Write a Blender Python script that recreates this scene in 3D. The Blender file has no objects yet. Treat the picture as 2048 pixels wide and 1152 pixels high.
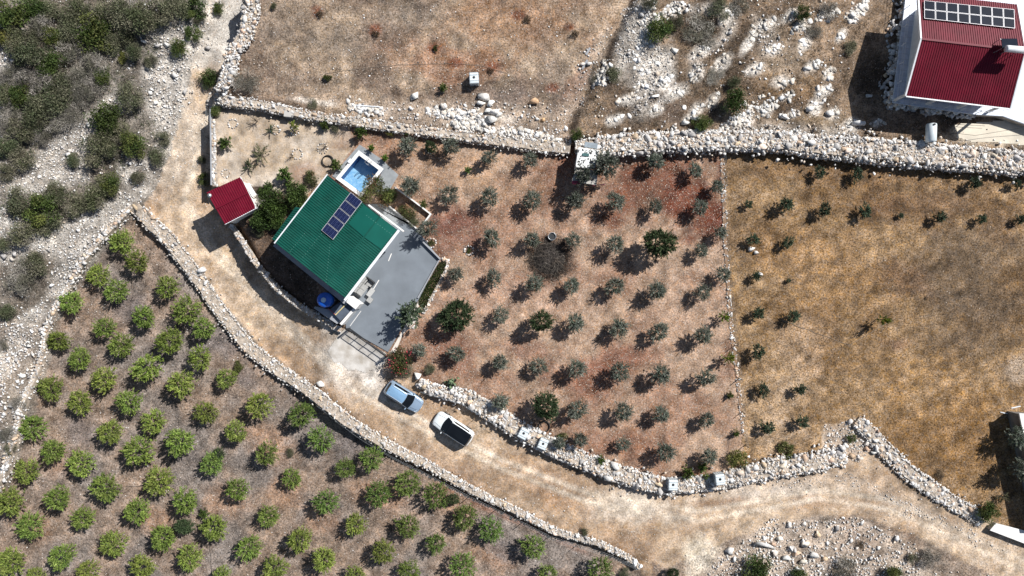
import bpy, bmesh, math, random
import numpy as np
from mathutils import Vector, Matrix

# ------------------------------------------------------------------ camera, sky, sun, exposure
SC = bpy.context.scene
COL = SC.collection
S = 18.0            # pixels of the photograph per metre on the ground
CAMH = 75.5         # flying height of the drone
cam_d = bpy.data.cameras.new('camera')
cam = bpy.data.objects.new('camera', cam_d)
COL.objects.link(cam)
cam.location = (0, 0, CAMH)
cam.rotation_euler = (0, 0, 0)
cam_d.sensor_width = 36.0
cam_d.lens = 36.0 * CAMH / (2048 / S)
cam_d.clip_start = 0.5
cam_d.clip_end = 3000
SC.camera = cam

SUN_EL = math.radians(43.0)
SUN_AZ = math.atan2(0.78, 0.62)          # clockwise from +Y
W = bpy.data.worlds.new('World')
SC.world = W
W.use_nodes = True
wn = W.node_tree.nodes; wl = W.node_tree.links
wn.clear()
sky = wn.new('ShaderNodeTexSky'); sky.sky_type = 'NISHITA'; sky.sun_disc = False
sky.sun_elevation = SUN_EL; sky.sun_rotation = SUN_AZ
bg = wn.new('ShaderNodeBackground'); bg.inputs['Strength'].default_value = 0.055
wo = wn.new('ShaderNodeOutputWorld')
wl.new(sky.outputs[0], bg.inputs[0]); wl.new(bg.outputs[0], wo.inputs[0])

sun_d = bpy.data.lights.new('sun', 'SUN'); sun_d.energy = 5.0; sun_d.angle = math.radians(0.5)
sun_d.color = (1.0, 0.975, 0.94)
sun = bpy.data.objects.new('sun', sun_d); COL.objects.link(sun)
sdir = Vector((math.sin(SUN_AZ) * math.cos(SUN_EL), math.cos(SUN_AZ) * math.cos(SUN_EL), math.sin(SUN_EL)))
sun.rotation_euler = sdir.to_track_quat('Z', 'Y').to_euler()
sun.location = sdir * 200

SC.view_settings.view_transform = 'Standard'
SC.view_settings.look = 'None'
SC.view_settings.exposure = 0.42
SC.view_settings.gamma = 1.0
SC.view_settings.use_curve_mapping = False

# ------------------------------------------------------------------ helpers
R = random.Random(7)
NR = np.random.default_rng(11)

def P(px, py, z=0.0):
    """point of the place at height z that the photograph shows at (px, py)"""
    k = (CAMH - z) / CAMH / S
    return Vector(((px - 1024) * k, (576 - py) * k, z))

def Pplane(px, py, p0, n):
    d = Vector(((px - 1024) / S, (576 - py) / S, -CAMH)); o = Vector((0, 0, CAMH))
    t = (Vector(p0) - o).dot(n) / d.dot(n)
    return o + d * t

def lin(c):
    return tuple(((v / 255) / 12.92 if v / 255 <= 0.04045 else ((v / 255 + 0.055) / 1.055) ** 2.4) for v in c)

GAIN = 0.80
def A(r, g, b):
    """base colour of a surface that shows as this sRGB colour in full sun"""
    return tuple(min(0.85, v * GAIN) for v in lin((r, g, b)))

def pip(X, Y, poly):
    """points in polygon, arrays"""
    X = np.asarray(X, float); Y = np.asarray(Y, float)
    ins = np.zeros(X.shape, bool)
    n = len(poly); j = n - 1
    for i in range(n):
        xi, yi = poly[i]; xj, yj = poly[j]
        c = ((yi > Y) != (yj > Y)) & (X < (xj - xi) * (Y - yi) / ((yj - yi) or 1e-9) + xi)
        ins ^= c
        j = i
    return ins

def vnoise(X, Y, cell, seed):
    r = np.random.default_rng(seed)
    T = r.random((257, 257))
    x = X / cell + 1000.37; y = Y / cell + 1000.73
    xi = np.floor(x).astype(int); yi = np.floor(y).astype(int)
    fx = x - xi; fy = y - yi
    fx = fx * fx * (3 - 2 * fx); fy = fy * fy * (3 - 2 * fy)
    a = T[xi % 257, yi % 257]; b = T[(xi + 1) % 257, yi % 257]
    c = T[xi % 257, (yi + 1) % 257]; d = T[(xi + 1) % 257, (yi + 1) % 257]
    return (a * (1 - fx) + b * fx) * (1 - fy) + (c * (1 - fx) + d * fx) * fy

def fbm(X, Y, cell, seed, octs=4):
    s = 0; a = 1; t = 0
    for o in range(octs):
        s = s + a * vnoise(X, Y, cell / 2 ** o, seed + o * 13); t += a; a *= 0.6
    return s / t

# ---- node materials
def mat_plain(name, col, rough=0.7, metal=0.0, var=0.18, scale=3.0, bump=0.0, spec=0.5, col2=None, thresh=None):
    m = bpy.data.materials.new(name); m.use_nodes = True
    nt = m.node_tree; N = nt.nodes; L = nt.links
    b = N['Principled BSDF']
    b.inputs['Roughness'].default_value = rough; b.inputs['Metallic'].default_value = metal
    b.inputs['Specular IOR Level'].default_value = spec
    tc = N.new('ShaderNodeTexCoord')
    nz = N.new('ShaderNodeTexNoise'); nz.inputs['Scale'].default_value = scale; nz.inputs['Detail'].default_value = 6
    L.new(tc.outputs['Object'], nz.inputs['Vector'])
    rp = N.new('ShaderNodeValToRGB')
    lo = tuple(max(0, c * (1 - var)) for c in col) + (1,); hi = tuple(min(0.9, c * (1 + var)) for c in col) + (1,)
    if col2 is not None: lo = tuple(col2) + (1,); hi = tuple(col) + (1,)
    rp.color_ramp.elements[0].color = lo; rp.color_ramp.elements[1].color = hi
    p0, p1 = thresh if thresh else (0.3, 0.7)
    rp.color_ramp.elements[0].position = p0; rp.color_ramp.elements[1].position = p1
    L.new(nz.outputs['Fac'], rp.inputs['Fac']); L.new(rp.outputs['Color'], b.inputs['Base Color'])
    if bump > 0:
        bp = N.new('ShaderNodeBump'); bp.inputs['Strength'].default_value = bump; bp.inputs['Distance'].default_value = 0.03
        n2 = N.new('ShaderNodeTexNoise'); n2.inputs['Scale'].default_value = scale * 5; n2.inputs['Detail'].default_value = 5
        L.new(tc.outputs['Object'], n2.inputs['Vector'])
        L.new(n2.outputs['Fac'], bp.inputs['Height']); L.new(bp.outputs['Normal'], b.inputs['Normal'])
    return m

def mat_attr(name, rough=0.9, var=0.3, scale=9.0, bump=0.0, transl=0.0, objvar=0.0, spec=0.2):
    """colour from the mesh attribute Col, broken up by noise and (for copies) by a per-object shift"""
    m = bpy.data.materials.new(name); m.use_nodes = True
    nt = m.node_tree; N = nt.nodes; L = nt.links
    b = N['Principled BSDF']; out = N['Material Output']
    b.inputs['Roughness'].default_value = rough; b.inputs['Specular IOR Level'].default_value = spec
    at = N.new('ShaderNodeAttribute'); at.attribute_name = 'Col'
    tc = N.new('ShaderNodeTexCoord')
    nz = N.new('ShaderNodeTexNoise'); nz.inputs['Scale'].default_value = scale; nz.inputs['Detail'].default_value = 5
    L.new(tc.outputs['Object'], nz.inputs['Vector'])
    mr = N.new('ShaderNodeMapRange'); mr.inputs['From Min'].default_value = 0.3; mr.inputs['From Max'].default_value = 0.7
    mr.inputs['To Min'].default_value = 1 - var; mr.inputs['To Max'].default_value = 1 + var
    L.new(nz.outputs['Fac'], mr.inputs['Value'])
    hs = N.new('ShaderNodeHueSaturation')
    L.new(at.outputs['Color'], hs.inputs['Color']); L.new(mr.outputs['Result'], hs.inputs['Value'])
    last = hs.outputs['Color']
    if objvar > 0:
        oi = N.new('ShaderNodeObjectInfo')
        h2 = N.new('ShaderNodeHueSaturation')
        m1 = N.new('ShaderNodeMapRange'); m1.inputs['To Min'].default_value = 1 - objvar; m1.inputs['To Max'].default_value = 1 + objvar
        m2 = N.new('ShaderNodeMapRange'); m2.inputs['To Min'].default_value = 0.5 - objvar * 0.07; m2.inputs['To Max'].default_value = 0.5 + objvar * 0.07
        ml = N.new('ShaderNodeMath'); ml.operation = 'MULTIPLY'; ml.inputs[1].default_value = 7.31
        fr = N.new('ShaderNodeMath'); fr.operation = 'FRACT'
        L.new(oi.outputs['Random'], m1.inputs['Value']); L.new(oi.outputs['Random'], ml.inputs[0]); L.new(ml.outputs[0], fr.inputs[0]); L.new(fr.outputs[0], m2.inputs['Value'])
        L.new(last, h2.inputs['Color']); L.new(m1.outputs['Result'], h2.inputs['Value']); L.new(m2.outputs['Result'], h2.inputs['Hue'])
        last = h2.outputs['Color']
    L.new(last, b.inputs['Base Color'])
    if bump > 0:
        bp = N.new('ShaderNodeBump'); bp.inputs['Strength'].default_value = bump; bp.inputs['Distance'].default_value = 0.05
        n2 = N.new('ShaderNodeTexNoise'); n2.inputs['Scale'].default_value = scale * 3; n2.inputs['Detail'].default_value = 6
        L.new(tc.outputs['Object'], n2.inputs['Vector'])
        L.new(n2.outputs['Fac'], bp.inputs['Height']); L.new(bp.outputs['Normal'], b.inputs['Normal'])
    if transl > 0:
        tr = N.new('ShaderNodeBsdfTranslucent'); mx = N.new('ShaderNodeMixShader'); mx.inputs[0].default_value = transl
        L.new(last, tr.inputs['Color'])
        L.new(b.outputs[0], mx.inputs[1]); L.new(tr.outputs[0], mx.inputs[2]); L.new(mx.outputs[0], out.inputs['Surface'])
    return m

def mat_ground():
    """earth: colour zones from Col, fine grain, pale flecks where 'fleck' says so"""
    m = bpy.data.materials.new('earth'); m.use_nodes = True
    nt = m.node_tree; N = nt.nodes; L = nt.links
    b = N['Principled BSDF']; b.inputs['Roughness'].default_value = 0.95; b.inputs['Specular IOR Level'].default_value = 0.1
    at = N.new('ShaderNodeAttribute'); at.attribute_name = 'Col'
    fl = N.new('ShaderNodeAttribute'); fl.attribute_name = 'fleck'
    tc = N.new('ShaderNodeTexCoord')
    def noise(sc, det=4, dist=0.0):
        n = N.new('ShaderNodeTexNoise'); n.inputs['Scale'].default_value = sc; n.inputs['Detail'].default_value = det; n.inputs['Distortion'].default_value = dist
        L.new(tc.outputs['Object'], n.inputs['Vector']); return n
    def mrange(o, a, c, d, e):
        r = N.new('ShaderNodeMapRange'); r.inputs['From Min'].default_value = a; r.inputs['From Max'].default_value = c
        r.inputs['To Min'].default_value = d; r.inputs['To Max'].default_value = e; L.new(o, r.inputs['Value']); return r.outputs['Result']
    n1 = noise(0.9, 8); n2 = noise(6.0, 6, 0.6); n3 = noise(2.4, 5, 1.5)
    v1 = mrange(n1.outputs['Fac'], 0.3, 0.7, 0.70, 1.30)
    v2 = mrange(n2.outputs['Fac'], 0.34, 0.66, 0.42, 1.55)
    gr = N.new('ShaderNodeAttribute'); gr.attribute_name = 'grain'
    m0 = N.new('ShaderNodeMath'); m0.operation = 'MULTIPLY'; L.new(v1, m0.inputs[0]); L.new(v2, m0.inputs[1])
    s0 = N.new('ShaderNodeMath'); s0.operation = 'SUBTRACT'; L.new(m0.outputs[0], s0.inputs[0]); s0.inputs[1].default_value = 1.0
    mu = N.new('ShaderNodeMath'); mu.operation = 'MULTIPLY_ADD'; L.new(s0.outputs[0], mu.inputs[0]); L.new(gr.outputs['Fac'], mu.inputs[1]); mu.inputs[2].default_value = 1.0
    sat = mrange(n3.outputs['Fac'], 0.3, 0.7, 0.75, 1.2)
    hs = N.new('ShaderNodeHueSaturation'); L.new(at.outputs['Color'], hs.inputs['Color']); L.new(mu.outputs[0], hs.inputs['Value']); L.new(sat, hs.inputs['Saturation'])
    vo = N.new('ShaderNodeTexVoronoi'); vo.inputs['Scale'].default_value = 7.5; vo.inputs['Randomness'].default_value = 1
    L.new(tc.outputs['Object'], vo.inputs['Vector'])
    sz = N.new('ShaderNodeMath'); sz.operation = 'LESS_THAN'
    sep = N.new('ShaderNodeSeparateColor'); L.new(vo.outputs['Color'], sep.inputs['Color'])
    rad = mrange(sep.outputs[0], 0.0, 1.0, 0.05, 0.42)
    L.new(vo.outputs['Distance'], sz.inputs[0]); L.new(rad, sz.inputs[1])
    keep = N.new('ShaderNodeMath'); keep.operation = 'LESS_THAN'; L.new(sep.outputs[1], keep.inputs[0]); L.new(fl.outputs['Fac'], keep.inputs[1])
    fk = N.new('ShaderNodeMath'); fk.operation = 'MULTIPLY'; L.new(sz.outputs[0], fk.inputs[0]); L.new(keep.outputs[0], fk.inputs[1])
    ramp = N.new('ShaderNodeValToRGB'); ramp.color_ramp.elements[0].color = (0.30, 0.21, 0.15, 1); ramp.color_ramp.elements[1].color = (0.52, 0.45, 0.38, 1)
    L.new(sep.outputs[2], ramp.inputs['Fac'])
    mx = N.new('ShaderNodeMix'); mx.data_type = 'RGBA'
    L.new(fk.outputs[0], mx.inputs[0]); L.new(hs.outputs['Color'], mx.inputs[6]); L.new(ramp.outputs['Color'], mx.inputs[7])
    L.new(mx.outputs[2], b.inputs['Base Color'])
    bp = N.new('ShaderNodeBump'); bp.inputs['Strength'].default_value = 0.8; bp.inputs['Distance'].default_value = 0.06
    ad = N.new('ShaderNodeMath'); ad.operation = 'ADD'; L.new(n2.outputs['Fac'], ad.inputs[0]); L.new(fk.outputs[0], ad.inputs[1])
    L.new(ad.outputs[0], bp.inputs['Height']); L.new(bp.outputs['Normal'], b.inputs['Normal'])
    return m

# ---- mesh building
def npmesh(name, V, F, mat, col=None, smooth=False, attrs=None):
    V = np.asarray(V, np.float32); F = np.asarray(F, np.int32)
    me = bpy.data.meshes.new(name)
    k = F.shape[1]
    me.vertices.add(len(V)); me.vertices.foreach_set('co', V.ravel())
    me.loops.add(F.size); me.loops.foreach_set('vertex_index', F.ravel())
    me.polygons.add(len(F)); me.polygons.foreach_set('loop_start', np.arange(0, F.size, k, dtype=np.int32))
    if smooth: me.polygons.foreach_set('use_smooth', np.ones(len(F), bool))
    me.update(calc_edges=True)
    if col is not None:
        a = me.attributes.new('Col', 'FLOAT_COLOR', 'POINT')
        c = np.ones((len(V), 4), np.float32); c[:, :3] = col
        a.data.foreach_set('color', c.ravel())
    for nm, arr in (attrs or {}).items():
        a = me.attributes.new(nm, 'FLOAT', 'POINT'); a.data.foreach_set('value', np.asarray(arr, np.float32))
    if mat is not None: me.materials.append(mat)
    return me

def link(name, data, parent=None, loc=(0, 0, 0)):
    o = bpy.data.objects.new(name, data); COL.objects.link(o)
    o.location = loc
    if parent is not None: o.parent = parent
    return o

def tag(o, label=None, cat=None, group=None, kind=None):
    if label: o['label'] = label
    if cat: o['category'] = cat
    if group: o['group'] = group
    if kind: o['kind'] = kind
    return o

def thing(name, label, cat, loc=(0, 0, 0), rot=0.0, group=None):
    o = link(name, None, None, loc); o.rotation_euler = (0, 0, rot)
    o.empty_display_size = 0.3
    return tag(o, label, cat, group)

class MB:
    def __init__(s, origin=(0, 0, 0)):
        s.v = []; s.f = []; s.o = Vector(origin)
    def add(s, vs, fs):
        n = len(s.v); s.v += [Vector(v) for v in vs]; s.f += [tuple(i + n for i in f) for f in fs]; return s
    def prism(s, poly, z0, z1):
        """upright prism; poly = xy points; z0/z1 numbers or per-corner lists"""
        n = len(poly)
        a = sum(poly[i][0] * poly[(i + 1) % n][1] - poly[(i + 1) % n][0] * poly[i][1] for i in range(n))
        zz0 = z0 if isinstance(z0, (list, tuple)) else [z0] * n
        zz1 = z1 if isinstance(z1, (list, tuple)) else [z1] * n
        idx = list(range(n))
        if a < 0: idx.reverse()
        vs = [(poly[i][0], poly[i][1], zz0[i]) for i in idx] + [(poly[i][0], poly[i][1], zz1[i]) for i in idx]
        fs = [tuple(range(n))[::-1], tuple(range(n, 2 * n))] + [(i, (i + 1) % n, n + (i + 1) % n, n + i) for i in range(n)]
        return s.add(vs, fs)
    def box(s, c, size, rot=0.0):
        x, y, z = [d / 2 for d in size]; cs, sn = math.cos(rot), math.sin(rot)
        pts = [(c[0] + cs * a - sn * b, c[1] + sn * a + cs * b) for a, b in ((-x, -y), (x, -y), (x, y), (-x, y))]
        return s.prism(pts, c[2] - z, c[2] + z)
    def bar(s, p, q, w, h, up=(0, 0, 1)):
        """rectangular bar from p to q"""
        p = Vector(p); q = Vector(q); d = (q - p).normalized(); u = Vector(up)
        if abs(d.dot(u)) > 0.98: u = Vector((1, 0, 0))
        x = d.cross(u).normalized(); y = x.cross(d).normalized()
        vs = [e + x * a * w / 2 + y * b * h / 2 for e in (p, q) for a, b in ((-1, -1), (1, -1), (1, 1), (-1, 1))]
        return s.add(vs, [(0, 1, 2, 3), (7, 6, 5, 4), (0, 4, 5, 1), (1, 5, 6, 2), (2, 6, 7, 3), (3, 7, 4, 0)])
    def tube(s, pts, r, n=6, r2=None):
        pts = [Vector(p) for p in pts]; m = len(pts); rings = []
        for i, p in enumerate(pts):
            d = (pts[min(i + 1, m - 1)] - pts[max(i - 1, 0)]).normalized()
            u = Vector((0, 0, 1)) if abs(d.z) < 0.95 else Vector((1, 0, 0))
            x = d.cross(u).normalized(); y = x.cross(d).normalized()
            rr = r if r2 is None else r + (r2 - r) * i / max(1, m - 1)
            rings.append([p + (x * math.cos(6.2832 * k / n) + y * math.sin(6.2832 * k / n)) * rr for k in range(n)])
        vs = [v for ring in rings for v in ring]; fs = []
        for i in range(m - 1):
            for k in range(n):
                fs.append((i * n + k, i * n + (k + 1) % n, (i + 1) * n + (k + 1) % n, (i + 1) * n + k))
        fs += [tuple(range(n))[::-1], tuple(range((m - 1) * n, m * n))]
        return s.add(vs, fs)
    def lathe(s, c, prof, n=24):
        """prof = list of (radius, z) from bottom to top"""
        vs = []; fs = []
        for r, z in prof:
            vs += [(c[0] + r * math.cos(6.2832 * k / n), c[1] + r * math.sin(6.2832 * k / n), c[2] + z) for k in range(n)]
        for i in range(len(prof) - 1):
            for k in range(n): fs.append((i * n + k, i * n + (k + 1) % n, (i + 1) * n + (k + 1) % n, (i + 1) * n + k))
        fs += [tuple(range(n))[::-1], tuple(range((len(prof) - 1) * n, len(prof) * n))]
        return s.add(vs, fs)
    def slab(s, quad, n, t):
        """plate of thickness t on top of a (planar) polygon quad, along the normal n"""
        k = len(quad); n = Vector(n).normalized(); q = [Vector(p) for p in quad]
        nn = (q[1] - q[0]).cross(q[2] - q[0])
        if nn.dot(n) < 0: q.reverse()
        return s.add(q + [p + n * t for p in q], [tuple(range(k))[::-1], tuple(range(k, 2 * k))] + [(i, (i + 1) % k, k + (i + 1) % k, k + i) for i in range(k)])
    def mesh(s, name, mat, smooth=False):
        me = bpy.data.meshes.new(name)
        me.from_pydata([tuple(v - s.o) for v in s.v], [], s.f)
        if smooth:
            for p in me.polygons: p.use_smooth = True
        if mat is not None: me.materials.append(mat)
        me.update(); return me
    def build(s, name, mat, parent=None, smooth=False, loc=(0, 0, 0)):
        return link(name, s.mesh(name, mat, smooth), parent, loc)

def bevel(o, w=0.02, seg=2):
    b = o.modifiers.new('bevel', 'BEVEL'); b.width = w; b.segments = seg; b.limit_method = 'ANGLE'; b.angle_limit = 0.6
    return o

def ordn(n):
    return ['zeroth', 'first', 'second', 'third', 'fourth', 'fifth', 'sixth', 'seventh', 'eighth', 'ninth', 'tenth', 'eleventh',
            'twelfth', 'thirteenth', 'fourteenth', 'fifteenth', 'sixteenth', 'seventeenth', 'eighteenth'][n]
# ------------------------------------------------------------------ the land: zones (photograph pixels at ground level), heights, colours
Z = {}
Z['dirt_track'] = [(405,-40),(500,-40),(470,60),(440,130),(425,200),(416,215),(420,380),(470,450),(520,540),(600,620),(680,665),(770,720),(850,780),(920,800),(985,835),(1040,870),(1100,905),(1180,940),(1260,970),(1330,985),(1440,975),(1540,950),(1640,935),(1720,945),(1780,960),(1850,1000),(1950,1060),(2100,1120),(2500,1300),(2500,1500),(2000,1160),(1900,1110),(1840,1075),(1720,1035),(1600,1040),(1450,1085),(1340,1140),(1290,1125),(1200,1085),(1110,1055),(1024,1010),(940,970),(860,925),(780,885),(700,835),(640,785),(560,735),(500,690),(440,615),(395,550),(330,465),(275,410),(300,360),(330,300),(340,240),(360,180),(375,110),(400,40)]
Z['grove_soil'] = [(265,415),(330,475),(395,560),(440,625),(500,700),(560,745),(640,795),(700,845),(780,895),(860,935),(940,980),(1024,1020),(1110,1065),(1200,1090),(1270,1125),(1320,1200),(1320,2200),(-1500,2200),(-300,1200),(0,980),(40,870),(75,770),(100,650),(120,610),(190,500)]
Z['upper_field'] = [(455,200),(440,185),(465,130),(500,0),(520,-900),(1350,-900),(1262,0),(1225,70),(1180,130),(1145,230),(1135,292),(1000,282),(900,270),(800,257),(700,242),(620,230),(520,212)]
Z['rocky_field'] = [(1350,-900),(1262,0),(1225,70),(1180,130),(1145,230),(1135,292),(1300,284),(1430,280),(1640,292),(1830,306),(2048,324),(3600,420),(3600,-900)]
Z['garden_soil'] = [(422,212),(620,233),(700,248),(712,290),(672,345),(650,355),(600,405),(530,372),(422,372)]
Z['orchard_soil'] = [(698,246),(900,272),(1130,294),(1445,282),(1450,470),(1460,600),(1475,740),(1490,900),(1440,955),(1330,968),(1260,952),(1180,922),(1100,888),(1040,858),(985,822),(930,790),(850,768),(770,715),(690,655),(640,600),(600,405),(650,355),(672,345),(712,290)]
Z['dry_field'] = [(1445,280),(1640,292),(1830,306),(2048,324),(3600,420),(3600,1900),(2060,1080),(1970,1035),(1900,995),(1820,945),(1760,885),(1720,835),(1650,850),(1640,925),(1540,940),(1440,958),(1490,900),(1475,740),(1460,600),(1450,470)]
Z['quarry_ground'] = [(1310,1130),(1340,1140),(1450,1085),(1600,1040),(1720,1035),(1840,1075),(1900,1110),(2000,1160),(2500,1500),(2500,2200),(1310,2200)]
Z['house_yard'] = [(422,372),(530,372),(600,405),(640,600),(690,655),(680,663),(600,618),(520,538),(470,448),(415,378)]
ZN = ['scrub_ground'] + list(Z)            # zone ids

def axis(lo, hi, step, far, n):
    a = list(np.arange(lo, hi + step / 2, step)); g = (far - hi) ; out = []
    for i in range(1, n + 1): out.append(hi + g * (i / n) ** 2.6 + step * i)
    inn = [lo - (o - hi) for o in out]
    return np.array(inn[::-1] + a + out)
GX = axis(-60.0, 60.0, 0.2, 900, 26); GY = axis(-35.0, 35.0, 0.2, 900, 26)
XX, YY = np.meshgrid(GX, GY, indexing='ij')
# pixel coordinates with wobbled zone borders
wob = (fbm(XX, YY, 2.2, 5, 3) - .5) * 14; wob2 = (fbm(XX, YY, 2.2, 55, 3) - .5) * 14
PX = 1024 + XX * S; PY = 576 - YY * S
QX = PX + wob; QY = PY + wob2
ZID = np.zeros(XX.shape, int)
for i, nm in enumerate(ZN[1:], 1):
    ZID[pip(QX if nm not in ('garden_soil', 'house_yard') else PX, QY if nm not in ('garden_soil', 'house_yard') else PY, Z[nm])] = i
zid = {n: i for i, n in enumerate(ZN)}
ZID[(ZID == 0) & (PX > 560) & (PY > -400)] = zid['dirt_track']

# heights
H = np.zeros(XX.shape)
road_x = [250, 400, 500, 570, 660, 760, 900, 1200, 1600, 1800, 2100]; road_z = [-1.6, -2.1, -2.15, -1.8, -0.35, -0.2, -0.6, -0.6, -0.35, -0.1, -0.1]
roadz = np.interp(PX, road_x, road_z)
H[ZID == zid['scrub_ground']] = (-0.9 + (fbm(XX, YY, 9, 21, 3) - .4) * 2.2 + np.clip((400 - PX) / 400, 0, 1) * 0.5)[ZID == zid['scrub_ground']]
H[ZID == zid['dirt_track']] = roadz[ZID == zid['dirt_track']]
gm = ZID == zid['grove_soil']; H[gm] = (np.interp(PX, [0, 300, 560, 760, 1200], [-2.0, -2.5, -2.2, -1.15, -1.1]))[gm]
m_ = ZID == zid['upper_field']; H[m_] = (0.5 + 0.4 * np.clip((250 - PY) / 300, 0, 2))[m_]
m_ = ZID == zid['rocky_field']; H[m_] = (0.95 + (fbm(XX, YY, 6, 31, 3) - .5) * 1.0)[m_]
m_ = ZID == zid['quarry_ground']; H[m_] = (-0.45 + (fbm(XX, YY, 5, 41, 3) - .45) * 0.9)[m_]
m_ = ZID == zid['house_yard']; H[m_] = -0.15
def blur(a, r):
    for ax in (0, 1):
        c = np.cumsum(np.pad(a, [(r + 1, r) if k == ax else (0, 0) for k in (0, 1)], mode='edge'), axis=ax)
        a = (np.take(c, range(2 * r + 1, c.shape[ax]), ax) - np.take(c, range(0, c.shape[ax] - 2 * r - 1), ax)) / (2 * r + 1)
    return a
H = blur(blur(H, 2), 2)
H += (fbm(XX, YY, 1.3, 61, 3) - .5) * 0.10
# ditch along the foot of the rocky field
def dist_poly(X, Y, pts):
    d = np.full(X.shape, 1e9)
    for (x0, y0), (x1, y1) in zip(pts[:-1], pts[1:]):
        L2 = (x1 - x0) ** 2 + (y1 - y0) ** 2
        t = np.clip(((X - x0) * (x1 - x0) + (Y - y0) * (y1 - y0)) / L2, 0, 1)
        d = np.minimum(d, np.hypot(X - x0 - t * (x1 - x0), Y - y0 - t * (y1 - y0)))
    return d
dt = dist_poly(PX, PY, [(1268, -20), (1240, 50), (1215, 90), (1200, 135), (1172, 190), (1150, 225), (1138, 262)])
H -= 0.75 * np.exp(-(dt / 11) ** 2)
# excavated hollow for the pool, and level ground under the buildings
POOL = [(717.5, 301), (766, 339), (722, 393), (672, 357)]
def shrink(poly, k):
    cx = sum(p[0] for p in poly) / len(poly); cy = sum(p[1] for p in poly) / len(poly)
    return [(cx + (x - cx) * k, cy + (y - cy) * k) for x, y in poly]
H[pip(PX, PY, shrink(POOL, 0.93))] = -1.9
HP = (PX > 1650) & (PX < 2150) & (PY < 262) & (PY > -120)
H[HP] = 0.7
H = np.where((PX > 1600) & (PX < 2200) & (PY > -160) & (PY < 275), blur(H, 3), H)
PAD = [(700, 395), (800, 440), (826, 440), (882, 517), (838, 600), (778, 705), (690, 655), (640, 612), (545, 488), (655, 350)]
H[pip(PX, PY, PAD)] = -0.06

def zt(x, y):
    i = min(max(np.searchsorted(GX, x) - 1, 0), len(GX) - 2); j = min(max(np.searchsorted(GY, y) - 1, 0), len(GY) - 2)
    a = (x - GX[i]) / (GX[i + 1] - GX[i]); b = (y - GY[j]) / (GY[j + 1] - GY[j])
    return float((H[i, j] * (1 - a) + H[i + 1, j] * a) * (1 - b) + (H[i, j + 1] * (1 - a) + H[i + 1, j + 1] * a) * b)
def zta(x, y):
    i = np.clip(np.searchsorted(GX, x) - 1, 0, len(GX) - 2); j = np.clip(np.searchsorted(GY, y) - 1, 0, len(GY) - 2)
    a = (x - GX[i]) / (GX[i + 1] - GX[i]); b = (y - GY[j]) / (GY[j + 1] - GY[j])
    return (H[i, j] * (1 - a) + H[i + 1, j] * a) * (1 - b) + (H[i, j + 1] * (1 - a) + H[i + 1, j + 1] * a) * b
def zone_at(x, y):
    i = np.clip(np.searchsorted(GX, x), 0, len(GX) - 1); j = np.clip(np.searchsorted(GY, y), 0, len(GY) - 1)
    return ZID[i, j]
def Pg(px, py, up=0.0):
    """where the thing at (px,py) whose seen point is `up` above the ground stands: returns ground point"""
    z = 0.0
    for _ in range(4):
        p = P(px, py, z + up); z = zt(p.x, p.y)
    return Vector((p.x, p.y, z))

# colours
base = {'scrub_ground': (150, 140, 128), 'dirt_track': (198, 170, 138), 'grove_soil': (136, 122, 112), 'upper_field': (166, 142, 116),
        'rocky_field': (98, 79, 60), 'garden_soil': (206, 188, 166), 'orchard_soil': (176, 144, 117), 'dry_field': (158, 125, 84),
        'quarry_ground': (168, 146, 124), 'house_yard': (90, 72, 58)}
alt = {'scrub_ground': (112, 100, 86), 'dirt_track': (176, 144, 111), 'grove_soil': (150, 124, 102), 'upper_field': (130, 109, 91),
       'rocky_field': (148, 120, 90), 'garden_soil': (192, 166, 134), 'orchard_soil': (156, 119, 94), 'dry_field': (128, 98, 62),
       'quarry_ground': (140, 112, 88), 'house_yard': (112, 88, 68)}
fleckb = {'scrub_ground': .35, 'dirt_track': .30, 'grove_soil': .28, 'upper_field': .45, 'rocky_field': .25, 'garden_soil': .05,
          'orchard_soil': .55, 'dry_field': .03, 'quarry_ground': .5, 'house_yard': .08}
CO = np.zeros(XX.shape + (3,)); FL = np.zeros(XX.shape)
mixn = np.clip((fbm(XX, YY, 4.5, 71, 4) - .38) / .24, 0, 1)
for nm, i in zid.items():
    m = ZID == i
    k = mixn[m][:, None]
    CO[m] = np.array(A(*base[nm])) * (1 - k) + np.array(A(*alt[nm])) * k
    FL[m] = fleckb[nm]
patchn = fbm(XX, YY, 2.4, 81, 4)
def blob(px, py, rx, ry, rot, col, alpha, zones=None, fl=None):
    c, s = math.cos(math.radians(rot)), math.sin(math.radians(rot))
    dx = PX - px; dy = PY - py
    u = (dx * c + dy * s) / rx; v = (-dx * s + dy * c) / ry
    w = np.clip(1.25 - np.sqrt(u * u + v * v) + (patchn - .5) * 1.6, 0, 1); w = w * w * (3 - 2 * w) * alpha
    if zones: w = w * np.isin(ZID, [zid[z] for z in zones])
    CO[:] = CO * (1 - w[..., None]) + np.array(A(*col)) * w[..., None]
    if fl is not None: FL[:] = FL * (1 - w) + fl * w
O = ['orchard_soil']
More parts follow.
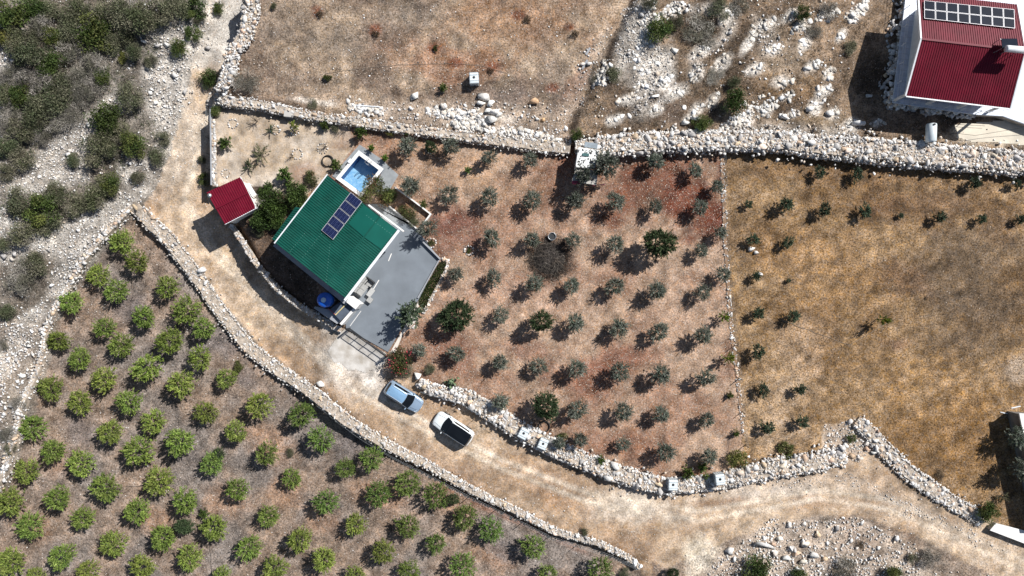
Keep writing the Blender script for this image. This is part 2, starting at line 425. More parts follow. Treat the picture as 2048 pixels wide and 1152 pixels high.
# bare red earth in the orchard
blob(1320, 360, 230, 115, 5, (116, 70, 50), .9, O, .5)
blob(1400, 425, 110, 60, 20, (112, 62, 44), .95, O, .5)
blob(1170, 330, 90, 60, 10, (128, 80, 60), .7, O, .5)
blob(900, 460, 55, 60, 0, (118, 74, 60), .85, O, .3)
blob(900, 700, 70, 50, 30, (138, 92, 72), .65, O)
blob(1180, 770, 120, 45, 10, (134, 84, 62), .7, O)
blob(1240, 720, 90, 30, -10, (130, 76, 54), .6, O)
blob(1280, 900, 110, 45, 15, (140, 92, 66), .65, O)
blob(1050, 700, 60, 30, 20, (128, 80, 62), .5, O)
blob(1380, 950, 70, 16, -10, (140, 92, 58), .6, O)
blob(900, 330, 180, 60, 10, (180, 144, 112), .75, O)
blob(820, 300, 70, 40, 0, (140, 100, 74), .5, O)
blob(1010, 600, 150, 60, 0, (186, 148, 122), .55, O)
blob(1380, 620, 90, 90, 0, (184, 148, 120), .5, O)
blob(1110, 520, 48, 44, 0, (62, 50, 44), .8, O, .1)
blob(735, 270, 60, 26, 12, (150, 112, 88), .8, None)
blob(690, 290, 30, 20, 0, (160, 124, 100), .6, None)
blob(610, 350, 36, 26, 0, (168, 128, 104), .7, None)
for ring in ((466,247,11),(552,260,11),(594,308,12),(645,297,12),(588,262,9),(452,347,9)):
    blob(ring[0], ring[1], ring[2] + 4, ring[2] + 4, 0, (184, 160, 128), .6, None)
# dry field
F_ = ['dry_field']
blob(1945, 560, 130, 200, 10, (104, 87, 69), .75, F_)
blob(1800, 560, 70, 40, 30, (112, 84, 62), .6, F_)
blob(1840, 420, 120, 40, 0, (104, 76, 52), .7, F_)
blob(1990, 420, 80, 60, 0, (122, 92, 60), .6, F_)
blob(1640, 540, 150, 90, 20, (160, 120, 72), .55, F_)
blob(1860, 760, 160, 60, 10, (162, 122, 70), .5, F_)
blob(1900, 860, 140, 120, 30, (150, 110, 58), .6, F_)
blob(1560, 800, 70, 130, 0, (186, 154, 118), .8, F_)
blob(1600, 690, 60, 60, 0, (176, 142, 106), .6, F_)
blob(1790, 690, 30, 16, 0, (132, 96, 78), .6, F_)
blob(1480, 400, 26, 140, 0, (140, 112, 80), .6, F_)
blob(2040, 740, 40, 30, 0, (196, 172, 146), .7, F_)
blob(1720, 350, 260, 30, 3, (124, 94, 62), .75, F_)
# upper field
U_ = ['upper_field']
blob(900, 130, 140, 50, 10, (158, 108, 76), .6, U_)
blob(1030, 40, 200, 80, 0, (164, 120, 84), .6, U_)
blob(560, 60, 70, 60, 0, (118, 104, 94), .6, U_)
blob(680, 90, 60, 40, 0, (122, 110, 98), .5, U_)
blob(830, 30, 80, 40, 0, (126, 114, 102), .5, U_)
blob(1110, 170, 40, 60, 0, (118, 104, 94), .5, U_)
blob(1010, 195, 60, 40, 0, (118, 102, 92), .8, U_, .5)
blob(620, 190, 130, 20, 6, (164, 140, 116), .6, U_)
blob(880, 225, 180, 22, 6, (178, 156, 134), .7, U_, .7)
for q in ((640,25),(752,66),(870,100),(1035,35),(1140,60),(640,35),(985,138),(1105,180),(912,130)):
    blob(q[0], q[1], 14, 10, 0, (120, 66, 42), .8, U_)
blob(1160, 160, 60, 22, 115, (130, 76, 50), .8, None)
# rocky field
K_ = ['rocky_field']
blob(1400, 66, 62, 40, 0, (84, 68, 52), .9, K_)
blob(1470, 110, 40, 60, 20, (86, 70, 54), .8, K_)
blob(1620, 190, 60, 40, 0, (100, 78, 54), .7, K_)
blob(1330, 225, 110, 30, 0, (100, 82, 68), .8, K_)
blob(1290, 110, 46, 50, 0, (196, 182, 164), .85, K_, .6)
blob(1560, 120, 60, 60, 0, (172, 148, 118), .6, K_, .4)
blob(1560, 190, 70, 40, 0, (148, 112, 68), .6, K_)
blob(1600, 240, 100, 24, 0, (170, 142, 104), .6, K_)
blob(1400, 175, 50, 50, 0, (104, 84, 62), .6, K_)
blob(1960, 275, 90, 20, 4, (212, 190, 158), .95, K_, .05)
blob(1800, 240, 70, 28, 0, (120, 96, 76), .6, K_)
# track and yard
T_ = ['dirt_track']
blob(440, 60, 60, 110, 25, (216, 208, 200), .95, T_, .6)
blob(370, 280, 36, 120, 25, (206, 184, 158), .7, T_, .5)
blob(695, 735, 92, 58, 35, (222, 211, 197), .95, T_, .05)
blob(1290, 1020, 130, 40, 8, (214, 196, 174), .9, T_, .12)
blob(1560, 985, 140, 22, -3, (212, 194, 174), .8, T_, .12)
blob(1400, 1110, 50, 40, 0, (222, 204, 176), .95, None, .05)
blob(1900, 1080, 170, 26, 26, (206, 180, 150), .7, T_)
blob(1100, 980, 90, 40, 20, (180, 138, 98), .7, T_)
blob(1030, 930, 60, 20, 30, (190, 150, 110), .6, T_)
blob(1660, 1005, 120, 14, 4, (168, 130, 94), .7, T_)
blob(1450, 1010, 70, 12, -3, (160, 118, 84), .6, T_)
blob(420, 500, 22, 90, -38, (200, 172, 134), .7, T_)
blob(880, 930, 26, 80, -62, (168, 134, 104), .6, T_)
blob(1240, 1090, 70, 26, 20, (170, 136, 104), .6, T_)
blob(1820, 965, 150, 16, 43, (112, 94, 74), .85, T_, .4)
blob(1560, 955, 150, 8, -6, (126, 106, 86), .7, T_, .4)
# grove
for q in ((300,480,50,20),(520,900,60,40),(430,1010,50,40),(760,1000,70,30),(90,940,40,30),(640,1060,60,30),(900,1010,60,24),(290,1060,40,30),(980,1120,60,30),(560,1000,40,40),(40,1060,40,30)):
    blob(q[0], q[1], q[2], q[3], 20, (172, 128, 92), .7, ['grove_soil'], .35)
for q in ((230,620,60,40),(420,680,40,60),(330,900,50,30),(150,880,60,30),(690,900,60,26),(1000,1100,60,30),(480,770,40,30)):
    blob(q[0], q[1], q[2], q[3], 30, (118, 106, 102), .7, ['grove_soil'], .3)
blob(1020, 1040, 200, 10, 25, (134, 84, 56), .8, ['grove_soil'])
blob(820, 930, 120, 10, 28, (136, 92, 64), .7, ['grove_soil'])
# pale rubble ground
RUB = {  # photograph polygon, stones per m2, stone size
 'a': ([(0,350),(60,310),(150,240),(215,190),(245,165),(255,195),(200,240),(165,300),(165,360),(90,385),(20,390)], 20, (.09,.26)),
 'b': ([(60,480),(150,430),(230,380),(275,395),(262,410),(190,490),(120,600),(98,636),(60,650),(40,700),(10,760),(-60,800),(-60,740),(0,690),(30,640),(80,600),(110,520),(60,500)], 17, (.09,.30)),
 'c': ([(0,400),(60,430),(60,490),(40,520),(-30,540),(-30,400)], 14, (.09,.25)),
 'd': ([(300,60),(400,20),(425,-30),(405,80),(380,130),(330,150),(300,110)], 18, (.09,.30)),
 'e': ([(280,130),(360,130),(372,180),(345,240),(310,285),(296,240),(285,180)], 18, (.1,.34)),
 'f': ([(0,100),(60,40),(78,25),(66,70),(34,130),(0,145),(-40,150),(-40,110)], 16, (.09,.25)),
 'g': ([(225,330),(295,310),(285,395),(235,370)], 18, (.09,.28)),
 'h': ([(1250,20),(1290,0),(1312,60),(1300,88),(1350,110),(1345,140),(1338,172),(1285,190),(1228,165),(1228,110)], 24, (.08,.26)),
 'i': ([(1440,1110),(1540,1050),(1640,1035),(1720,1042),(1830,1085),(1880,1180),(1400,1200)], 18, (.1,.34)),
 'j': ([(1650,855),(1715,838),(1760,885),(1705,925),(1650,912)], 22, (.1,.3)),
 'k': ([(1540,958),(1700,945),(1850,1015),(1960,1075),(2060,1110),(1960,1090),(1840,1035),(1700,965),(1545,972)], 16, (.08,.22)),
 'l': ([(400,-30),(500,-30),(470,60),(430,125),(385,125)], 16, (.05,.13)),
 'm': ([(700,205),(900,205),(1100,215),(1130,280),(1000,272),(800,250),(700,236)], 9, (.08,.3)),
 'n': ([(1160,120),(1215,50),(1225,80),(1190,140),(1150,235),(1120,280),(1110,240)], 9, (.1,.3)),
 'o': ([(1340,12),(1380,22),(1432,18),(1468,30),(1462,75),(1435,100),(1402,115),(1378,124),(1385,108),(1425,90),(1446,68),(1446,42),(1425,32),(1380,36),(1345,24)], 18, (.1,.4)),
 'p': ([(1380,125),(1400,128),(1388,170),(1372,165)], 14, (.1,.35)),
 'q': ([(1300,170),(1340,175),(1300,205),(1290,240),(1260,255),(1262,200)], 10, (.1,.32)),
 'r': ([(1500,30),(1545,60),(1560,110),(1520,120),(1500,80)], 8, (.08,.28)),
 's': ([(1690,40),(1720,10),(1728,16),(1698,52)], 16, (.1,.28)),
 't': ([(0,640),(70,640),(95,650),(60,780),(20,880),(-60,1000),(-60,640)], 7, (.1,.42)),
 'u': ([(1440,250),(1700,255),(1700,285),(1440,275)], 9, (.1,.35)),
 'v': ([(300,290),(345,240),(372,190),(400,230),(380,330),(300,400),(280,400)], 5, (.07,.2)),
}
for key, (poly, dn, sz) in RUB.items():
    w = pip(QX, QY, poly).astype(float)
    w = blur(w, 2) * min(1, dn / 14)
    tgt = np.array(A(194, 185, 172)) if key not in 'jkmnti' else np.array(A(190, 168, 145))
    CO[:] = CO * (1 - w[..., None] * .8 * np.clip(patchn * 1.9 - .05, .2, 1)[..., None]) + tgt * w[..., None] * .8 * np.clip(patchn * 1.9 - .05, .2, 1)[..., None]
    FL[:] = np.maximum(FL, w * .6)
# bedrock showing through the soil of the rocky field
LEDGE = [(1350,190,22,10,7),(1330,165,14,12,6),(1385,228,12,14,7),(1490,95,10,18,5),(1520,60,22,10,6),(1575,35,12,12,5),(1540,105,14,6,8),(1500,145,16,8,6),(1600,95,10,14,5),(1560,170,18,8,7),(1615,137,16,6,6),(1650,150,8,10,5),(1530,225,16,6,7),(1575,232,14,6,7),(1622,220,12,10,8),(1660,228,12,6,7),(1440,130,12,14,6),(1420,205,10,12,5),(1250,205,20,8,7),(1230,240,18,6,6),(1480,245,20,5,6),(1310,225,12,6,6),(1595,60,10,10,5),(1700,250,12,8,7),(1745,250,10,6,6),(1675,75,8,12,4),(1450,40,14,14,6),(1345,25,16,12,6),(1395,112,18,8,6),(1390,150,8,16,6),(1295,85,14,26,12),(1290,140,20,24,14),(1710,28,12,16,4),(1560,200,14,6,5),(1640,190,12,7,5),(1280,175,18,10,8)]
for x_, y_, a_, b_, w_ in LEDGE:
    blob(x_, y_, math.hypot(a_, b_) * 1.25, w_ * 2.1, -math.degrees(math.atan2(b_, a_)), (226, 214, 198), 1.0, ['rocky_field'], .4)
for x_, y_, a_, b_, w_ in ((912, 231, 48, -8, 6), (735, 219, 34, -7, 5), (945, 254, 45, -9, 7), (1060, 272, 60, -10, 7), (640, 207, 40, -5, 4), (1000, 236, 30, -6, 6)):
    blob(x_, y_, math.hypot(a_, b_) * 1.2, w_ * 1.5, math.degrees(math.atan2(-b_, a_)), (220, 204, 186), .95, ['upper_field'], .3)
# tyre tracks along the lane
for off in (-9, 9):
    dtr = dist_poly(PX, PY - off, [(430, 120), (390, 260), (350, 400), (430, 520), (560, 650), (700, 770), (860, 860), (1000, 930), (1180, 1000), (1400, 1035), (1640, 990), (1780, 1010), (2048, 1130)])
    w = np.clip(np.exp(-(dtr / 5.5) ** 2) * .95 * (patchn * 1.2 + .2), 0, .85) * np.isin(ZID, [zid['dirt_track']])
    CO[:] = CO * (1 - w[..., None]) + np.array(A(222, 202, 176)) * w[..., None]
# faint mown lines in the dry field
lines = np.sin((PX * 0.35 + PY * 0.94) / 7.5 + (patchn - .5) * 7) * np.isin(ZID, [zid['dry_field']])
CO *= (1 + 0.10 * lines)[..., None]
CO *= (0.35 + 1.3 * fbm(XX, YY, 0.9, 91, 3))[..., None]
LUM = (CO @ np.array([.3, .59, .11]))[..., None]
CO = LUM + (CO - LUM) * np.select([ZID == zid['dry_field'], ZID == zid['orchard_soil'], ZID == zid['dirt_track'], ZID == zid['upper_field']], [.82, .84, .82, .84], .74)[..., None]
CO = np.clip(CO, 0.01, 0.8)

GRN = {'garden_soil': .28, 'dirt_track': .55, 'orchard_soil': .75, 'dry_field': 1.0}
GRALL = blur(np.select([ZID == zid[k] for k in GRN], list(GRN.values()), .95), 1).reshape(-1)
M_EARTH = mat_ground()
nx, ny = XX.shape
IDX = np.arange(nx * ny).reshape(nx, ny)
QUADS = np.stack([IDX[:-1, :-1], IDX[1:, :-1], IDX[1:, 1:], IDX[:-1, 1:]], -1).reshape(-1, 4)
QZ = ZID[:-1, :-1].reshape(-1)
VALL = np.stack([XX, YY, H], -1).reshape(-1, 3); CALL = CO.reshape(-1, 3); FALL = FL.reshape(-1)
gx_, gy_ = np.gradient(H, GX, GY)
NALL = np.stack([-gx_, -gy_, np.ones_like(H)], -1).reshape(-1, 3); NALL /= np.linalg.norm(NALL, axis=1)[:, None]
for nm, i in zid.items():
    q = QUADS[QZ == i]
    used, inv = np.unique(q, return_inverse=True)
    me = npmesh(nm, VALL[used], inv.reshape(-1, 4), M_EARTH, CALL[used], True, {'fleck': FALL[used], 'grain': GRALL[used]})
    me.normals_split_custom_set_from_vertices([tuple(n) for n in NALL[used]])
    tag(link(nm, me), kind='structure')
# ------------------------------------------------------------------ stones
M_STONE = mat_attr('limestone', 0.9, 0.28, 5.0, 0.5, objvar=0.22)
M_PEB = mat_attr('loose_stone', 0.9, 0.2, 6.0, 0.0)
def hull(r, n=12, flat=0.8):
    pts = []
    for _ in range(n):
        d = Vector((r.gauss(0, 1), r.gauss(0, 1), r.gauss(0, 1))).normalized()
        m = max(abs(d.x), abs(d.y), abs(d.z)); d = d / (m ** 0.55)
        pts.append(Vector((d.x * .5 * r.uniform(.85, 1.1), d.y * .5 * r.uniform(.75, 1.0), d.z * .5 * flat * r.uniform(.85, 1.1))))
    bm = bmesh.new()
    for p in pts: bm.verts.new(p)
    res = bmesh.ops.convex_hull(bm, input=bm.verts)
    junk = [e for e in res['geom_interior'] + res['geom_unused'] if isinstance(e, bmesh.types.BMVert)]
    if junk: bmesh.ops.delete(bm, geom=list(set(junk)), context='VERTS')
    bmesh.ops.triangulate(bm, faces=bm.faces)
    bm.verts.index_update()
    V = np.array([v.co for v in bm.verts]); F = np.array([[v.index for v in f.verts] for f in bm.faces]); bm.free()
    return V, F
HB = [hull(R, 10 + i % 4, .75) for i in range(12)]     # big stones
HS = [hull(R, 8) for _ in range(10)]      # small ones
WHITE = [(.74,.72,.69),(.68,.655,.62),(.78,.76,.74),(.55,.53,.51),(.66,.60,.54),(.42,.40,.385)]
WARM = [(.64,.54,.44),(.56,.42,.30),(.66,.60,.54)]
def stone_col(r, warm=.2):
    c = r.choice(WARM) if r.random() < warm else r.choice(WHITE)
    k = r.uniform(.82, 1.12)
    return tuple(min(.8, v * k) for v in c)
STONES = []
for i in range(20):
    V, F = HB[i % 12]
    STONES.append(npmesh('stone', V, F, M_STONE, np.tile(stone_col(R, .3), (len(V), 1))))

def rot_mats(n, rng, tilt=1.0):
    a = rng.uniform(0, 6.283, n); b = rng.normal(0, .5 * tilt, n); c = rng.normal(0, .5 * tilt, n)
    ca, sa, cb, sb, cc, sc = np.cos(a), np.sin(a), np.cos(b), np.sin(b), np.cos(c), np.sin(c)
    Rz = np.zeros((n, 3, 3)); Rz[:, 0, 0] = ca; Rz[:, 0, 1] = -sa; Rz[:, 1, 0] = sa; Rz[:, 1, 1] = ca; Rz[:, 2, 2] = 1
    Rx = np.zeros((n, 3, 3)); Rx[:, 0, 0] = 1; Rx[:, 1, 1] = cb; Rx[:, 1, 2] = -sb; Rx[:, 2, 1] = sb; Rx[:, 2, 2] = cb
    Ry = np.zeros((n, 3, 3)); Ry[:, 1, 1] = 1; Ry[:, 0, 0] = cc; Ry[:, 0, 2] = sc; Ry[:, 2, 0] = -sc; Ry[:, 2, 2] = cc
    return Rz @ Rx @ Ry
def scatter(name, pos, size, cols, templates, mat, rng, flat=1.0, tilt=1.0):
    """many small solids in one mesh"""
    n = len(pos); tsel = rng.integers(0, len(templates), n); RM = rot_mats(n, rng, tilt)
    Vs, Fs, Cs = [], [], []; off = 0
    for t, (V, F) in enumerate(templates):
        k = np.where(tsel == t)[0]
        if len(k) == 0: continue
        v = np.einsum('nij,vj->nvi', RM[k], V) * size[k][:, None, None]
        v[:, :, 2] *= flat
        v = v + pos[k][:, None, :]
        f = F[None] + (np.arange(len(k)) * len(V))[:, None, None] + off
        Vs.append(v.reshape(-1, 3)); Fs.append(f.reshape(-1, F.shape[1])); Cs.append(np.repeat(cols[k], len(V), 0))
        off += len(k) * len(V)
    return npmesh(name, np.concatenate(Vs), np.concatenate(Fs), mat, np.concatenate(Cs))
def pick_cols(n, rng, pal, var=.15):
    pal = np.array(pal); c = pal[rng.integers(0, len(pal), n)]
    return np.clip(c * (1 + rng.normal(0, var, (n, 1))), .02, .8)

# ------------------------------------------------------------------ dry stone walls
M_CORE = mat_plain('wall_rubble_core', A(184, 170, 154), .95, 0, .45, 2.2, .8)
def resample(pts, step):
    out = []; acc = 0
    for a, b in zip(pts[:-1], pts[1:]):
        d = (b - a).length; k = max(1, int(round(d / step)))
        for i in range(k): out.append(a + (b - a) * i / k)
    out.append(pts[-1]); return out
def stone_wall(label, pts, width, height, size, n=280, fill=16, warm=.2, seed=1, name='stone_wall', core=None):
    r = random.Random(seed); rng = np.random.default_rng(seed)
    ws = width if isinstance(width, list) else [width] * len(pts)
    wp = [Pg(x, y, height * .6) for x, y in pts]
    wp = [Vector((p.x, p.y, 0)) for p in wp]
    # arc-length tables
    Ls = [0]
    for a, b in zip(wp[:-1], wp[1:]): Ls.append(Ls[-1] + (b - a).length)
    T = Ls[-1]
    def at(s):
        s = min(max(s, 0), T)
        for i in range(len(wp) - 1):
            if s <= Ls[i + 1] or i == len(wp) - 2:
                t = (s - Ls[i]) / max(1e-6, Ls[i + 1] - Ls[i]); d = (wp[i + 1] - wp[i]).normalized()
                return wp[i].lerp(wp[i + 1], t), Vector((-d.y, d.x, 0)), (ws[i] + (ws[i + 1] - ws[i]) * t) / S
    def zs(s):
        p, nrm, w = at(s); q = p + nrm * (w * .5 + .5); q2 = p - nrm * (w * .5 + .5)
        a, b = zt(q.x, q.y), zt(q2.x, q2.y)
        return a, b
    root = thing(name, label, 'stone wall', (wp[0].x, wp[0].y, zt(wp[0].x, wp[0].y)))
    o = root.location
    # core
    m = max(4, int(T / .7)); vs = []; fs = []
    for i in range(m + 1):
        s = T * i / m; p, nrm, w = at(s); a, b = zs(s); top = max(a, b) + height * r.uniform(.75, .95); w *= r.uniform(.8, .98)
        for u, z in ((.5, a - .25), (.40, top - .06), (-.40, top - .06), (-.5, b - .25)):
            vs.append((p + nrm * u * w).xy.to_3d() + Vector((0, 0, z)))
    for i in range(m):
        for k in range(3): fs.append((i * 4 + k, i * 4 + k + 1, i * 4 + 5 + k, i * 4 + 4 + k))
    fs += [(0, 3, 2, 1), (m * 4, m * 4 + 1, m * 4 + 2, m * 4 + 3)]
    MB(o).add(vs, fs).build('wall_core', core or M_CORE, root)
    # face and cap stones one by one
    area = sum((Ls[i + 1] - Ls[i]) * (ws[i] + ws[i + 1]) / 2 / S for i in range(len(wp) - 1))
    wmean = area / T
    rows = max(1, int(round(wmean / size)))
    n = min(n, int(area / (size * size * .62))); per = max(1, n // rows)
    def surf(s, u):
        p, nrm, w = at(s); a, b = zs(s); top = max(a, b) + height
        q = p + nrm * u * w
        e = min(1, max(0, (abs(u) - .36) / .14)); side = a if u > 0 else b
        return Vector((q.x, q.y, top - .12 + (side - top + .25) * e * r.uniform(.15, .9)))
    for j in range(rows):
        for i in range(per):
            s = (i + r.uniform(.1, .9)) / per * T
            u = ((j + r.uniform(.15, .85)) / rows - .5) * 1.02
            q = surf(s, u); k = size * r.choice((.5, .65, .8, .95, 1.1, 1.5)) * r.uniform(.85, 1.15)
            st = link('stone', STONES[r.randrange(len(STONES))], root, q - o)
            st.scale = (k * r.uniform(.9, 1.3), k * r.uniform(.8, 1.1), k * r.uniform(.7, 1.0))
            st.rotation_euler = (r.gauss(0, .5), r.gauss(0, .5), r.uniform(0, 6.28))
    # the small stones between them
    nf = min(9000, int(area * fill * 1.25)); pos = []; big = []
    for _ in range(nf):
        u_ = r.choice((-1, 1)) * r.uniform(.43, .54) if r.random() < .4 else r.gauss(0, .3)
        q = surf(r.uniform(0, T), u_); pos.append(q - o); big.append(1.5 if abs(u_) > .42 else 1.0)
    pos = np.array([tuple(p) for p in pos]); sz = rng.uniform(.10, max(.16, size * .55), nf) * np.array(big)
    cols = np.array([stone_col(r, warm) for _ in range(nf)]) * .96
    tag(link('small_stones', scatter('small_stones', pos, sz, cols, HS, M_PEB, rng), root), kind='stuff')
    return root, at, zs, T

W_GARDEN = [(416,200),(470,206),(520,212),(620,232),(700,244),(800,258),(900,271),(1000,284),(1080,293),(1140,298)]
stone_wall('long narrow white dry stone wall above the garden pool and first olive row', W_GARDEN, [30,24,20,18,18,19,20,22,26,30], .38, .34, 300, 26, .15, 101)
W_TERR = [(1195,296),(1250,290),(1300,288),(1430,283),(1540,284),(1640,296),(1720,302),(1830,312),(1950,322),(2060,330),(2160,338)]
stone_wall('wide rough stone terrace wall below the house with the dark red roof', W_TERR, [36,38,38,36,36,40,44,46,44,42,42], .45, .62, 300, 40, .2, 102)
W_LANE = [(268,412),(300,445),(335,475),(395,555),(440,620),(500,697),(560,742),(640,792),(700,842),(780,892),(860,932),(940,977),(1024,1017),(1110,1062),(1200,1087),(1250,1110),(1280,1135)]
stone_wall('long pale stone wall between the grove of bright green trees and the lane', W_LANE, [26,30,31,29,28,28,28,28,26,22,19,16,15,14,13,12,10], .35, .40, 300, 34, .2, 103)
W_WEST = [(262,412),(225,455),(190,500),(150,560),(118,612),(100,650),(88,710),(75,770),(58,820),(38,872),(15,935),(-10,990),(-40,1040)]
stone_wall('low stone wall on the left edge of the grove beside white rubble', W_WEST, [16,14,14,14,12,10,11,13,14,16,18,18,18], .45, .38, 260, 22, .12, 104)
W_ORCH = [(838,765),(880,782),(930,793),(985,825),(1040,860),(1100,892),(1180,926),(1260,955),(1330,972),(1440,962),(1540,937),(1640,922),(1690,910)]
stone_wall('white boulder wall along the lower orchard edge behind the parked cars', W_ORCH, [14,24,30,34,34,34,34,34,32,30,38,40,32], .45, .58, 300, 32, .2, 105)
W_SE = [(1712,842),(1735,860),(1762,892),(1820,948),(1900,1002),(1968,1042)]
stone_wall('diagonal stone wall at lower right ending at a concrete slab', W_SE, [24,28,30,32,30,26], .28, .40, 200, 24, .15, 106)
W_TOP = [(503,-20),(500,30),(488,75),(468,110),(458,150),(442,186)]
stone_wall('short thick stone wall beside the gravel track at the top', W_TOP, [40,36,32,32,30,26], .6, .46, 200, 24, .18, 107)
W_DIV = [(1444,300),(1447,380),(1449,440),(1453,520),(1458,600),(1465,680),(1474,740),(1480,800),(1487,870)]
stone_wall('thin line of small stones dividing the olive orchard from the golden field', W_DIV, [7,8,9,8,7,9,8,6,5], .12, .26, 190, 16, .2, 108, 'stone_row', mat_plain('soil_bank', A(150, 122, 98), .95, 0, .3, 2, .5))
W_YARD = [(470,452),(495,490),(520,532),(560,578),(600,612),(640,635),(684,662)]
stone_wall('shaded low stone wall along the lane below the green roofed house', W_YARD, [10,11,12,13,14,13,10], .35, .32, 160, 18, .1, 109)
W_NECK = [(1150,292),(1196,296)]
stone_wall('short piece of stone wall behind the small flat roofed hut', W_NECK, [26,30], .5, .5, 60, 22, .1, 110)

# stone edge of the patio bed, one thing per run
stone_wall('curved white stone edging round the small lawn beside the patio', [(884,516),(894,520),(896,532),(886,552),(868,585),(852,618),(846,626)], 7, .16, .30, 60, 8, .1, 111, 'stone_edging')
stone_wall('short white stone edging under the olive tree beside the gate', [(836,652),(826,656),(812,655),(806,650)], 6, .16, .30, 20, 8, .1, 112, 'stone_edging')

def stone_ring(px, py, rad, label, warm=.2):
    c = Pg(px, py); root = thing('stone_ring', label, 'stone ring', c, 0, 'rings of stones round garden plants')
    n = max(8, int(6.28 * rad / 5))
    for i in range(n):
        a = 6.283 * i / n + R.uniform(-.1, .1); k = R.uniform(.18, .30)
        st = link('stone', STONES[R.randrange(20)], root, (rad / S * math.cos(a), rad / S * math.sin(a), .04))
        st.scale = (k, k, k * .8); st.rotation_euler = (0, 0, R.uniform(0, 6))
stone_ring(466, 247, 9, 'stone ring on bare sand near the upper left garden corner')
stone_ring(551, 260, 9, 'stone ring around a young palm in the sandy garden')
stone_ring(595, 308, 10, 'double stone ring around a bare twiggy sapling in the garden')
stone_ring(645, 297, 10, 'stone ring just above the coil of black hose in the garden')
stone_ring(590, 262, 8, 'stone ring around the yellow green shrub in the garden')
stone_ring(452, 347, 8, 'stone ring just above the small dark red roof')
stone_ring(863, 486, 9, 'white stone ring beside the upper right patio corner')
stone_ring(938, 501, 9, 'white stone ring on brown mulch right of the patio')
stone_ring(862, 297, 10, 'white stone ring round a dark clipped bush in the orchard')

# loose boulders one can tell apart
def boulder(px, py, s, label, tint=None, asp=1.0, group=None):
    c = Pg(px, py, s / S * .4); k = s / S
    V, F = HB[R.randrange(12)]
    V2, F2 = hull(R, 10, .7); k *= .84; V2 = V2 * (1 + np.array([[R.uniform(-.12, .12)] for _ in V2]))
    col = tint or stone_col(R, .05)
    o = link('boulder', npmesh('boulder', V2 * np.array([k * 1.15 * asp, k * 1.0, k * .9]), F2, M_STONE, np.tile(col, (len(V2), 1))), None, (c.x, c.y, c.z + k * .25))
    o.rotation_euler = (0, 0, R.uniform(-.4, .4))
    tag(o, label, 'boulder', group)
    return o
WH = (.68, .66, .62); BR = (.50, .34, .20)
boulder(828, 192, 17, 'lone white boulder in the upper field, left of the white tank', WH, 1.6)
boulder(968, 192, 24, 'topmost white boulder of the heap below the white tank', WH, 1.3)
boulder(963, 206, 18, 'white boulder under the topmost one of the heap below the tank', WH, 1.2)
boulder(981, 207, 20, 'white boulder right of centre in the heap below the tank', WH)
boulder(990, 219, 22, 'white boulder midway down the heap below the tank', WH, 1.4)
boulder(1000, 229, 18, 'white boulder on the right side of the heap below the tank', WH)
boulder(984, 238, 21, 'white boulder low in the heap, close above the garden wall', WH, 1.5)
boulder(976, 221, 15, 'smaller white boulder on the left of the heap below the tank', WH)
boulder(1068, 203, 19, 'brown squared boulder with pale rim in the upper field', BR, 1.2)
boulder(1086, 239, 12, 'small orange boulder just above the garden wall', (.52,.34,.18), 1.1)
boulder(1074, 238, 10, 'small pale boulder beside the small orange one', WH)
boulder(402, 540, 18, 'pale boulder lying on the lane below the small red roof', (.66,.65,.63), 1.3)
boulder(99, 634, 13, 'white boulder at the bend of the left grove wall', WH)
boulder(1349, 100, 15, 'white boulder with orange underside right of the white rubble patch', WH, 1.1)
boulder(1462, 1104, 24, 'big pale boulder at the left tip of the lower right rubble', WH, .9)
boulder(1532, 1098, 30, 'long flat pale boulder above the dark bush at the bottom', (.60,.58,.56), 1.6)
boulder(1470, 1120, 14, 'small white boulder just below the big pale one', WH)
boulder(1505, 498, 16, 'white boulder next to a sapling right of the dividing line', WH)
boulder(1513, 506, 12, 'small pale boulder touching the white one by the sapling', WH)
boulder(1520, 548, 12, 'pale flat boulder by the second sapling right of the dividing line', (.62,.60,.58), 1.4)
boulder(1720, 245, 22, 'grey white boulder in the big shadow left of the terrace house', (.55,.54,.53), 1.3)
boulder(1738, 191, 12, 'small pale boulder alone in the big house shadow', (.5,.5,.49), 1.5)
boulder(1620, 218, 17, 'pale boulder on the rocky field left of the house shadow', WH)
boulder(1574, 232, 16, 'pale boulder above the terrace wall on the rocky field', WH, 1.3)
boulder(1660, 226, 16, 'whitish boulder touching the left rim of the house shadow', WH, 1.2)
boulder(1615, 136, 13, 'long white rock on the rocky field, high left of the shadow', WH, 1.7)
boulder(1310, 190, 13, 'pale rock under the white rubble patch', WH, 1.5)
boulder(1392, 235, 18, 'white rock above the terrace wall near the green shrub', WH)
boulder(1372, 245, 14, 'low white rock left of the green shrub above the terrace wall', WH, 1.4)
boulder(66, 708, 13, 'small white boulder left of the grove wall on bare soil', WH)
boulder(42, 752, 14, 'white boulder on bare soil beyond the grove wall', WH)
boulder(56, 692, 11, 'white boulder on dry soil, upper of the ones left of the grove wall', WH)
boulder(20, 812, 13, 'white boulder beside a grey bush at the left edge', WH)
boulder(332, 88, 14, 'white boulder in the rubble beside the gravel track', WH)
boulder(286, 82, 13, 'white boulder left of the gravel track rubble', WH)
boulder(347, 150, 15, 'white boulder at the foot of the rubble beside the track', WH)
boulder(293, 136, 12, 'white boulder under the dark thicket at upper left', WH)
boulder(640, 768, 18, 'white boulder on the lane wall left of the parked blue car', WH, 1.2)
boulder(834, 752, 18, 'white boulder below the flowering bush by the gate', WH)
boulder(795, 738, 13, 'white boulder inside the flowering bush at the gate', WH)
BL_ = []
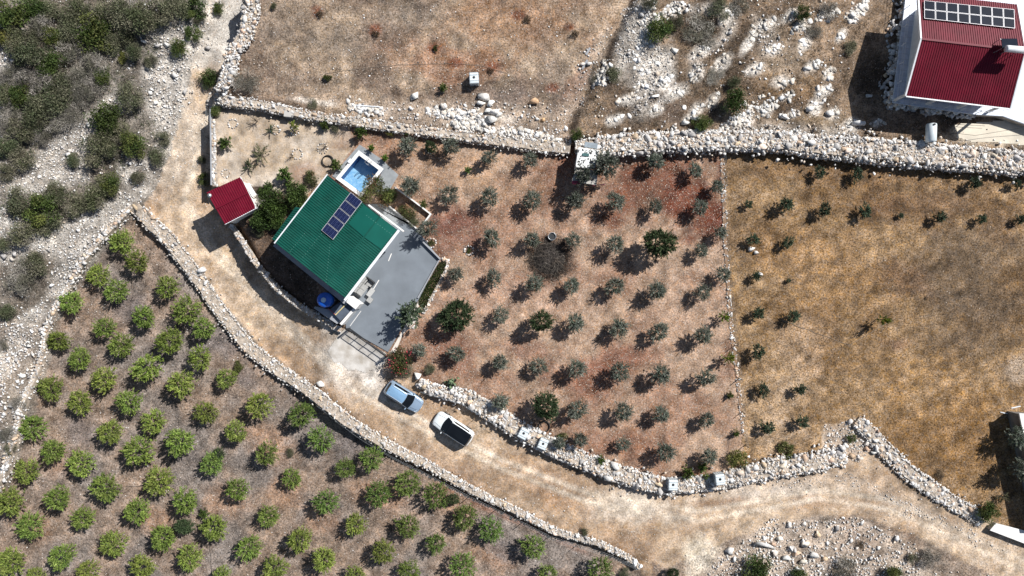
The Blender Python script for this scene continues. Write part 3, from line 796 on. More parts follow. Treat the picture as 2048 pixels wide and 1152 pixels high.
for i, (x, y, s) in enumerate(((1545,1010+80,15),(1560,1078,14),(1578,1098,18),(1595,1108,16),(1613,1090,16),(1630,1112,17),(1650,1120,15),(1606,1125,16),(1576,1118,17),(1640,1070,16),(1556,1108,19),(1690,930-10,16),(1706,912,15),(1722,918,15),(1748,906,13),(1735,898,12))):
    warmc = [(.55,.40,.28),(.62,.56,.48),WH][i % 3]
    place = 'in the lower right rubble field' if i < 11 else 'inside the corner of the two lower right walls'
    nm = ['rust stained', 'cream', 'white'][i % 3]
    BL_.append((nm, place, x, y, s, warmc))
for nm, place, x, y, s, warmc in BL_:
    k = sorted(b[2] for b in BL_ if b[0] == nm and b[1] == place).index(x) + 1
    boulder(x, y, s, f'{nm} boulder, {ordn(k)} from left {place}', warmc, 1.2, f'{nm} boulders {place}')
# ------------------------------------------------------------------ building materials
def mat_roof(name, col, dust, ang, amount):
    m = mat_plain(name, col, .5, 0, .20, .7, 0, .18); nt = m.node_tree; N = nt.nodes; L = nt.links; b = N['Principled BSDF']
    tc = N.new('ShaderNodeTexCoord'); mp = N.new('ShaderNodeMapping'); mp.inputs['Rotation'].default_value = (0, 0, ang); mp.inputs['Scale'].default_value = (.35, 5.0, 1)
    L.new(tc.outputs['Object'], mp.inputs['Vector'])
    nz = N.new('ShaderNodeTexNoise'); nz.inputs['Scale'].default_value = 1.6; nz.inputs['Detail'].default_value = 6; L.new(mp.outputs[0], nz.inputs['Vector'])
    n2 = N.new('ShaderNodeTexNoise'); n2.inputs['Scale'].default_value = .8; n2.inputs['Detail'].default_value = 7; n2.inputs['Distortion'].default_value = 1; L.new(tc.outputs['Object'], n2.inputs['Vector'])
    mu = N.new('ShaderNodeMath'); mu.operation = 'MULTIPLY'; L.new(nz.outputs['Fac'], mu.inputs[0]); L.new(n2.outputs['Fac'], mu.inputs[1])
    mr = N.new('ShaderNodeMapRange'); mr.inputs['From Min'].default_value = .14; mr.inputs['From Max'].default_value = .42; mr.inputs['To Max'].default_value = amount; L.new(mu.outputs[0], mr.inputs['Value'])
    old = b.inputs['Base Color'].links[0].from_socket
    mx = N.new('ShaderNodeMix'); mx.data_type = 'RGBA'; L.new(mr.outputs['Result'], mx.inputs[0]); L.new(old, mx.inputs[6]); mx.inputs[7].default_value = (*dust, 1)
    L.new(mx.outputs[2], b.inputs['Base Color']); return m
M_GREEN = mat_roof('green_sheet', (0.004, .064, .048), (.035, .11, .085), -.66, .22)
M_GREENF = mat_plain('green_flat_sheet', (0.006, .088, .068), .45, 0, .10, .7, 0, .2)
M_RED = mat_roof('dark_red_sheet', (.130, .004, .017), (.17, .04, .05), 1.47, .16)
M_WHITE = mat_plain('white_plaster', (.74, .72, .69), .85, 0, .08, 1.6, .1)
M_WHITEM = mat_plain('white_metal', (.70, .72, .74), .35, 0, .08, 3, 0)
M_GREYW = mat_plain('grey_plaster', (.30, .31, .33), .9, 0, .12, 1.5, .1)
M_PATIO = mat_plain('grey_patio_coat', (.165, .187, .212), .75, 0, .16, .45, .08)
M_CONC = mat_plain('concrete', (.44, .42, .39), .9, 0, .16, 1.0, .15)
M_PALEC = mat_plain('pale_concrete', (.60, .55, .49), .9, 0, .14, .8, .15)
M_CELL = mat_plain('solar_cells', (.008, .012, .048), .22, 0, .15, 1.2, 0, .3)
M_CELLK = mat_plain('black_solar_cells', (.007, .010, .020), .22, 0, .2, 1.0, 0, .22)
M_CELLLINE = mat_plain('cell_lines', (.10, .13, .26), .3, 0, .05, 3)
M_ALU = mat_plain('aluminium', (.62, .62, .64), .4, .4, .06, 4)
M_DARK = mat_plain('dark_metal', (.035, .037, .04), .5, .3, .2, 4)
M_BLACK = mat_plain('black_rubber', (.012, .012, .013), .7, 0, .2, 6, .2)
M_PLAST = mat_plain('white_tank_plastic', (.62, .68, .70), .4, 0, .08, 3)
M_GALV = mat_plain('galvanised_steel', (.50, .53, .55), .35, .7, .12, 4)
M_BLUE = mat_plain('blue_tank_plastic', (.012, .11, .55), .35, 0, .12, 2)
M_WOOD = mat_plain('grey_wood', (.24, .20, .16), .85, 0, .25, 4, .3)
M_TILE = mat_plain('terrace_tiles', (.56, .61, .70), .5, 0, .14, 2.4, .05)  # white tiles; the blue of skylight in shadow is put into the colour

def unit(v): return Vector(v).normalized()
def corr(mb, A_, B_, C_, D_, ribs, h=.045):
    """ribbed sheet; ribs run A->D and B->C, `ribs` of them side by side between A and B"""
    A_, B_, C_, D_ = map(Vector, (A_, B_, C_, D_))
    n = (B_ - A_).cross(D_ - A_).normalized()
    if n.z < 0: n = -n
    prof = []
    for i in range(ribs):
        for t, k in ((0, 0), (.42, 0), (.56, 1), (.86, 1)): prof.append(((i + t) / ribs, k * h))
    prof.append((1.0, 0))
    vs = []; fs = []
    for t, k in prof:
        vs += [A_.lerp(B_, t) + n * k, D_.lerp(C_, t) + n * k]
    m = len(prof)
    up = (vs[2] - vs[0]).cross(vs[1] - vs[0]).z > 0
    for i in range(m - 1):
        f = (2 * i, 2 * i + 2, 2 * i + 3, 2 * i + 1)
        fs.append(f if up else f[::-1])
    # under side, so that the sheet has a thickness
    b = len(vs)
    vs += [A_ - n * .02, B_ - n * .02, C_ - n * .02, D_ - n * .02]
    fs += [(b, b + 3, b + 2, b + 1) if up else (b, b + 1, b + 2, b + 3)]
    mb.add(vs, fs); return n
def roof_slope(parent, o, A_, B_, C_, D_, mat, sheets, ribs, name='roof_sheet'):
    A_, B_, C_, D_ = map(Vector, (A_, B_, C_, D_))
    for i in range(sheets):
        a, b = i / sheets, (i + 1) / sheets
        mb = MB(o); lift = Vector((0, 0, .006 * (i % 2)))
        corr(mb, A_.lerp(B_, a) + lift, A_.lerp(B_, b) + lift, D_.lerp(C_, b) + lift, D_.lerp(C_, a) + lift, ribs)
        mb.build(name, mat, parent)

# ------------------------------------------------------------------ the green roofed house
o = P(672, 475, 0); o = Vector((o.x, o.y, 0))
house = thing('green_roof_house', 'white house with a long ribbed green metal roof beside the small pool', 'house', o)
ZE, ZR, ZP = 4.1, 4.75, 4.2
L1 = P(655, 351, ZE); L2 = P(551, 486, ZE); R3 = P(690, 596, ZP); R4 = P(795, 460, ZP)
K1 = P(655, 569, ZR); K2 = P(760, 433, ZR)
ax = unit((R3 - L2).xy.to_3d()); ay = unit((L1 - L2).xy.to_3d())
def inset(p, a, b): return (p + ax * a + ay * b).xy
wall = MB(o)
wp = [inset(L2, .5, .3), inset(R3, -.55, .3), inset(R4, -.55, -.35), inset(L1, .5, -.35)]
wall.prism([tuple(p) for p in wp], -.9, [ZE - .12, ZP - .14, ZP - .14, ZE - .12])
wob_ = wall.build('wall', M_WHITE, house)
gab = MB(o)
for (a, k, b) in ((inset(L2, .5, .3), K1 + ay * .3, inset(R3, -.55, .3)), (inset(L1, .5, -.35), K2 - ay * .35, inset(R4, -.55, -.35))):
    s = -.2 if a is not None else 0
    d = ay * (.18 if k is not None and (k - K1).length < 2 else -.18)
    q = [Vector((a.x, a.y, ZE - .12)), Vector((b.x, b.y, ZP - .14)), Vector((k.x, k.y, ZR - .10))]
    gab.add(q + [p + d for p in q], [(0, 1, 2), (5, 4, 3), (0, 3, 4, 1), (1, 4, 5, 2), (2, 5, 3, 0)])
gab.build('gable', M_WHITE, house)
roof = MB(o)
up = Vector((0, 0, 1))
roof.slab([L2 + up * -.09, K1 + up * -.09, K2 + up * -.09, L1 + up * -.09], (0, 0, 1), .05)
roof.slab([K1 + up * -.09, R3 + up * -.09, R4 + up * -.09, K2 + up * -.09], (0, 0, 1), .05)
roof_o = roof.build('roof', M_GREEN, house)
roof_slope(roof_o, o, L1, L2, K1, K2, M_GREEN, 9, 4)
roof_slope(roof_o, o, K2, K1, R3, R4, M_GREEN, 9, 4)
MB(o).bar(K1 + up * .06, K2 + up * .06, .16, .03).build('ridge_cap', M_GREEN, roof_o)
nL = (K1 - L2).cross(L1 - L2).normalized(); nL = nL if nL.z > 0 else -nL
nR = (R3 - K1).cross(K2 - K1).normalized(); nR = nR if nR.z > 0 else -nR
fl = MB(o)
def onL(px, py, d): return Pplane(px, py, L2 + nL * d, nL)
def onR(px, py, d): return Pplane(px, py, R3 + nR * d, nR)
fl.slab([onL(727, 410, .055), onL(758, 434.5, .055), onL(728, 474.5, .055), onL(697, 447, .055)], nL, .012)
fl.build('flat_roof_sheet', M_GREENF, roof_o)
fl = MB(o)
fl.slab([onR(760, 433.5, .06), onR(793, 460, .06), onR(762, 498, .06), onR(729, 475, .06)], nR, .012)
fl.build('flat_roof_sheet', M_GREENF, roof_o)
scw = MB(o)
for i in range(12):
    t = i / 11; x, y = 733 + 50 * t, 431 + 38 * t
    q = onL(x, y, .075) if (x - 744) + (y - 455) * .77 < 0 else onR(x, y, .085)
    scw.box(q, (.08, .035, .015), -.6)
M_SCREW = mat_plain('screw_caps', (.16, .34, .29), .5)
scw.build('screws', M_SCREW, roof_o)
sw = MB(o)
for (x0, y0, x1, y1) in ((609, 467, 580, 503), (643, 467, 606, 514)):
    for i in range(9):
        t = i / 8; sw.box(onL(x0 + (x1 - x0) * t, y0 + (y1 - y0) * t, .055), (.06, .03, .012), .9)
for i in range(14):
    t = i / 13; sw.box(onL(660 - 8 * t, 489 + 76 * t, .055), (.03, .06, .012), 0)
sw.build('screws', M_SCREW, roof_o)
MB(o).bar(L1 + ay * .1 - ax * .07 + up * .0, L2 - ay * .1 - ax * .07, .12, .12).build('gutter', M_WHITEM, roof_o)
MB(o).bar(R4 + ax * .14 + ay * .1, R3 + ax * .14 - ay * .2, .27, .10).build('gutter', M_WHITEM, roof_o)
MB(o).bar(P(735, 408, 3.4) + ax * .2, P(808, 463, 3.4), .16, .5).build('parapet', M_WHITE, house)
MB(o).bar(L1 + ay * .03 + up * -.05, K2 + ay * .03 + up * -.05, .05, .14).build('fascia', M_DARK, roof_o)
# lower lean-to roof beyond the left eave
AW = [P(603, 416, 3.5), P(552, 484, 3.5), P(544, 478, 3.2), P(591, 414, 3.2)]
awn = MB(o); awn.slab([p - up * .07 for p in AW], (0, 0, 1), .04)
aw_o = awn.build('awning', M_GREEN, house)
roof_slope(aw_o, o, AW[0], AW[1], AW[2], AW[3], M_GREEN, 4, 4)
ps = MB(o)
for p in (AW[2], AW[3]): ps.bar(Vector((p.x + .1, p.y, -1)), Vector((p.x + .1, p.y, 3.15)), .08, .08)
ps.build('awning_post', M_DARK, house)
# narrow terrace along the shaded side
t0 = [P(546, 492, 1.6), P(692, 611, 1.6)]
MB(o).prism([tuple((t0[0]).xy), tuple(t0[1].xy), tuple((t0[1] + ay * .9).xy), tuple((t0[0] + ay * .9).xy)], -1.2, 1.6).build('side_terrace', M_GREYW, house)
# door and windows of the patio front
f0 = Vector((*wp[1], 0)); f1 = Vector((*wp[2], 0)); fd = (f1 - f0).normalized(); fn = Vector((fd.y, -fd.x, 0))
if fn.dot(ax) < 0: fn = -fn
ang = math.atan2(fd.y, fd.x)
for t, w, z0, z1, nm in ((.22, 1.3, 1.0, 2.2, 'window'), (.48, 1.0, .05, 2.15, 'door'), (.76, 1.3, 1.0, 2.2, 'window')):
    c = f0.lerp(f1, t) + fn * .03
    fr = MB(o).box((c.x, c.y, (z0 + z1) / 2), (w, .08, z1 - z0), ang).build(nm, M_WHITEM, house)
    c2 = c + fn * .03
    MB(o).box((c2.x, c2.y, (z0 + z1) / 2), (w - .16, .05, z1 - z0 - .16), ang).build('pane' if nm == 'window' else 'door_leaf', M_CELLK if nm == 'window' else M_WOOD, fr)

# solar panels of the green roof
so = onL(684, 431, .2)
arr = thing('solar_array', 'row of five dark blue solar panels on the green roof', 'solar panels', so)
c0, c1, c2_, c3 = onL(702, 384, .16), onL(725, 403, .16), onL(666, 480, .16), onL(642.5, 461, .16)
for i in range(5):
    a, b = i / 5 + .006, (i + 1) / 5 - .006
    q = [c0.lerp(c3, a), c1.lerp(c2_, a), c1.lerp(c2_, b), c0.lerp(c3, b)]
    pn = MB(so).slab(q, nL, .04).build('solar_panel', M_ALU, arr)
    cen = sum(q, Vector()) / 4
    iq = [cen + (p - cen) * .93 for p in q]
    MB(so).slab([p + nL * .041 for p in iq], nL, .006).build('cells', M_CELL, pn)
    g = MB(so)
    for k in range(1, 6):
        t = k / 6; g.bar(iq[0].lerp(iq[3], t) + nL * .049, iq[1].lerp(iq[2], t) + nL * .049, .012, .004, nL)
    for k in range(1, 4):
        t = k / 4; g.bar(iq[0].lerp(iq[1], t) + nL * .049, iq[3].lerp(iq[2], t) + nL * .049, .012, .004, nL)
    g.build('cell_lines', M_CELLLINE, pn)
rl = MB(so)
for t in (.2, .8): rl.bar(c0.lerp(c1, t) - nL * .05, c3.lerp(c2_, t) - nL * .05, .05, .07, nL)
rl.build('mounting_rail', M_ALU, arr)

# ------------------------------------------------------------------ patio and paving
def paved(name, px, z0, z1, mat, kind='structure', zp=None):
    pts = [tuple(P(x, y, z1).xy) for x, y in px]
    ob = MB().prism(pts, z0, z1).build(name, mat); tag(ob, kind=kind); return ob
M_PAVE = mat_plain('grey_paving', (.25, .265, .275), .85, 0, .2, 1.3, .15)
paved('patio', [(770, 452), (797, 447), (826, 449), (879, 517), (838, 598), (776, 704), (692, 656), (690, 600), (720, 560)], -.3, .05, M_PATIO)
paved('side_path', [(742, 408), (775, 408), (836, 460), (826, 449.5), (797, 452.5), (766, 450), (722, 408)], -.3, .042, M_PAVE)
paved('pool_paving', [(710, 300), (719, 289), (760, 316), (797, 350), (778, 382), (745, 385), (766, 340), (717, 301)], -.3, .06, M_PAVE)
paved('pool_paving', [(664, 352), (712, 297), (717, 301), (672, 357)], -.3, .058, M_PAVE)
paved('gate_ramp', [(838, 601), (836, 640), (806, 668), (790, 706), (779, 707)], -.3, .03, M_PALEC)
paved('garden_paving', [(500, 385), (520, 388), (532, 398), (528, 410), (512, 412)], -.3, .0, M_PALEC)
# entrance concrete follows the sloping lane: a draped slab
def draped(name, poly, up_, mat, step=.5, label=None, zf=None):
    pts = [P(x, y, -.4) for x, y in poly]
    xs = [p.x for p in pts]; ys = [p.y for p in pts]
    gx = np.arange(min(xs), max(xs) + step, step); gy = np.arange(min(ys), max(ys) + step, step)
    Xg, Yg = np.meshgrid(gx, gy, indexing='ij'); Zg = zta(Xg, Yg) + up_
    idx = np.arange(Xg.size).reshape(Xg.shape)
    cx = (Xg[:-1, :-1] + step / 2); cy = (Yg[:-1, :-1] + step / 2)
    ins = pip(cx, cy, [tuple(p.xy) for p in pts]).reshape(-1)
    q = np.stack([idx[:-1, :-1], idx[1:, :-1], idx[1:, 1:], idx[:-1, 1:]], -1).reshape(-1, 4)[ins]
    used, inv = np.unique(q, return_inverse=True)
    me = npmesh(name, np.stack([Xg, Yg, Zg], -1).reshape(-1, 3)[used], inv.reshape(-1, 4), mat, None, True)
    ob = link(name, me); tag(ob, kind='structure'); return ob
draped('concrete_apron', [(655, 702), (664, 690), (678, 668), (690, 658), (735, 685), (774, 706), (778, 716), (768, 728), (758, 740), (744, 738), (730, 746), (712, 738), (698, 742), (684, 726), (668, 724)], .03, mat_plain('worn_concrete', (.56, .53, .49), .9, 0, .1, 1.1, .4, .3, (.36, .32, .27), (.30, .62)), .12)
draped('concrete_slab', [(1896, 254), (2060, 240), (2140, 236), (2140, 300), (2060, 296), (1990, 291), (1930, 289), (1900, 280)], .03, mat_plain('cream_concrete', (.60, .54, .44), .9, 0, .14, .5, .15), .15)

# low walls of the planting beds
def low_wall(label, pts, h, w, mat=None, name='garden_wall', z0=-.3):
    root_p = P(*pts[0]); root_p.z = 0
    rt = thing(name, label, 'low wall', root_p)
    for k, (a, b) in enumerate(zip(pts[:-1], pts[1:])):
        p, q = P(*a, h), P(*b, h); d = (q - p).normalized()
        e0 = d * (w / 2) if k > 0 else Vector(); 
        mb = MB(root_p); mb.bar(Vector((p.x, p.y, (h + z0) / 2)) - e0 * 0 , Vector((q.x, q.y, (h + z0) / 2)) + d * (w / 2), w, h - z0 - .002 * k)
        bevel(mb.build('wall_run', mat or M_WHITE, rt), .02)
    return rt
low_wall('thin white wall of the planting bed between side path and orchard', [(789, 374), (826, 401), (861, 428), (846, 448)], .6, .16)
low_wall('white topped kerb wall along the grey side path', [(778, 412), (808, 436), (838, 461), (828, 474)], .35, .15)
low_wall('dark topped low wall on the upper right patio edge', [(840, 478), (879, 517)], .4, .16, M_GREYW)
low_wall('grey kerb between the patio and the narrow lawn', [(879, 518), (836, 595)], .22, .14, M_GREYW)

# ------------------------------------------------------------------ pool
po = P(719, 347, 0)
pool = thing('swimming_pool', 'small rectangular pool with white coping and blue mosaic floor', 'pool', po)
ZC = .38
PT, PR_, PB, PL_ = [P(x, y, ZC) for x, y in ((717.5, 301), (767, 338), (722, 394), (672, 357))]
cen = (PT + PR_ + PB + PL_) / 4
def insd(p, k): 
    d = p - cen; return cen + d - d.normalized() * k
ring = [PT, PR_, PB, PL_]; inn = [insd(p, .50) for p in ring]
M_POOLT = bpy.data.materials.new('pool_mosaic'); M_POOLT.use_nodes = True
nt = M_POOLT.node_tree; N_ = nt.nodes; L_ = nt.links
tc = N_.new('ShaderNodeTexCoord'); vo = N_.new('ShaderNodeTexVoronoi'); vo.inputs['Scale'].default_value = 5.0
nz = N_.new('ShaderNodeTexNoise'); nz.inputs['Scale'].default_value = 1.4; nz.inputs['Detail'].default_value = 5
mp = N_.new('ShaderNodeMapping'); mp.inputs['Rotation'].default_value = (0, 0, -.64)
L_.new(tc.outputs['Object'], mp.inputs['Vector']); L_.new(mp.outputs[0], vo.inputs['Vector']); L_.new(mp.outputs[0], nz.inputs['Vector'])
rp = N_.new('ShaderNodeValToRGB'); rp.color_ramp.elements[0].color = (.17, .42, .66, 1); rp.color_ramp.elements[1].color = (.56, .74, .86, 1)
ad = N_.new('ShaderNodeMath'); ad.operation = 'ADD'; sp = N_.new('ShaderNodeSeparateColor'); L_.new(vo.outputs['Color'], sp.inputs['Color'])
ml = N_.new('ShaderNodeMath'); ml.operation = 'MULTIPLY'; ml.inputs[1].default_value = .55; L_.new(sp.outputs[0], ml.inputs[0])
m2 = N_.new('ShaderNodeMath'); m2.operation = 'MULTIPLY'; m2.inputs[1].default_value = .5; L_.new(nz.outputs['Fac'], m2.inputs[0])
L_.new(ml.outputs[0], ad.inputs[0]); L_.new(m2.outputs[0], ad.inputs[1]); L_.new(ad.outputs[0], rp.inputs['Fac'])
L_.new(rp.outputs[0], N_['Principled BSDF'].inputs['Base Color']); N_['Principled BSDF'].inputs['Roughness'].default_value = .4
ZF = -1.05
MB(po).prism([tuple(p.xy) for p in inn], ZF - .15, ZF).build('pool_floor', M_POOLT, pool)
M_POOLW = mat_plain('shade_darkened_pool_tiles', (.045, .13, .32), .4, 0, .15, 4)  # tiles darkened to cut bounce light and deepen the shadow in the basin
for i in range(4):
    a, b, c, d = ring[i], ring[(i + 1) % 4], inn[(i + 1) % 4], inn[i]
    MB(po).prism([tuple(q.xy) for q in (a, b, c, d)], -1.3, ZC - .06).build('pool_wall', M_POOLW, pool)
    e = .04; a2, b2, c2, d2 = [cen + (q - cen) * k for q, k in ((a, 1.012), (b, 1.012), (c, .985), (d, .985))]
    MB(po).prism([tuple(q.xy) for q in (a2, b2, c2, d2)], ZC - .06, ZC + .003 * i).build('coping', M_WHITE, pool)
M_WATER = bpy.data.materials.new('water'); M_WATER.use_nodes = True
nt = M_WATER.node_tree; N_ = nt.nodes; L_ = nt.links; N_.remove(N_['Principled BSDF'])
tr = N_.new('ShaderNodeBsdfTransparent'); tr.inputs[0].default_value = (.84, .94, .99, 1)
gl = N_.new('ShaderNodeBsdfGlossy'); gl.inputs['Roughness'].default_value = .03
fr = N_.new('ShaderNodeFresnel'); fr.inputs['IOR'].default_value = 1.33
nz = N_.new('ShaderNodeTexNoise'); nz.inputs['Scale'].default_value = 4; bp = N_.new('ShaderNodeBump'); bp.inputs['Strength'].default_value = .15
tc = N_.new('ShaderNodeTexCoord'); L_.new(tc.outputs['Object'], nz.inputs['Vector']); L_.new(nz.outputs['Fac'], bp.inputs['Height']); L_.new(bp.outputs['Normal'], gl.inputs['Normal'])
mx = N_.new('ShaderNodeMixShader'); L_.new(fr.outputs[0], mx.inputs[0]); L_.new(tr.outputs[0], mx.inputs[1]); L_.new(gl.outputs[0], mx.inputs[2]); L_.new(mx.outputs[0], N_['Material Output'].inputs['Surface'])
MB(po).add([Vector((p.x, p.y, .02)) for p in inn], [(3, 2, 1, 0)] if ((inn[1] - inn[0]).cross(inn[2] - inn[0])).z < 0 else [(0, 1, 2, 3)]).build('water', M_WATER, pool)
# ladder and skimmer boxes
ld = MB(po)
lc = PT.lerp(PR_, .50); inw = (cen - lc).normalized(); al = (PR_ - PT).normalized()
for s in (-.22, .22):
    b = lc + al * s + inw * .1
    ld.tube([b + up * .0, b + up * .55, b + inw * .25 + up * .72, b + inw * .55 + up * .45, b + inw * .56 - up * .75], .03, 6)
for z in (-.1, .15): ld.bar(lc - al * .22 + inw * .66 + up * (z - .35), lc + al * .22 + inw * .66 + up * (z - .35), .08, .03)
ld.build('pool_ladder', M_GALV, pool)
bx = MB(po); c = PL_.lerp(PT, .62); bx.box((c.x, c.y, ZC + .05), (.5, .35, .14), math.atan2((PT - PL_).y, (PT - PL_).x)); bevel(bx.build('skimmer_box', M_WHITEM, pool), .03)
# potted plants and black pots on the pool paving are added with the plants

# ------------------------------------------------------------------ small red roofed hut
zh = zt(*P(462, 402).xy)
ho = P(462, 402, -1.1); ho.z = zh
hut = thing('red_roof_hut', 'small square hut with a dark red ribbed roof beside the lane', 'hut', ho)
ZHE, ZHR = 2.1, 2.55
hT, hL, hB, hR = P(481, 354, ZHE), P(413, 385, ZHE), P(450, 449, ZHE), P(512, 417, ZHE)
hk1 = P(431.5, 417, ZHR); hk2 = P(496.5, 385.5, ZHR)
hc = (hT + hL + hB + hR) / 4
MB(ho).prism([tuple((hc + (p - hc) * .86).xy) for p in (hT, hL, hB, hR)], zh - .4, ZHE - .08).build('wall', M_WHITE, hut)
hr = MB(ho); hr.slab([p - up * .08 for p in (hL, hk1, hk2, hT)], (0, 0, 1), .04); hr.slab([p - up * .08 for p in (hk1, hB, hR, hk2)], (0, 0, 1), .04)
hro = hr.build('roof', M_RED, hut)
roof_slope(hro, ho, hT, hL, hk1, hk2, M_RED, 4, 4); roof_slope(hro, ho, hk2, hk1, hB, hR, M_RED, 4, 4)
MB(ho).bar(hk1 + up * .06, hk2 + up * .06, .18, .03).build('ridge_cap', M_RED, hro)
tr_ = MB(ho); tr_.bar(hT + up * .0, hR + up * .0, .08, .10); tr_.bar(hB, hR, .07, .09); tr_.build('white_trim', M_WHITEM, hro)
vp = Pplane(422, 392, hL, (hk1 - hL).cross(hT - hL).normalized())
vn = MB(ho).lathe((vp.x, vp.y, vp.z - .05), [(.13, 0), (.13, .35), (.24, .38), (.24, .46), (.02, .56)], 12).build('vent_pipe', M_GALV, hut, True)
dd = (hB - hL).normalized(); dn_ = Vector((dd.y, -dd.x, 0)); dn_ = dn_ if dn_.dot(Vector((-1, -1, 0))) > 0 else -dn_
dc = hc + (hL.lerp(hB, .5) - hc) * .87
MB(ho).box((dc.x, dc.y, zh + .95), (.9, .1, 1.9), math.atan2(dd.y, dd.x)).build('door', M_WOOD, hut)
# white sheet standing by the hut
ws_ = P(501, 380, .6)
sh = MB(ws_); a, b = P(494, 368, 1.0), P(508, 391, 1.0)
sh.bar(Vector((a.x, a.y, .9)), Vector((b.x, b.y, .9)), .5, .05); 
wt = thing('work_table', 'white work table against the right side of the small red hut', 'table', ws_)
sh.build('table_top', M_WHITEM, wt)
lg = [(a, -.18), (a, .18), (b, -.18), (b, .18)]
nrm_ = (b - a).normalized(); nrm_ = Vector((-nrm_.y, nrm_.x, 0))
for p, s in lg:
    q = p.lerp((a + b) / 2, .1) + nrm_ * s; MB(ws_).bar((q.x, q.y, -.2), (q.x, q.y, .87), .05, .05).build('leg', M_WHITEM, wt)

# ------------------------------------------------------------------ house with the dark red roof and its terrace
zg2 = .7; tz = 1.75
bo = P(1920, 110, tz); bo.z = zg2
rh = thing('red_roof_house', 'house with a big dark red ribbed roof on a raised terrace at top right', 'house', bo)
ZE2, ZR2 = 4.6, 6.2
SW = P(1812.5, 191.5, ZE2); SE = P(2019, 216.5, ZE2); WK = P(1843.5, 78, ZR2); EK = P(2049, 102, ZR2)
NW = Vector((2 * WK.x - SW.x, 2 * WK.y - SW.y, ZE2)); NE = Vector((2 * EK.x - SE.x, 2 * EK.y - SE.y, ZE2))
bx_ = unit((SE - SW).xy.to_3d()); by_ = unit((NW - SW).xy.to_3d())
def ins2(p, a, b): return tuple((p + bx_ * a + by_ * b).xy)
MB(bo).prism([ins2(SW, 1.35, 1.5), ins2(SE, -.35, 1.5), ins2(NE, -.35, -.5), ins2(NW, 1.35, -.5)], zg2 - .3, ZE2 - .1).build('wall', M_WHITE, rh)
gb = MB(bo)
for (a, k, b, d) in ((SW + bx_ * 1.35 + by_ * 1.5 + up * .3, WK + bx_ * 1.35, NW + bx_ * 1.35 - by_ * .5, bx_ * .2), (SE - bx_ * .35 + by_ * .5, EK - bx_ * .35, NE - bx_ * .35 - by_ * .5, -bx_ * .2)):
    q = [a - up * .1, b - up * .1, k - up * .1]
    gb.add(q + [p + d for p in q], [(0, 1, 2), (5, 4, 3), (0, 3, 4, 1), (1, 4, 5, 2), (2, 5, 3, 0)])
gb.build('gable', M_GREYW, rh)
rr = MB(bo); rr.slab([p - up * .09 for p in (SW, SE, EK, WK)], (0, 0, 1), .05); rr.slab([p - up * .09 for p in (WK, EK, NE, NW)], (0, 0, 1), .05)
rro = rr.build('roof', M_RED, rh)
roof_slope(rro, bo, SW, SE, EK, WK, M_RED, 11, 4); roof_slope(rro, bo, WK, EK, NE, NW, M_RED, 11, 4)
MB(bo).bar(WK + up * .06, EK + up * .06, .2, .03).build('ridge_cap', M_RED, rro)
for a, b in ((SW, WK), (WK, NW), (SE, EK), (EK, NE)):
    s = -1 if a in (SW, WK) and b in (WK, NW) else 1
    MB(bo).bar(a + bx_ * s * .10 - up * .05, b + bx_ * s * .10 - up * .05, .16, .24).build('barge_board', M_WHITEM, rro)
MB(bo).bar(SW - by_ * .07 - up * .03, SE - by_ * .07 - up * .03, .12, .12).build('gutter', M_WHITEM, rro)
pc = MB(bo)
for t in (.03, .35, .66, .97):
    q = Vector((*ins2(SW.lerp(SE, t), 0, .35), 0)); pc.bar(q + up * tz, q + up * (ZE2 - .15), .22, .22)
pc.build('porch_columns', M_WHITE, rh)
# south and west openings
sd = bx_; ang2 = math.atan2(sd.y, sd.x)
for t, w, z0, z1, nm in ((.2, 1.2, 2.7, 3.9, 'window'), (.5, 1.0, 1.78, 3.85, 'door'), (.8, 1.2, 2.7, 3.9, 'window')):
    c = Vector((*ins2(SW.lerp(SE, t), 0, 1.5), 0)) - by_ * .03
    f_ = MB(bo).box((c.x, c.y, (z0 + z1) / 2), (w, .08, z1 - z0), ang2).build(nm, M_WHITEM, rh)
    c = c - by_ * .03; MB(bo).box((c.x, c.y, (z0 + z1) / 2), (w - .16, .05, z1 - z0 - .16), ang2).build('pane' if nm == 'window' else 'door_leaf', M_CELLK if nm == 'window' else M_WOOD, f_)
# terrace with stone retaining wall
TR = [(1786, 205), (1953, 229), (2006, 232), (2090, 262), (2090, -60), (1818, -60)]
tpts = [tuple(P(x, y, tz).xy) for x, y in TR]
MB(bo).prism(tpts, tz - .22, tz).build('terrace_floor', M_TILE, rh)
core = MB(bo); cx_ = sum(p[0] for p in tpts) / 6; cy_ = sum(p[1] for p in tpts) / 6
core.prism([(cx_ + (x - cx_) * .985, cy_ + (y - cy_) * .985) for x, y in tpts], zg2 - .5, tz - .22)
core.build('terrace_base', M_CORE, rh)
jn = MB(bo)      # joints of the paving
for i in range(1, 26):
    q = Vector(tpts[0]).to_3d() + bx_ * i * .6; jn.bar((q.x + bx_.x * 0, q.y, tz + .002), (q.x + by_.x * 13, q.y + by_.y * 13, tz + .002), .015, .008)
for j in range(1, 20):
    q = Vector(tpts[0]).to_3d() + by_ * j * .6; jn.bar((q.x, q.y, tz + .003), (q.x + bx_.x * 13, q.y + bx_.y * 13, tz + .003), .015, .008)
tag(jn.build('paving_joints', M_GREYW, rh), kind='stuff')
rw = thing('retaining_wall', 'shaded rough stone retaining wall around the red roof house terrace', 'retaining wall', (tpts[0][0], tpts[0][1], zg2))
r_ = random.Random(5); edge = [Vector(tpts[5]).to_3d(), Vector(tpts[0]).to_3d(), Vector(tpts[1]).to_3d()]
nst = 0
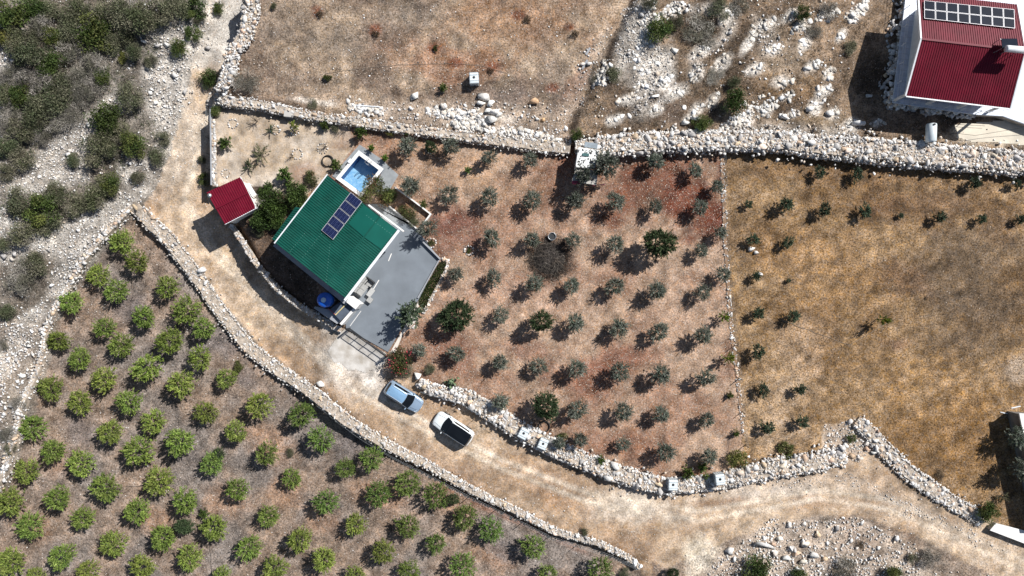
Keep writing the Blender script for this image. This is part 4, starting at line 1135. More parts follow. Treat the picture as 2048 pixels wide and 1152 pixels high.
for (a, b, wd, cnt) in ((edge[0], edge[1], 1.25, 170), (edge[1], edge[2], .55, 110)):
    d = (b - a).normalized(); nn = Vector((d.y, -d.x, 0))
    if nn.dot(Vector((-1, -1, 0))) < 0: nn = -nn
    for i in range(cnt):
        t = r_.uniform(-.01, 1.01); v = r_.random(); q = a.lerp(b, t) + nn * (v * wd * (.75 + .35 * math.sin(t * 17)) - .1); z = tz - .25 - v * (tz - zg2) * .95
        st = link('stone', STONES[r_.randrange(20)], rw, (q.x - rw.location.x, q.y - rw.location.y, z - zg2)); k = r_.uniform(.4, .75)
        st.scale = (k, k, k * .8); st.rotation_euler = (r_.gauss(0, .4), r_.gauss(0, .4), r_.uniform(0, 6))
# railing on the terrace edge
rl = thing('terrace_railing', 'thin white railing along the terrace edge of the red roof house', 'railing', (tpts[0][0], tpts[0][1], tz))
ro_ = rl.location
ed = [Vector(tpts[5]).to_3d(), Vector(tpts[0]).to_3d(), Vector(tpts[1]).to_3d(), Vector(tpts[2]).to_3d()]
ci = sum((Vector(p).to_3d() for p in tpts), Vector()) / 6
ed = [p + (ci - p).normalized() * .15 for p in ed]
for h in (.5, .95):
    MB(ro_).tube([p + up * (tz + h) for p in ed], .022, 6).build('rail', M_WHITEM, rl)
for a, b in zip(ed[:-1], ed[1:]):
    k = max(1, int((b - a).length / 1.8))
    for i in range(k): 
        q = a.lerp(b, i / k); MB(ro_).bar(q + up * tz, q + up * (tz + .95), .05, .05).build('post', M_WHITEM, rl)
# solar panels of the red roof: eight columns of two
nN = (EK - WK).cross(NW - WK).normalized(); nN = nN if nN.z > 0 else -nN
def onN(px, py, d): return Pplane(px, py, WK + nN * d, nN)
sa = onN(1938, 30, .1)
ar2 = thing('solar_array', 'two by eight block of black solar panels on the red roof', 'solar panels', sa)
q0, q1, q2, q3 = onN(1847.5, 1, .16), onN(2028.5, 19, .16), onN(2030, 57.5, .16), onN(1848, 37.5, .16)
for i in range(8):
    for j in range(2):
        def bl(u, v): return q0.lerp(q1, u).lerp(q3.lerp(q2, u), v)
        a, b, c, d = i / 8 + .003, (i + 1) / 8 - .003, j / 2 + .012, (j + 1) / 2 - .012
        q = [bl(a, c), bl(b, c), bl(b, d), bl(a, d)]
        pn = MB(sa).slab(q, nN, .04).build('solar_panel', M_ALU, ar2)
        ce = sum(q, Vector()) / 4; iq = [ce + (p - ce) * .94 for p in q]
        MB(sa).slab([p + nN * .041 for p in iq], nN, .006).build('cells', M_CELLK, pn)
mr_ = MB(sa)
for v in (.15, .35, .65, .85): mr_.bar(q0.lerp(q3, v) - nN * .05, q1.lerp(q2, v) - nN * .05, .05, .07, nN)
mr_.build('mounting_rail', M_ALU, ar2)
# solar water heater on the ridge
hp = P(2020, 90, ZR2 + .3)
wh = thing('solar_water_heater', 'white cylinder water heater with dark collector on the red roof ridge', 'water heater', Vector((hp.x, hp.y, ZR2)))
wo_ = wh.location
k0, k1 = P(2012, 97, ZR2 + 1.35), P(2060, 101, ZR2 + 1.35)
MB(wo_).tube([k0, k0.lerp(k1, .03), k1], .33, 18).build('tank', M_WHITEM, wh, True)
cq = [P(2002, 78, ZR2 + .55), P(2033, 78, ZR2 + .55), P(2036, 96, ZR2 + 1.1), P(2004, 97, ZR2 + 1.1)]
MB(wo_).slab(cq, (0, .6, 1), .06).build('collector', M_CELLK, wh)
st = MB(wo_)
for q in cq + [k0.lerp(k1, .2), k0.lerp(k1, .7)]: st.bar(Vector((q.x, q.y, ZR2 - .7)), Vector((q.x, q.y, q.z - .02)), .05, .05)
st.build('stand', M_GALV, wh)

# ------------------------------------------------------------------ small flat roofed hut in the orchard
fo = P(1172, 345, 0)
fh = thing('flat_roof_hut', 'small stained white flat roofed hut under two olive trees by the stone wall', 'hut', fo)
ZF2 = 2.5
c = [P(1157, 294, ZF2), P(1199, 301, ZF2), P(1189, 338, ZF2), P(1151, 334, ZF2)]
cc = sum(c, Vector()) / 4
MB(fo).prism([tuple((cc + (p - cc) * .94).xy) for p in c], -.2, ZF2 - .14).build('wall', M_WHITE, fh)
M_STAIN = mat_plain('stained_white_roof', (.76, .77, .75), .8, 0, .1, 1.8, .1, .3, (.10, .11, .10), (.33, .40))
bevel(MB(fo).prism([tuple(p.xy) for p in c], ZF2 - .14, ZF2).build('roof', M_STAIN, fh), .03)
c2 = [P(1152, 336, 2.2), P(1196, 341, 2.2), P(1193, 370, 2.2), P(1143, 363, 2.2)]
MB(fo).prism([tuple((p).xy) for p in c2], 2.08, 2.2).build('porch_roof', mat_plain('weathered_roof', (.46, .44, .40), .85, 0, .1, 2.2, .1, .3, (.12, .10, .09), (.36, .5)), fh)
for p in (c2[2], c2[3]): MB(fo).bar((p.x * .99 + cc.x * .01, p.y * .99 + cc.y * .01, -.1), (p.x * .99 + cc.x * .01, p.y * .99 + cc.y * .01, 2.08), .1, .1).build('porch_post', M_WOOD, fh)
MB(fo).bar(c2[3] + Vector((.05, -.1, .05)), P(1161, 366, 2.3), .35, .12).build('red_trim', mat_plain('red_paint', (.24, .02, .05), .6), fh)
MB(fo).bar(P(1185, 371, .6), P(1210, 369, .6), .1, .1).build('red_rail', mat_plain('faded_red', (.22, .05, .08), .7), fh)
MB(fo).box(tuple(P(1182, 291, 2.3)), (1.4, .55, .3), -.15).build('grey_tarp', mat_plain('grey_tarp', (.22, .26, .29), .6), fh)
dbr = MB(fo)
for i in range(34):
    u, v = R.random(), R.random(); q = c[0].lerp(c[1], u).lerp(c[3].lerp(c[2], u), v); dbr.box((q.x, q.y, 2.52), (R.uniform(.1, .32), R.uniform(.06, .16), .05), R.uniform(0, 3))
dbr.build('roof_scraps', mat_plain('dark_scraps', (.07, .07, .065), .9, 0, .4, 5), fh)
MB(fo).bar(P(1165, 309, 2.56), P(1178, 310, 2.56), .3, .08).build('roof_board', mat_plain('teal_board', (.04, .12, .12), .7), fh)

# ------------------------------------------------------------------ white building cut by the right edge
eo = P(2100, 950, 0)
eb = thing('edge_building', 'white building corner at the right edge casting a long dark shadow', 'building', eo)
MB(eo).prism([tuple(P(x, y, 2.1).xy) for x, y in ((2042, 829), (2160, 838), (2200, 1062), (2089, 1056))], -.3, 2.0).build('wall', mat_plain('shade_darkened_render', (.16, .15, .14), .9, 0, .3, 1.2, .2), eb)  # wall colour darkened to carry the shade of its sunless side
MB(eo).prism([tuple(P(x, y, 2.25).xy) for x, y in ((2040, 827), (2162, 836), (2202, 1064), (2087, 1058))], 2.0, 2.16).build('roof_slab', M_WHITE, eb)
a_, b_ = P(2054, 890, 1), P(2066, 950, 1)
MB(eo).bar((a_.x, a_.y, 1.2), (b_.x, b_.y, 1.2), .3, 1.1).build('window', M_CELLK, eb)
co = P(2020, 1070, 0)
cs = thing('concrete_wall', 'flat topped pale concrete wall at the lower right corner', 'concrete wall', co)
bevel(MB(co).prism([tuple(P(x, y, .6).xy) for x, y in ((1994, 1048), (2110, 1078), (2110, 1106), (2048, 1086), (1982, 1060))], -1.4, .5).build('wall_body', M_CONC, cs), .03)
bevel(MB(co).prism([tuple(P(x, y, .6).xy) for x, y in ((1992, 1047), (2112, 1077), (2112, 1107), (2048, 1087), (1980, 1061))], .5, .58).build('cap', M_WHITE, cs), .02)

# ------------------------------------------------------------------ corner kitchen by the gate, blue tank
ko = P(690, 640, 0)
kt = thing('outdoor_kitchen', 'white walled outdoor kitchen corner at the lower end of the green roof house', 'outdoor kitchen', ko)
bevel(MB(ko).prism([tuple(P(x, y, 2.0).xy) for x, y in ((699, 592), (720, 608), (711, 619), (692, 604))], -.3, 2.0).build('white_block', M_WHITE, kt), .03)
a, b = P(710, 616, 1.5), P(681, 649, 1.5)
bevel(MB(ko).bar(Vector((a.x, a.y, .6)), Vector((b.x, b.y, .6)), .3, 1.8).build('white_wall', M_WHITE, kt), .03)
M_SLATE = mat_plain('dark_slate_roof', (.075, .095, .125), .6, 0, .18, 2)
MB(ko).prism([tuple(P(x, y, 1.35).xy) for x, y in ((695, 607), (707, 617), (681, 642), (671, 631))], 1.22, 1.35).build('roof_sheet', M_SLATE, kt)
MB(ko).prism([tuple(P(x, y, 1.3).xy) for x, y in ((688, 600), (693.5, 605.5), (669.5, 630), (659, 620), (668, 612))], 1.17, 1.3).build('roof_sheet', M_SLATE, kt)
MB(ko).bar(P(694.5, 606, 1.4), P(671, 630, 1.4), .11, .1).build('pale_beam', mat_plain('yellow_timber', (.55, .45, .22), .8), kt)
MB(ko).bar(P(656.5, 617, 1.3), P(671, 629.5, 1.3), .06, .06).build('red_pipe', mat_plain('red_pipe', (.4, .10, .09), .6), kt)
MB(ko).prism([tuple(P(x, y, 1.0).xy) for x, y in ((630, 613), (661, 620), (682, 640), (674, 648), (648, 631), (627, 616))], -1.2, .95).build('ledge', M_GREYW, kt)
for x, y in ((671, 630), (681, 641), (660, 620)):
    q = P(x, y, 1.1); MB(ko).bar((q.x, q.y, -.5), (q.x, q.y, 1.17), .08, .08).build('post', M_DARK, kt)
to = P(648, 600, 2.2)
bt = thing('blue_water_tank', 'round bright blue water tank with a pale lid beside the house', 'water tank', (to.x, to.y, .95))
tb = Vector((to.x, to.y, .95))
MB(tb).lathe(tb, [(.70, 0), (.80, .06), (.82, .3), (.80, .34), (.82, .38), (.82, .8), (.80, .84), (.82, .88), (.80, 1.15), (.62, 1.32), (.26, 1.42), (.22, 1.42)], 32).build('barrel', M_BLUE, bt, True)
MB(tb).lathe(tb + up * 1.42, [(.27, 0), (.27, .07), (.10, .11)], 20).build('lid', mat_plain('pale_blue_lid', (.48, .62, .80), .4), bt, True)
sb = MB(tb)
for k in range(8):
    a = k * 6.2832 / 8; sb.bar(tb + Vector((.3 * math.cos(a), .3 * math.sin(a), 1.43)), tb + Vector((.78 * math.cos(a), .78 * math.sin(a), 1.19)), .05, .03)
sb.build('lid_rib', M_BLUE, bt)
MB(tb).prism([(tb.x + .9 * math.cos(k * 1.0472), tb.y + .9 * math.sin(k * 1.0472)) for k in range(6)], -1.2, .948).build('tank_base', M_GREYW, bt)
# ------------------------------------------------------------------ gate and fences
ga, gb_ = P(700, 659, .6), P(770.5, 710.5, .6)
g0 = Vector((ga.x, ga.y, 0)); gd = (gb_ - ga).xy.to_3d(); gl_ = gd.length; gd.normalize()
gt = thing('sliding_gate', 'long thin barred metal gate across the lower end of the patio', 'gate', g0)
for i, h in enumerate((.12, .62, 1.2)):
    MB(g0).bar(g0 + up * h, g0 + gd * gl_ + up * h, .06, .06).build('rail', M_DARK, gt)
for i in range(5):
    q = g0 + gd * gl_ * i / 4; MB(g0).bar(q + up * .10, q + up * 1.2, .06, .06).build('upright', M_DARK, gt)
for s in (0, 1):
    q = g0 + gd * (gl_ + .18 if s else -.18); MB(g0).bar(q - up * .4, q + up * 1.4, .16, .16).build('gate_post', M_DARK, gt)
sg = MB(g0)
for i in range(1, 48):
    q = g0 + gd * gl_ * i / 48; sg.bar(q + up * .12, q + up * 1.18, .012, .012)
tag(sg.build('thin_bars', M_DARK, gt), kind='stuff')

M_POST = mat_plain('fence_steel', (.05, .045, .04), .7, .2, .2, 5)
def fence(label, pts, side, h, step, lean=0, wires=3, name='wire_fence'):
    wp = [Pg(x, y) for x, y in pts]
    wp = [Vector((p.x, p.y, 0)) for p in wp]
    Ls = [0]
    for a, b in zip(wp[:-1], wp[1:]): Ls.append(Ls[-1] + (b - a).length)
    n = max(2, int(Ls[-1] / step)); tops = []
    base0 = Vector((wp[0].x, wp[0].y, zt(wp[0].x, wp[0].y)))
    rt = thing(name, label, 'fence', base0)
    for i in range(n + 1):
        s = Ls[-1] * i / n
        for k in range(len(wp) - 1):
            if s <= Ls[k + 1] + 1e-6:
                q = wp[k].lerp(wp[k + 1], (s - Ls[k]) / (Ls[k + 1] - Ls[k])); d = (wp[k + 1] - wp[k]).normalized(); break
        q = q + Vector((-d.y, d.x, 0)) * side
        z = zt(q.x, q.y); t = Vector((q.x + R.uniform(-.05, .05), q.y + R.uniform(-.05, .05), z + h))
        MB(base0).bar(Vector((q.x, q.y, z - .3)), t, .055, .055).build('post', M_POST, rt); tops.append((Vector((q.x, q.y, z)), t))
    for w in range(wires):
        f = .35 + .6 * w / max(1, wires - 1)
        MB(base0).tube([a.lerp(b, f) for a, b in tops], .008, 4).build('wire', M_GALV, rt)
    return rt
fence('wire fence on thin dark posts along the grove side of the lane wall', [(640, 806), (700, 856), (780, 906), (860, 948), (940, 990), (1024, 1030), (1110, 1074), (1200, 1098), (1270, 1128)], 0, 1.5, 3.3)
fence('wire fence on thin posts along the lane beside the parked cars', [(842, 782), (930, 806), (985, 842), (1035, 872)], 0, 1.35, 2.3)
fence('wire fence along the thin stone row between orchard and golden field', [(1441, 290), (1446, 440), (1455, 600), (1471, 740), (1486, 890)], .25, 1.2, 3.6)
fence('pale wire fence on top of the left garden wall', [(419, 216), (419, 290), (421, 370)], 0, 1.1, 1.5)
# west garden wall with its rendered top
gw = P(426, 290, 0)
gwt = thing('garden_wall', 'short white topped garden wall with a black shadow on the lane side', 'garden wall', gw)
run = [(427, 238), (427, 300), (430, 372)]
for k, (a, b) in enumerate(zip(run[:-1], run[1:])):
    p, q = P(*a, .35), P(*b, .35); MB(gw).bar(Vector((p.x, p.y, -.62)), Vector((q.x, q.y, -.62)), .55, 1.9 - k * .004).build('wall_run', M_CORE, gwt)
    d = (q - p).normalized()
    for i in range(26 if k == 0 else 30):
        t = (i + .5) / (26 if k == 0 else 30); c = p.lerp(q, t) + Vector((-d.y, d.x, 0)) * R.uniform(-.2, .2)
        st = link('stone', STONES[R.randrange(20)], gwt, (c.x - gw.x, c.y - gw.y, .36)); kk = R.uniform(.26, .45); st.scale = (kk, kk, kk * .5); st.rotation_euler = (0, 0, R.uniform(0, 6))
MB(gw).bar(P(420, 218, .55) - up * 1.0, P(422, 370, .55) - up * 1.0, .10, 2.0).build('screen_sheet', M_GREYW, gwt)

# ------------------------------------------------------------------ caged cube water tanks
def ibc(px, py, ang, label, lift=0.0):
    c = Pg(px, py, 1.0 + lift); z = c.z + lift
    rt = thing('cube_water_tank', label, 'water tank', (c.x, c.y, z), ang, 'white caged cube water tanks')
    MB().box((0, 0, .08), (1.0, 1.2, .10)).build('pallet', M_WOOD, rt)
    tk = bevel(MB().box((0, 0, .62), (.96, 1.16, .95)).build('tank_body', M_PLAST, rt), .07, 3)
    MB().lathe((0, .05, 1.09), [(.14, 0), (.14, .035), (.10, .05)], 16).build('fill_cap', M_BLACK if 'dark' in label else M_DARK, rt)
    rb = MB()
    for k in range(3): rb.box((0, -.36 + .36 * k, 1.10), (.80, .05, .015))
    rb.build('moulded_rib', M_PLAST, rt)
    cg = MB()
    for zz in (.16, .45, .75, 1.06):
        for s in (-1, 1):
            cg.bar((s * .505, -.60, zz), (s * .505, .60, zz), .022, .022); cg.bar((-.505, s * .605, zz), (.505, s * .605, zz), .022, .022)
    for k in range(6):
        for s in (-1, 1): cg.bar((s * .512, -.58 + .232 * k, .13), (s * .512, -.58 + .232 * k, 1.10), .02, .02)
    for k in range(5):
        for s in (-1, 1): cg.bar((-.48 + .24 * k, s * .612, .13), (-.48 + .24 * k, s * .612, 1.10), .02, .02)
    for s in (-.3, .3): cg.bar((-.5, s, 1.115), (.5, s, 1.115), .03, .02)
    cg.build('cage', M_GALV, rt)
    MB().box((0, -.62, .2), (.14, .12, .12)).build('valve', M_DARK, rt)
    return rt
ibc(948, 156, .05, 'white caged cube tank alone in the upper field')
ibc(1047, 867, -.48, 'white caged cube tank left of a pair by the orchard wall, below black hose', .15)
ibc(1086, 888, -.40, 'white caged cube tank right of a pair by the orchard wall', .15)
ibc(1346, 970, -.02, 'white caged cube tank on the lane bend, left of two near the weeds', .30)
ibc(1440, 959, .12, 'white caged cube tank with a dark cap at the right end of the lane bend', .45)

# horizontal cylinder tank
cy = P(1855, 268, 1.4); zc = zt(cy.x, cy.y)
ct = thing('cylinder_tank', 'pale horizontal cylinder tank on a stand behind the terrace wall', 'water tank', (cy.x, cy.y, zc))
cb = Vector((cy.x, cy.y, zc))
p0, p1 = cb + Vector((0, -1.0, 1.0)), cb + Vector((0.06, .98, 1.0)); d = (p1 - p0)
ctb = MB(cb)
rings = [(-.02, .30), (0, .46), (.04, .54), (.96, .54), (1.0, .46), (1.02, .30)]
n = 24; vs = []; fs = []
for t, rad in rings:
    for k in range(n): a = 6.2832 * k / n; vs.append(p0 + d * t + Vector((math.cos(a) * rad, 0, math.sin(a) * rad)))
for i in range(len(rings) - 1):
    for k in range(n): fs.append((i * n + k, i * n + (k + 1) % n, (i + 1) * n + (k + 1) % n, (i + 1) * n + k))
fs += [tuple(range(n)), tuple(range((len(rings) - 1) * n, len(rings) * n))[::-1]]
ctb.add(vs, fs).build('tank_body', M_GALV if False else M_PLAST, ct, True)
MB(cb).lathe(p0 + d * .90 + up * .5, [(.12, 0), (.12, .10), (.05, .11)], 14).build('fill_cap', M_BLACK, ct)
st = MB(cb)
for y in (-.6, .6):
    for x in (-.4, .4): st.bar(cb + Vector((x, y, -.3)), cb + Vector((x, y, .7)), .07, .07)
    st.bar(cb + Vector((-.45, y, .55)), cb + Vector((.45, y, .55)), .08, .08)
st.build('stand', M_POST, ct)

# ------------------------------------------------------------------ parked cars
def tint_glass():
    m = bpy.data.materials.new('car_glass'); m.use_nodes = True; b = m.node_tree.nodes['Principled BSDF']
    nz = m.node_tree.nodes.new('ShaderNodeTexNoise'); nz.inputs['Scale'].default_value = 2; rp = m.node_tree.nodes.new('ShaderNodeValToRGB')
    rp.color_ramp.elements[0].color = (.004, .005, .007, 1); rp.color_ramp.elements[1].color = (.010, .012, .015, 1)
    m.node_tree.links.new(nz.outputs['Fac'], rp.inputs['Fac']); m.node_tree.links.new(rp.outputs[0], b.inputs['Base Color'])
    b.inputs['Roughness'].default_value = .06; b.inputs['Specular IOR Level'].default_value = .35; return m
M_GLASS = tint_glass()
def paint(name, c, metal=.0):
    m = mat_plain(name, c, .34, metal, .05, 2.0, 0, .5)
    b = m.node_tree.nodes['Principled BSDF']; b.inputs['Coat Weight'].default_value = .5; b.inputs['Coat Roughness'].default_value = .08
    return m
M_LAMP = mat_plain('lamp_glass', (.70, .72, .74), .15, 0, .1, 8)
M_TAIL = mat_plain('tail_lamp_red', (.30, .012, .015), .2, 0, .1, 8)
M_RIM = mat_plain('alloy_rim', (.42, .43, .45), .3, .8, .1, 5)
M_TRIM = mat_plain('black_trim', (.02, .02, .022), .55, 0, .15, 6)
def car(name, label, loc, ang, L=4.3, Wd=1.78, Ht=1.52, body=None, roofm=None, rails=True, glassroof=False, group='cars parked on the lane'):
    rt = thing(name, label, 'car', loc, ang, group)
    hw = Wd / 2
    # stations: x, half width, hood/belt height, bottom
    stn = [(-.500, .60, .62, .42), (-.492, .80, .80, .34), (-.465, .92, .93, .26), (-.40, .98, .98, .22), (-.25, 1.0, 1.0, .20), (0, 1.0, .985, .20), (.17, 1.0, .965, .20), (.27, .985, .93, .22), (.36, .95, .87, .24), (.43, .89, .81, .26), (.47, .79, .74, .30), (.492, .62, .66, .36), (.500, .45, .56, .42)]
    bm = MB(); rows = []
    for t, w, zt_, zb in stn:
        x = t * L; w = w * hw; zm = zb + (zt_ - zb) * .5
        half = [(.88 * w, zb), (.98 * w, zb + (zt_ - zb) * .22), (1.0 * w, zm), (.975 * w, zb + (zt_ - zb) * .80), (.90 * w, zt_ - .035), (.80 * w, zt_), (.45 * w, zt_ + .028), (0, zt_ + .04)]
        rows.append([(x, y, z) for y, z in half] + [(x, -y, z) for y, z in half[-2::-1]])
    k = len(rows[0])
    vs = [v for r in rows for v in r]; fs = []
    for i in range(len(rows) - 1):
        for j in range(k - 1): fs.append((i * k + j, i * k + j + 1, (i + 1) * k + j + 1, (i + 1) * k + j))
        fs.append((i * k + k - 1, i * k, (i + 1) * k, (i + 1) * k + k - 1))
    fs += [tuple(range(k))[::-1], tuple(range((len(rows) - 1) * k, len(rows) * k))]
    bm.add(vs, fs); bo_ = bm.build('body', body, rt, True)
    # cabin: belt ring -> roof ring, as a body coloured shell
    xb0, xb1 = -.470 * L, .235 * L; xr0, xr1 = (-.425 if glassroof else -.40) * L, (.09 if glassroof else .055) * L; rw = .76 if glassroof else .68
    zb = .955; zr = Ht
    def ring(x0, x1, w0, w1, z, bow):
        pts = []
        for i in range(7):          # left side rear to front
            t = i / 6; pts.append((x0 + (x1 - x0) * t, (w0 + (w1 - w0) * t) + .03 * math.sin(t * math.pi), z))
        for i in range(1, 6):       # front, bowed
            t = i / 6; pts.append((x1 + bow * math.sin(t * math.pi), w1 * (1 - 2 * t), z))
        pts += [(x, -y, z) for x, y, z in pts[6::-1]]
        for i in range(1, 6):
            t = i / 6; pts.append((x0 - bow * .6 * math.sin(t * math.pi), -w0 * (1 - 2 * t), z))
        return [Vector(p) for p in pts]
    A0 = ring(xb0, xb1, hw * .84, hw * .86, zb, .16); A1 = ring(xr0, xr1, hw * rw, hw * rw, zr - .05, .07)
    A2 = [Vector((p.x * .985 + (xr0 + xr1) * .0075, p.y * .95, zr - .012)) for p in A1]
    m = len(A0); cb_ = MB()
    cv = A0 + A1 + A2 + [Vector(((xr0 + xr1) / 2, 0, zr + .02))]
    cf = []
    for r in (0, 1):
        for i in range(m): cf.append((r * m + i, r * m + (i + 1) % m, (r + 1) * m + (i + 1) % m, (r + 1) * m + i))
    for i in range(m): cf.append((2 * m + i, 2 * m + (i + 1) % m, 3 * m))
    cb_.add(cv, [f[::-1] for f in cf]); cb_.build('cabin', body, rt, True)
    def glass(i0, i1, nm, lo=.06, hi=.93, out=.012, mat=None):
        g = MB(); idx = [i % m for i in range(i0, i1 + 1)]; vv = []
        for i in idx:
            p, q = A0[i], A1[i]; o_ = Vector((0, 0, 0)); c_ = Vector(((xb0 + xb1) / 2, 0, 1.2)); 
            d_ = (p.lerp(q, .5) - c_); d_.z = .35 * d_.length; d_ = d_.normalized() * out
            vv += [p.lerp(q, lo) + d_, p.lerp(q, hi) + d_]
        ff = [(2 * a, 2 * a + 1, 2 * a + 3, 2 * a + 2) for a in range(len(idx) - 1)]
        return g.add(vv, ff).build(nm, mat or M_GLASS, rt, True)
    glass(6, 12, 'windscreen', .02, .99); glass(19, 24, 'rear_window', .30, .96)
    glass(1, 3, 'side_window', .10, .90); glass(3, 5, 'side_window', .10, .90); glass(13, 15, 'side_window', .10, .90); glass(15, 17, 'side_window', .10, .90)
    # roof skin
    if glassroof: rv = [Vector((p.x + (.035 if p.x > 0 else -.03) * (abs(p.y) < hw * rw * .99), p.y * .93, zr + .004)) for p in A1]
    else: rv = [Vector((p.x, p.y * .96, zr - .014)) for p in A2]
    rv2 = [Vector((xr0 * .0 + (p.x - (xr0 + xr1) / 2) * .9 + (xr0 + xr1) / 2, p.y * .84, zr + .022)) for p in A2]
    rf = MB().add(rv + rv2 + [Vector(((xr0 + xr1) / 2, 0, zr + .034))], [f for i in range(m) for f in ((i, m + i, m + (i + 1) % m, (i + 1) % m), (m + i, 2 * m, m + (i + 1) % m))])
    rf.build('glass_roof' if glassroof else 'roof', roofm, rt, True)
    if rails:
        for s in (-1, 1): MB().tube([(xr0 + .1, s * hw * .60, zr), (xr0 + .2, s * hw * .60, zr + .055), (xr1 - .1, s * hw * .60, zr + .055), (xr1, s * hw * .60, zr)], .02, 6).build('roof_rail', M_ALU, rt)
        MB().lathe((xr0 + .15, 0, zr + .01), [(.03, 0), (.025, .05), (.003, .18)], 8).build('aerial', M_TRIM, rt)
    for s in (-1, 1):
        mr = MB(); mr.box((xb1 - .22, s * (hw * .98 + .08), 1.02), (.12, .20, .15)); bevel(mr.build('mirror', body, rt), .035)
        lv = MB().add([(.462 * L, s * hw * .80, .68), (.478 * L, s * hw * .55, .665), (.455 * L, s * hw * .50, .775), (.405 * L, s * hw * .84, .81)], [(0, 1, 2, 3) if s < 0 else (3, 2, 1, 0)])
        lh = MB().slab([Vector(v) for v in lv.v], (.6, s * .3, .6), .02); lh.build('headlight', M_LAMP, rt)
        MB().slab([Vector(v) for v in ((-.470 * L, s * hw * .90, .72), (-.488 * L, s * hw * .62, .74), (-.480 * L, s * hw * .62, .92), (-.455 * L, s * hw * .88, .95))], (-.7, s * .4, .4), .02).build('tail_light', M_TAIL, rt)
        dl = MB()
        for x in (-.20, .045, .20): dl.bar((x * L, s * (hw + .002), .35), (x * L, s * (hw * .975 + .003), .88), .012, .006)
        dl.build('door_gap', M_TRIM, rt)
        for x in (-.13, .10):
            MB().bar((x * L - .09, s * (hw + .01), .78), (x * L + .09, s * (hw + .01), .78), .03, .03).build('door_handle', body, rt)
        for x in (-.30, .305):
            ar = MB(); ar.tube([(x * L, s * (hw - .26), .33), (x * L, s * (hw + .004), .33)], .385, 24); ar.build('wheel_arch', M_TRIM, rt)
            w_ = MB(); w_.tube([(x * L, s * (hw - .2), .325), (x * L, s * (hw + .012), .325)], .325, 24); wo2 = w_.build('wheel', M_BLACK, rt)
            MB().tube([(x * L, s * (hw + .0), .325), (x * L, s * (hw + .022), .325)], .21, 16).build('rim', M_RIM, wo2)
    gr = MB(); gr.box((.497 * L, 0, .50), (.05, Wd * .46, .20)); gr.build('grille', M_TRIM, rt)
    MB().box((.503 * L, 0, .42), (.05, .46, .10)).build('number_plate', M_WHITEM, rt)
    MB().box((-.503 * L, 0, .62), (.03, .46, .10)).build('number_plate', M_WHITEM, rt)
    hl = MB()
    for s in (-1, 1): hl.bar((.26 * L, s * hw * .60, .975), (.45 * L, s * hw * .48, .835), .012, .012)
    hl.bar((xb1 + .03, -hw * .75, .965), (xb1 + .03, hw * .75, .965), .012, .012)
    hl.build('bonnet_gap', M_TRIM, rt)
    wi = MB()
    for y in (-.45, .15): wi.bar((xb1 + .06, y, .99), (xb1 - .20, y + .42, 1.115), .015, .015)
    wi.build('wiper', M_TRIM, rt)
    return rt
def hdg(x0, y0, x1, y1): return math.atan2(-(y1 - y0), x1 - x0)
c_ = Pg(807, 794, .9)
car('parked_car', 'metallic light blue estate car with roof rails parked on the lane', (c_.x, c_.y, c_.z), hdg(778, 772, 841, 812), 4.5, 1.84, 1.52, paint('blue_silver_paint', (.34, .45, .58), .45), paint('blue_roof_paint', (.26, .44, .64), .3))
c_ = Pg(906, 858, .9)
car('parked_car', 'white hatchback with a large black glass roof parked on the lane', (c_.x, c_.y, c_.z), hdg(941, 880, 877, 838), 4.75, 1.98, 1.58, paint('white_paint', (.70, .74, .75)), M_GLASS, False, True)

# ------------------------------------------------------------------ patio furniture
M_CUSH = mat_plain('grey_cushion', (.34, .34, .33), .95, 0, .1, 5, .3)
M_FRAME = mat_plain('light_grey_frame', (.42, .42, .41), .6, 0, .1, 5)
so_ = P(729, 574, 0); sa_ = math.atan2(fd.y, fd.x)
sofa = thing('garden_sofa', 'light grey three seat garden sofa with its back to the house', 'sofa', (so_.x, so_.y, .05), sa_)
sgn = 1 if Vector((-math.sin(sa_), math.cos(sa_), 0)).dot(ax) > 0 else -1     # local +y away from the house?
def lb(mb, x, y, z, sx, sy, sz): mb.box((x, y * sgn, z), (sx, sy, sz)); return mb
for i in range(3): bevel(lb(MB(), -.68 + .68 * i, .05, .36, .66, .62, .16).build('seat_cushion', M_CUSH, sofa), .04)
for i in range(3): bevel(lb(MB(), -.68 + .68 * i, -.36, .62, .66, .16, .42).build('back_cushion', M_CUSH, sofa), .04)
lb(MB(), 0, -.02, .22, 2.1, .84, .10).build('seat_frame', M_FRAME, sofa)
for s in (-1, 1): bevel(lb(MB(), s * 1.10, -.02, .36, .10, .84, .52).build('armrest', M_DARK, sofa), .02)
lb(MB(), 0, -.47, .55, 2.1, .05, .62).build('back_frame', M_FRAME, sofa)
for x in (-1, 1):
    for y in (-.38, .34): lb(MB(), x, y, .09, .06, .06, .17).build('leg', M_DARK, sofa)
q = P(743, 585, 0)
tb_ = thing('coffee_table', 'low grey coffee table in front of the garden sofa', 'table', (q.x, q.y, .05), sa_)
bevel(lb(MB(), 0, 0, .40, 1.0, .55, .05).build('table_top', M_FRAME, tb_), .01)
for x in (-.45, .45):
    for y in (-.22, .22): lb(MB(), x, y, .19, .05, .05, .38).build('leg', M_DARK, tb_)
q = P(742, 567, 0)
ac = thing('garden_armchair', 'grey garden armchair at the upper end of the sofa', 'armchair', (q.x, q.y, .05), sa_)
bevel(lb(MB(), 0, 0, .34, .66, .62, .16).build('seat_cushion', M_CUSH, ac), .04)
bevel(lb(MB(), .36, 0, .5, .14, .70, .60).build('backrest', M_DARK, ac), .03)
for s in (-1, 1): bevel(lb(MB(), 0, s * .36, .40, .70, .08, .40).build('armrest', M_DARK, ac), .02)
for x in (-.28, .28):
    for y in (-.28, .28): lb(MB(), x, y, .13, .05, .05, .24).build('leg', M_DARK, ac)
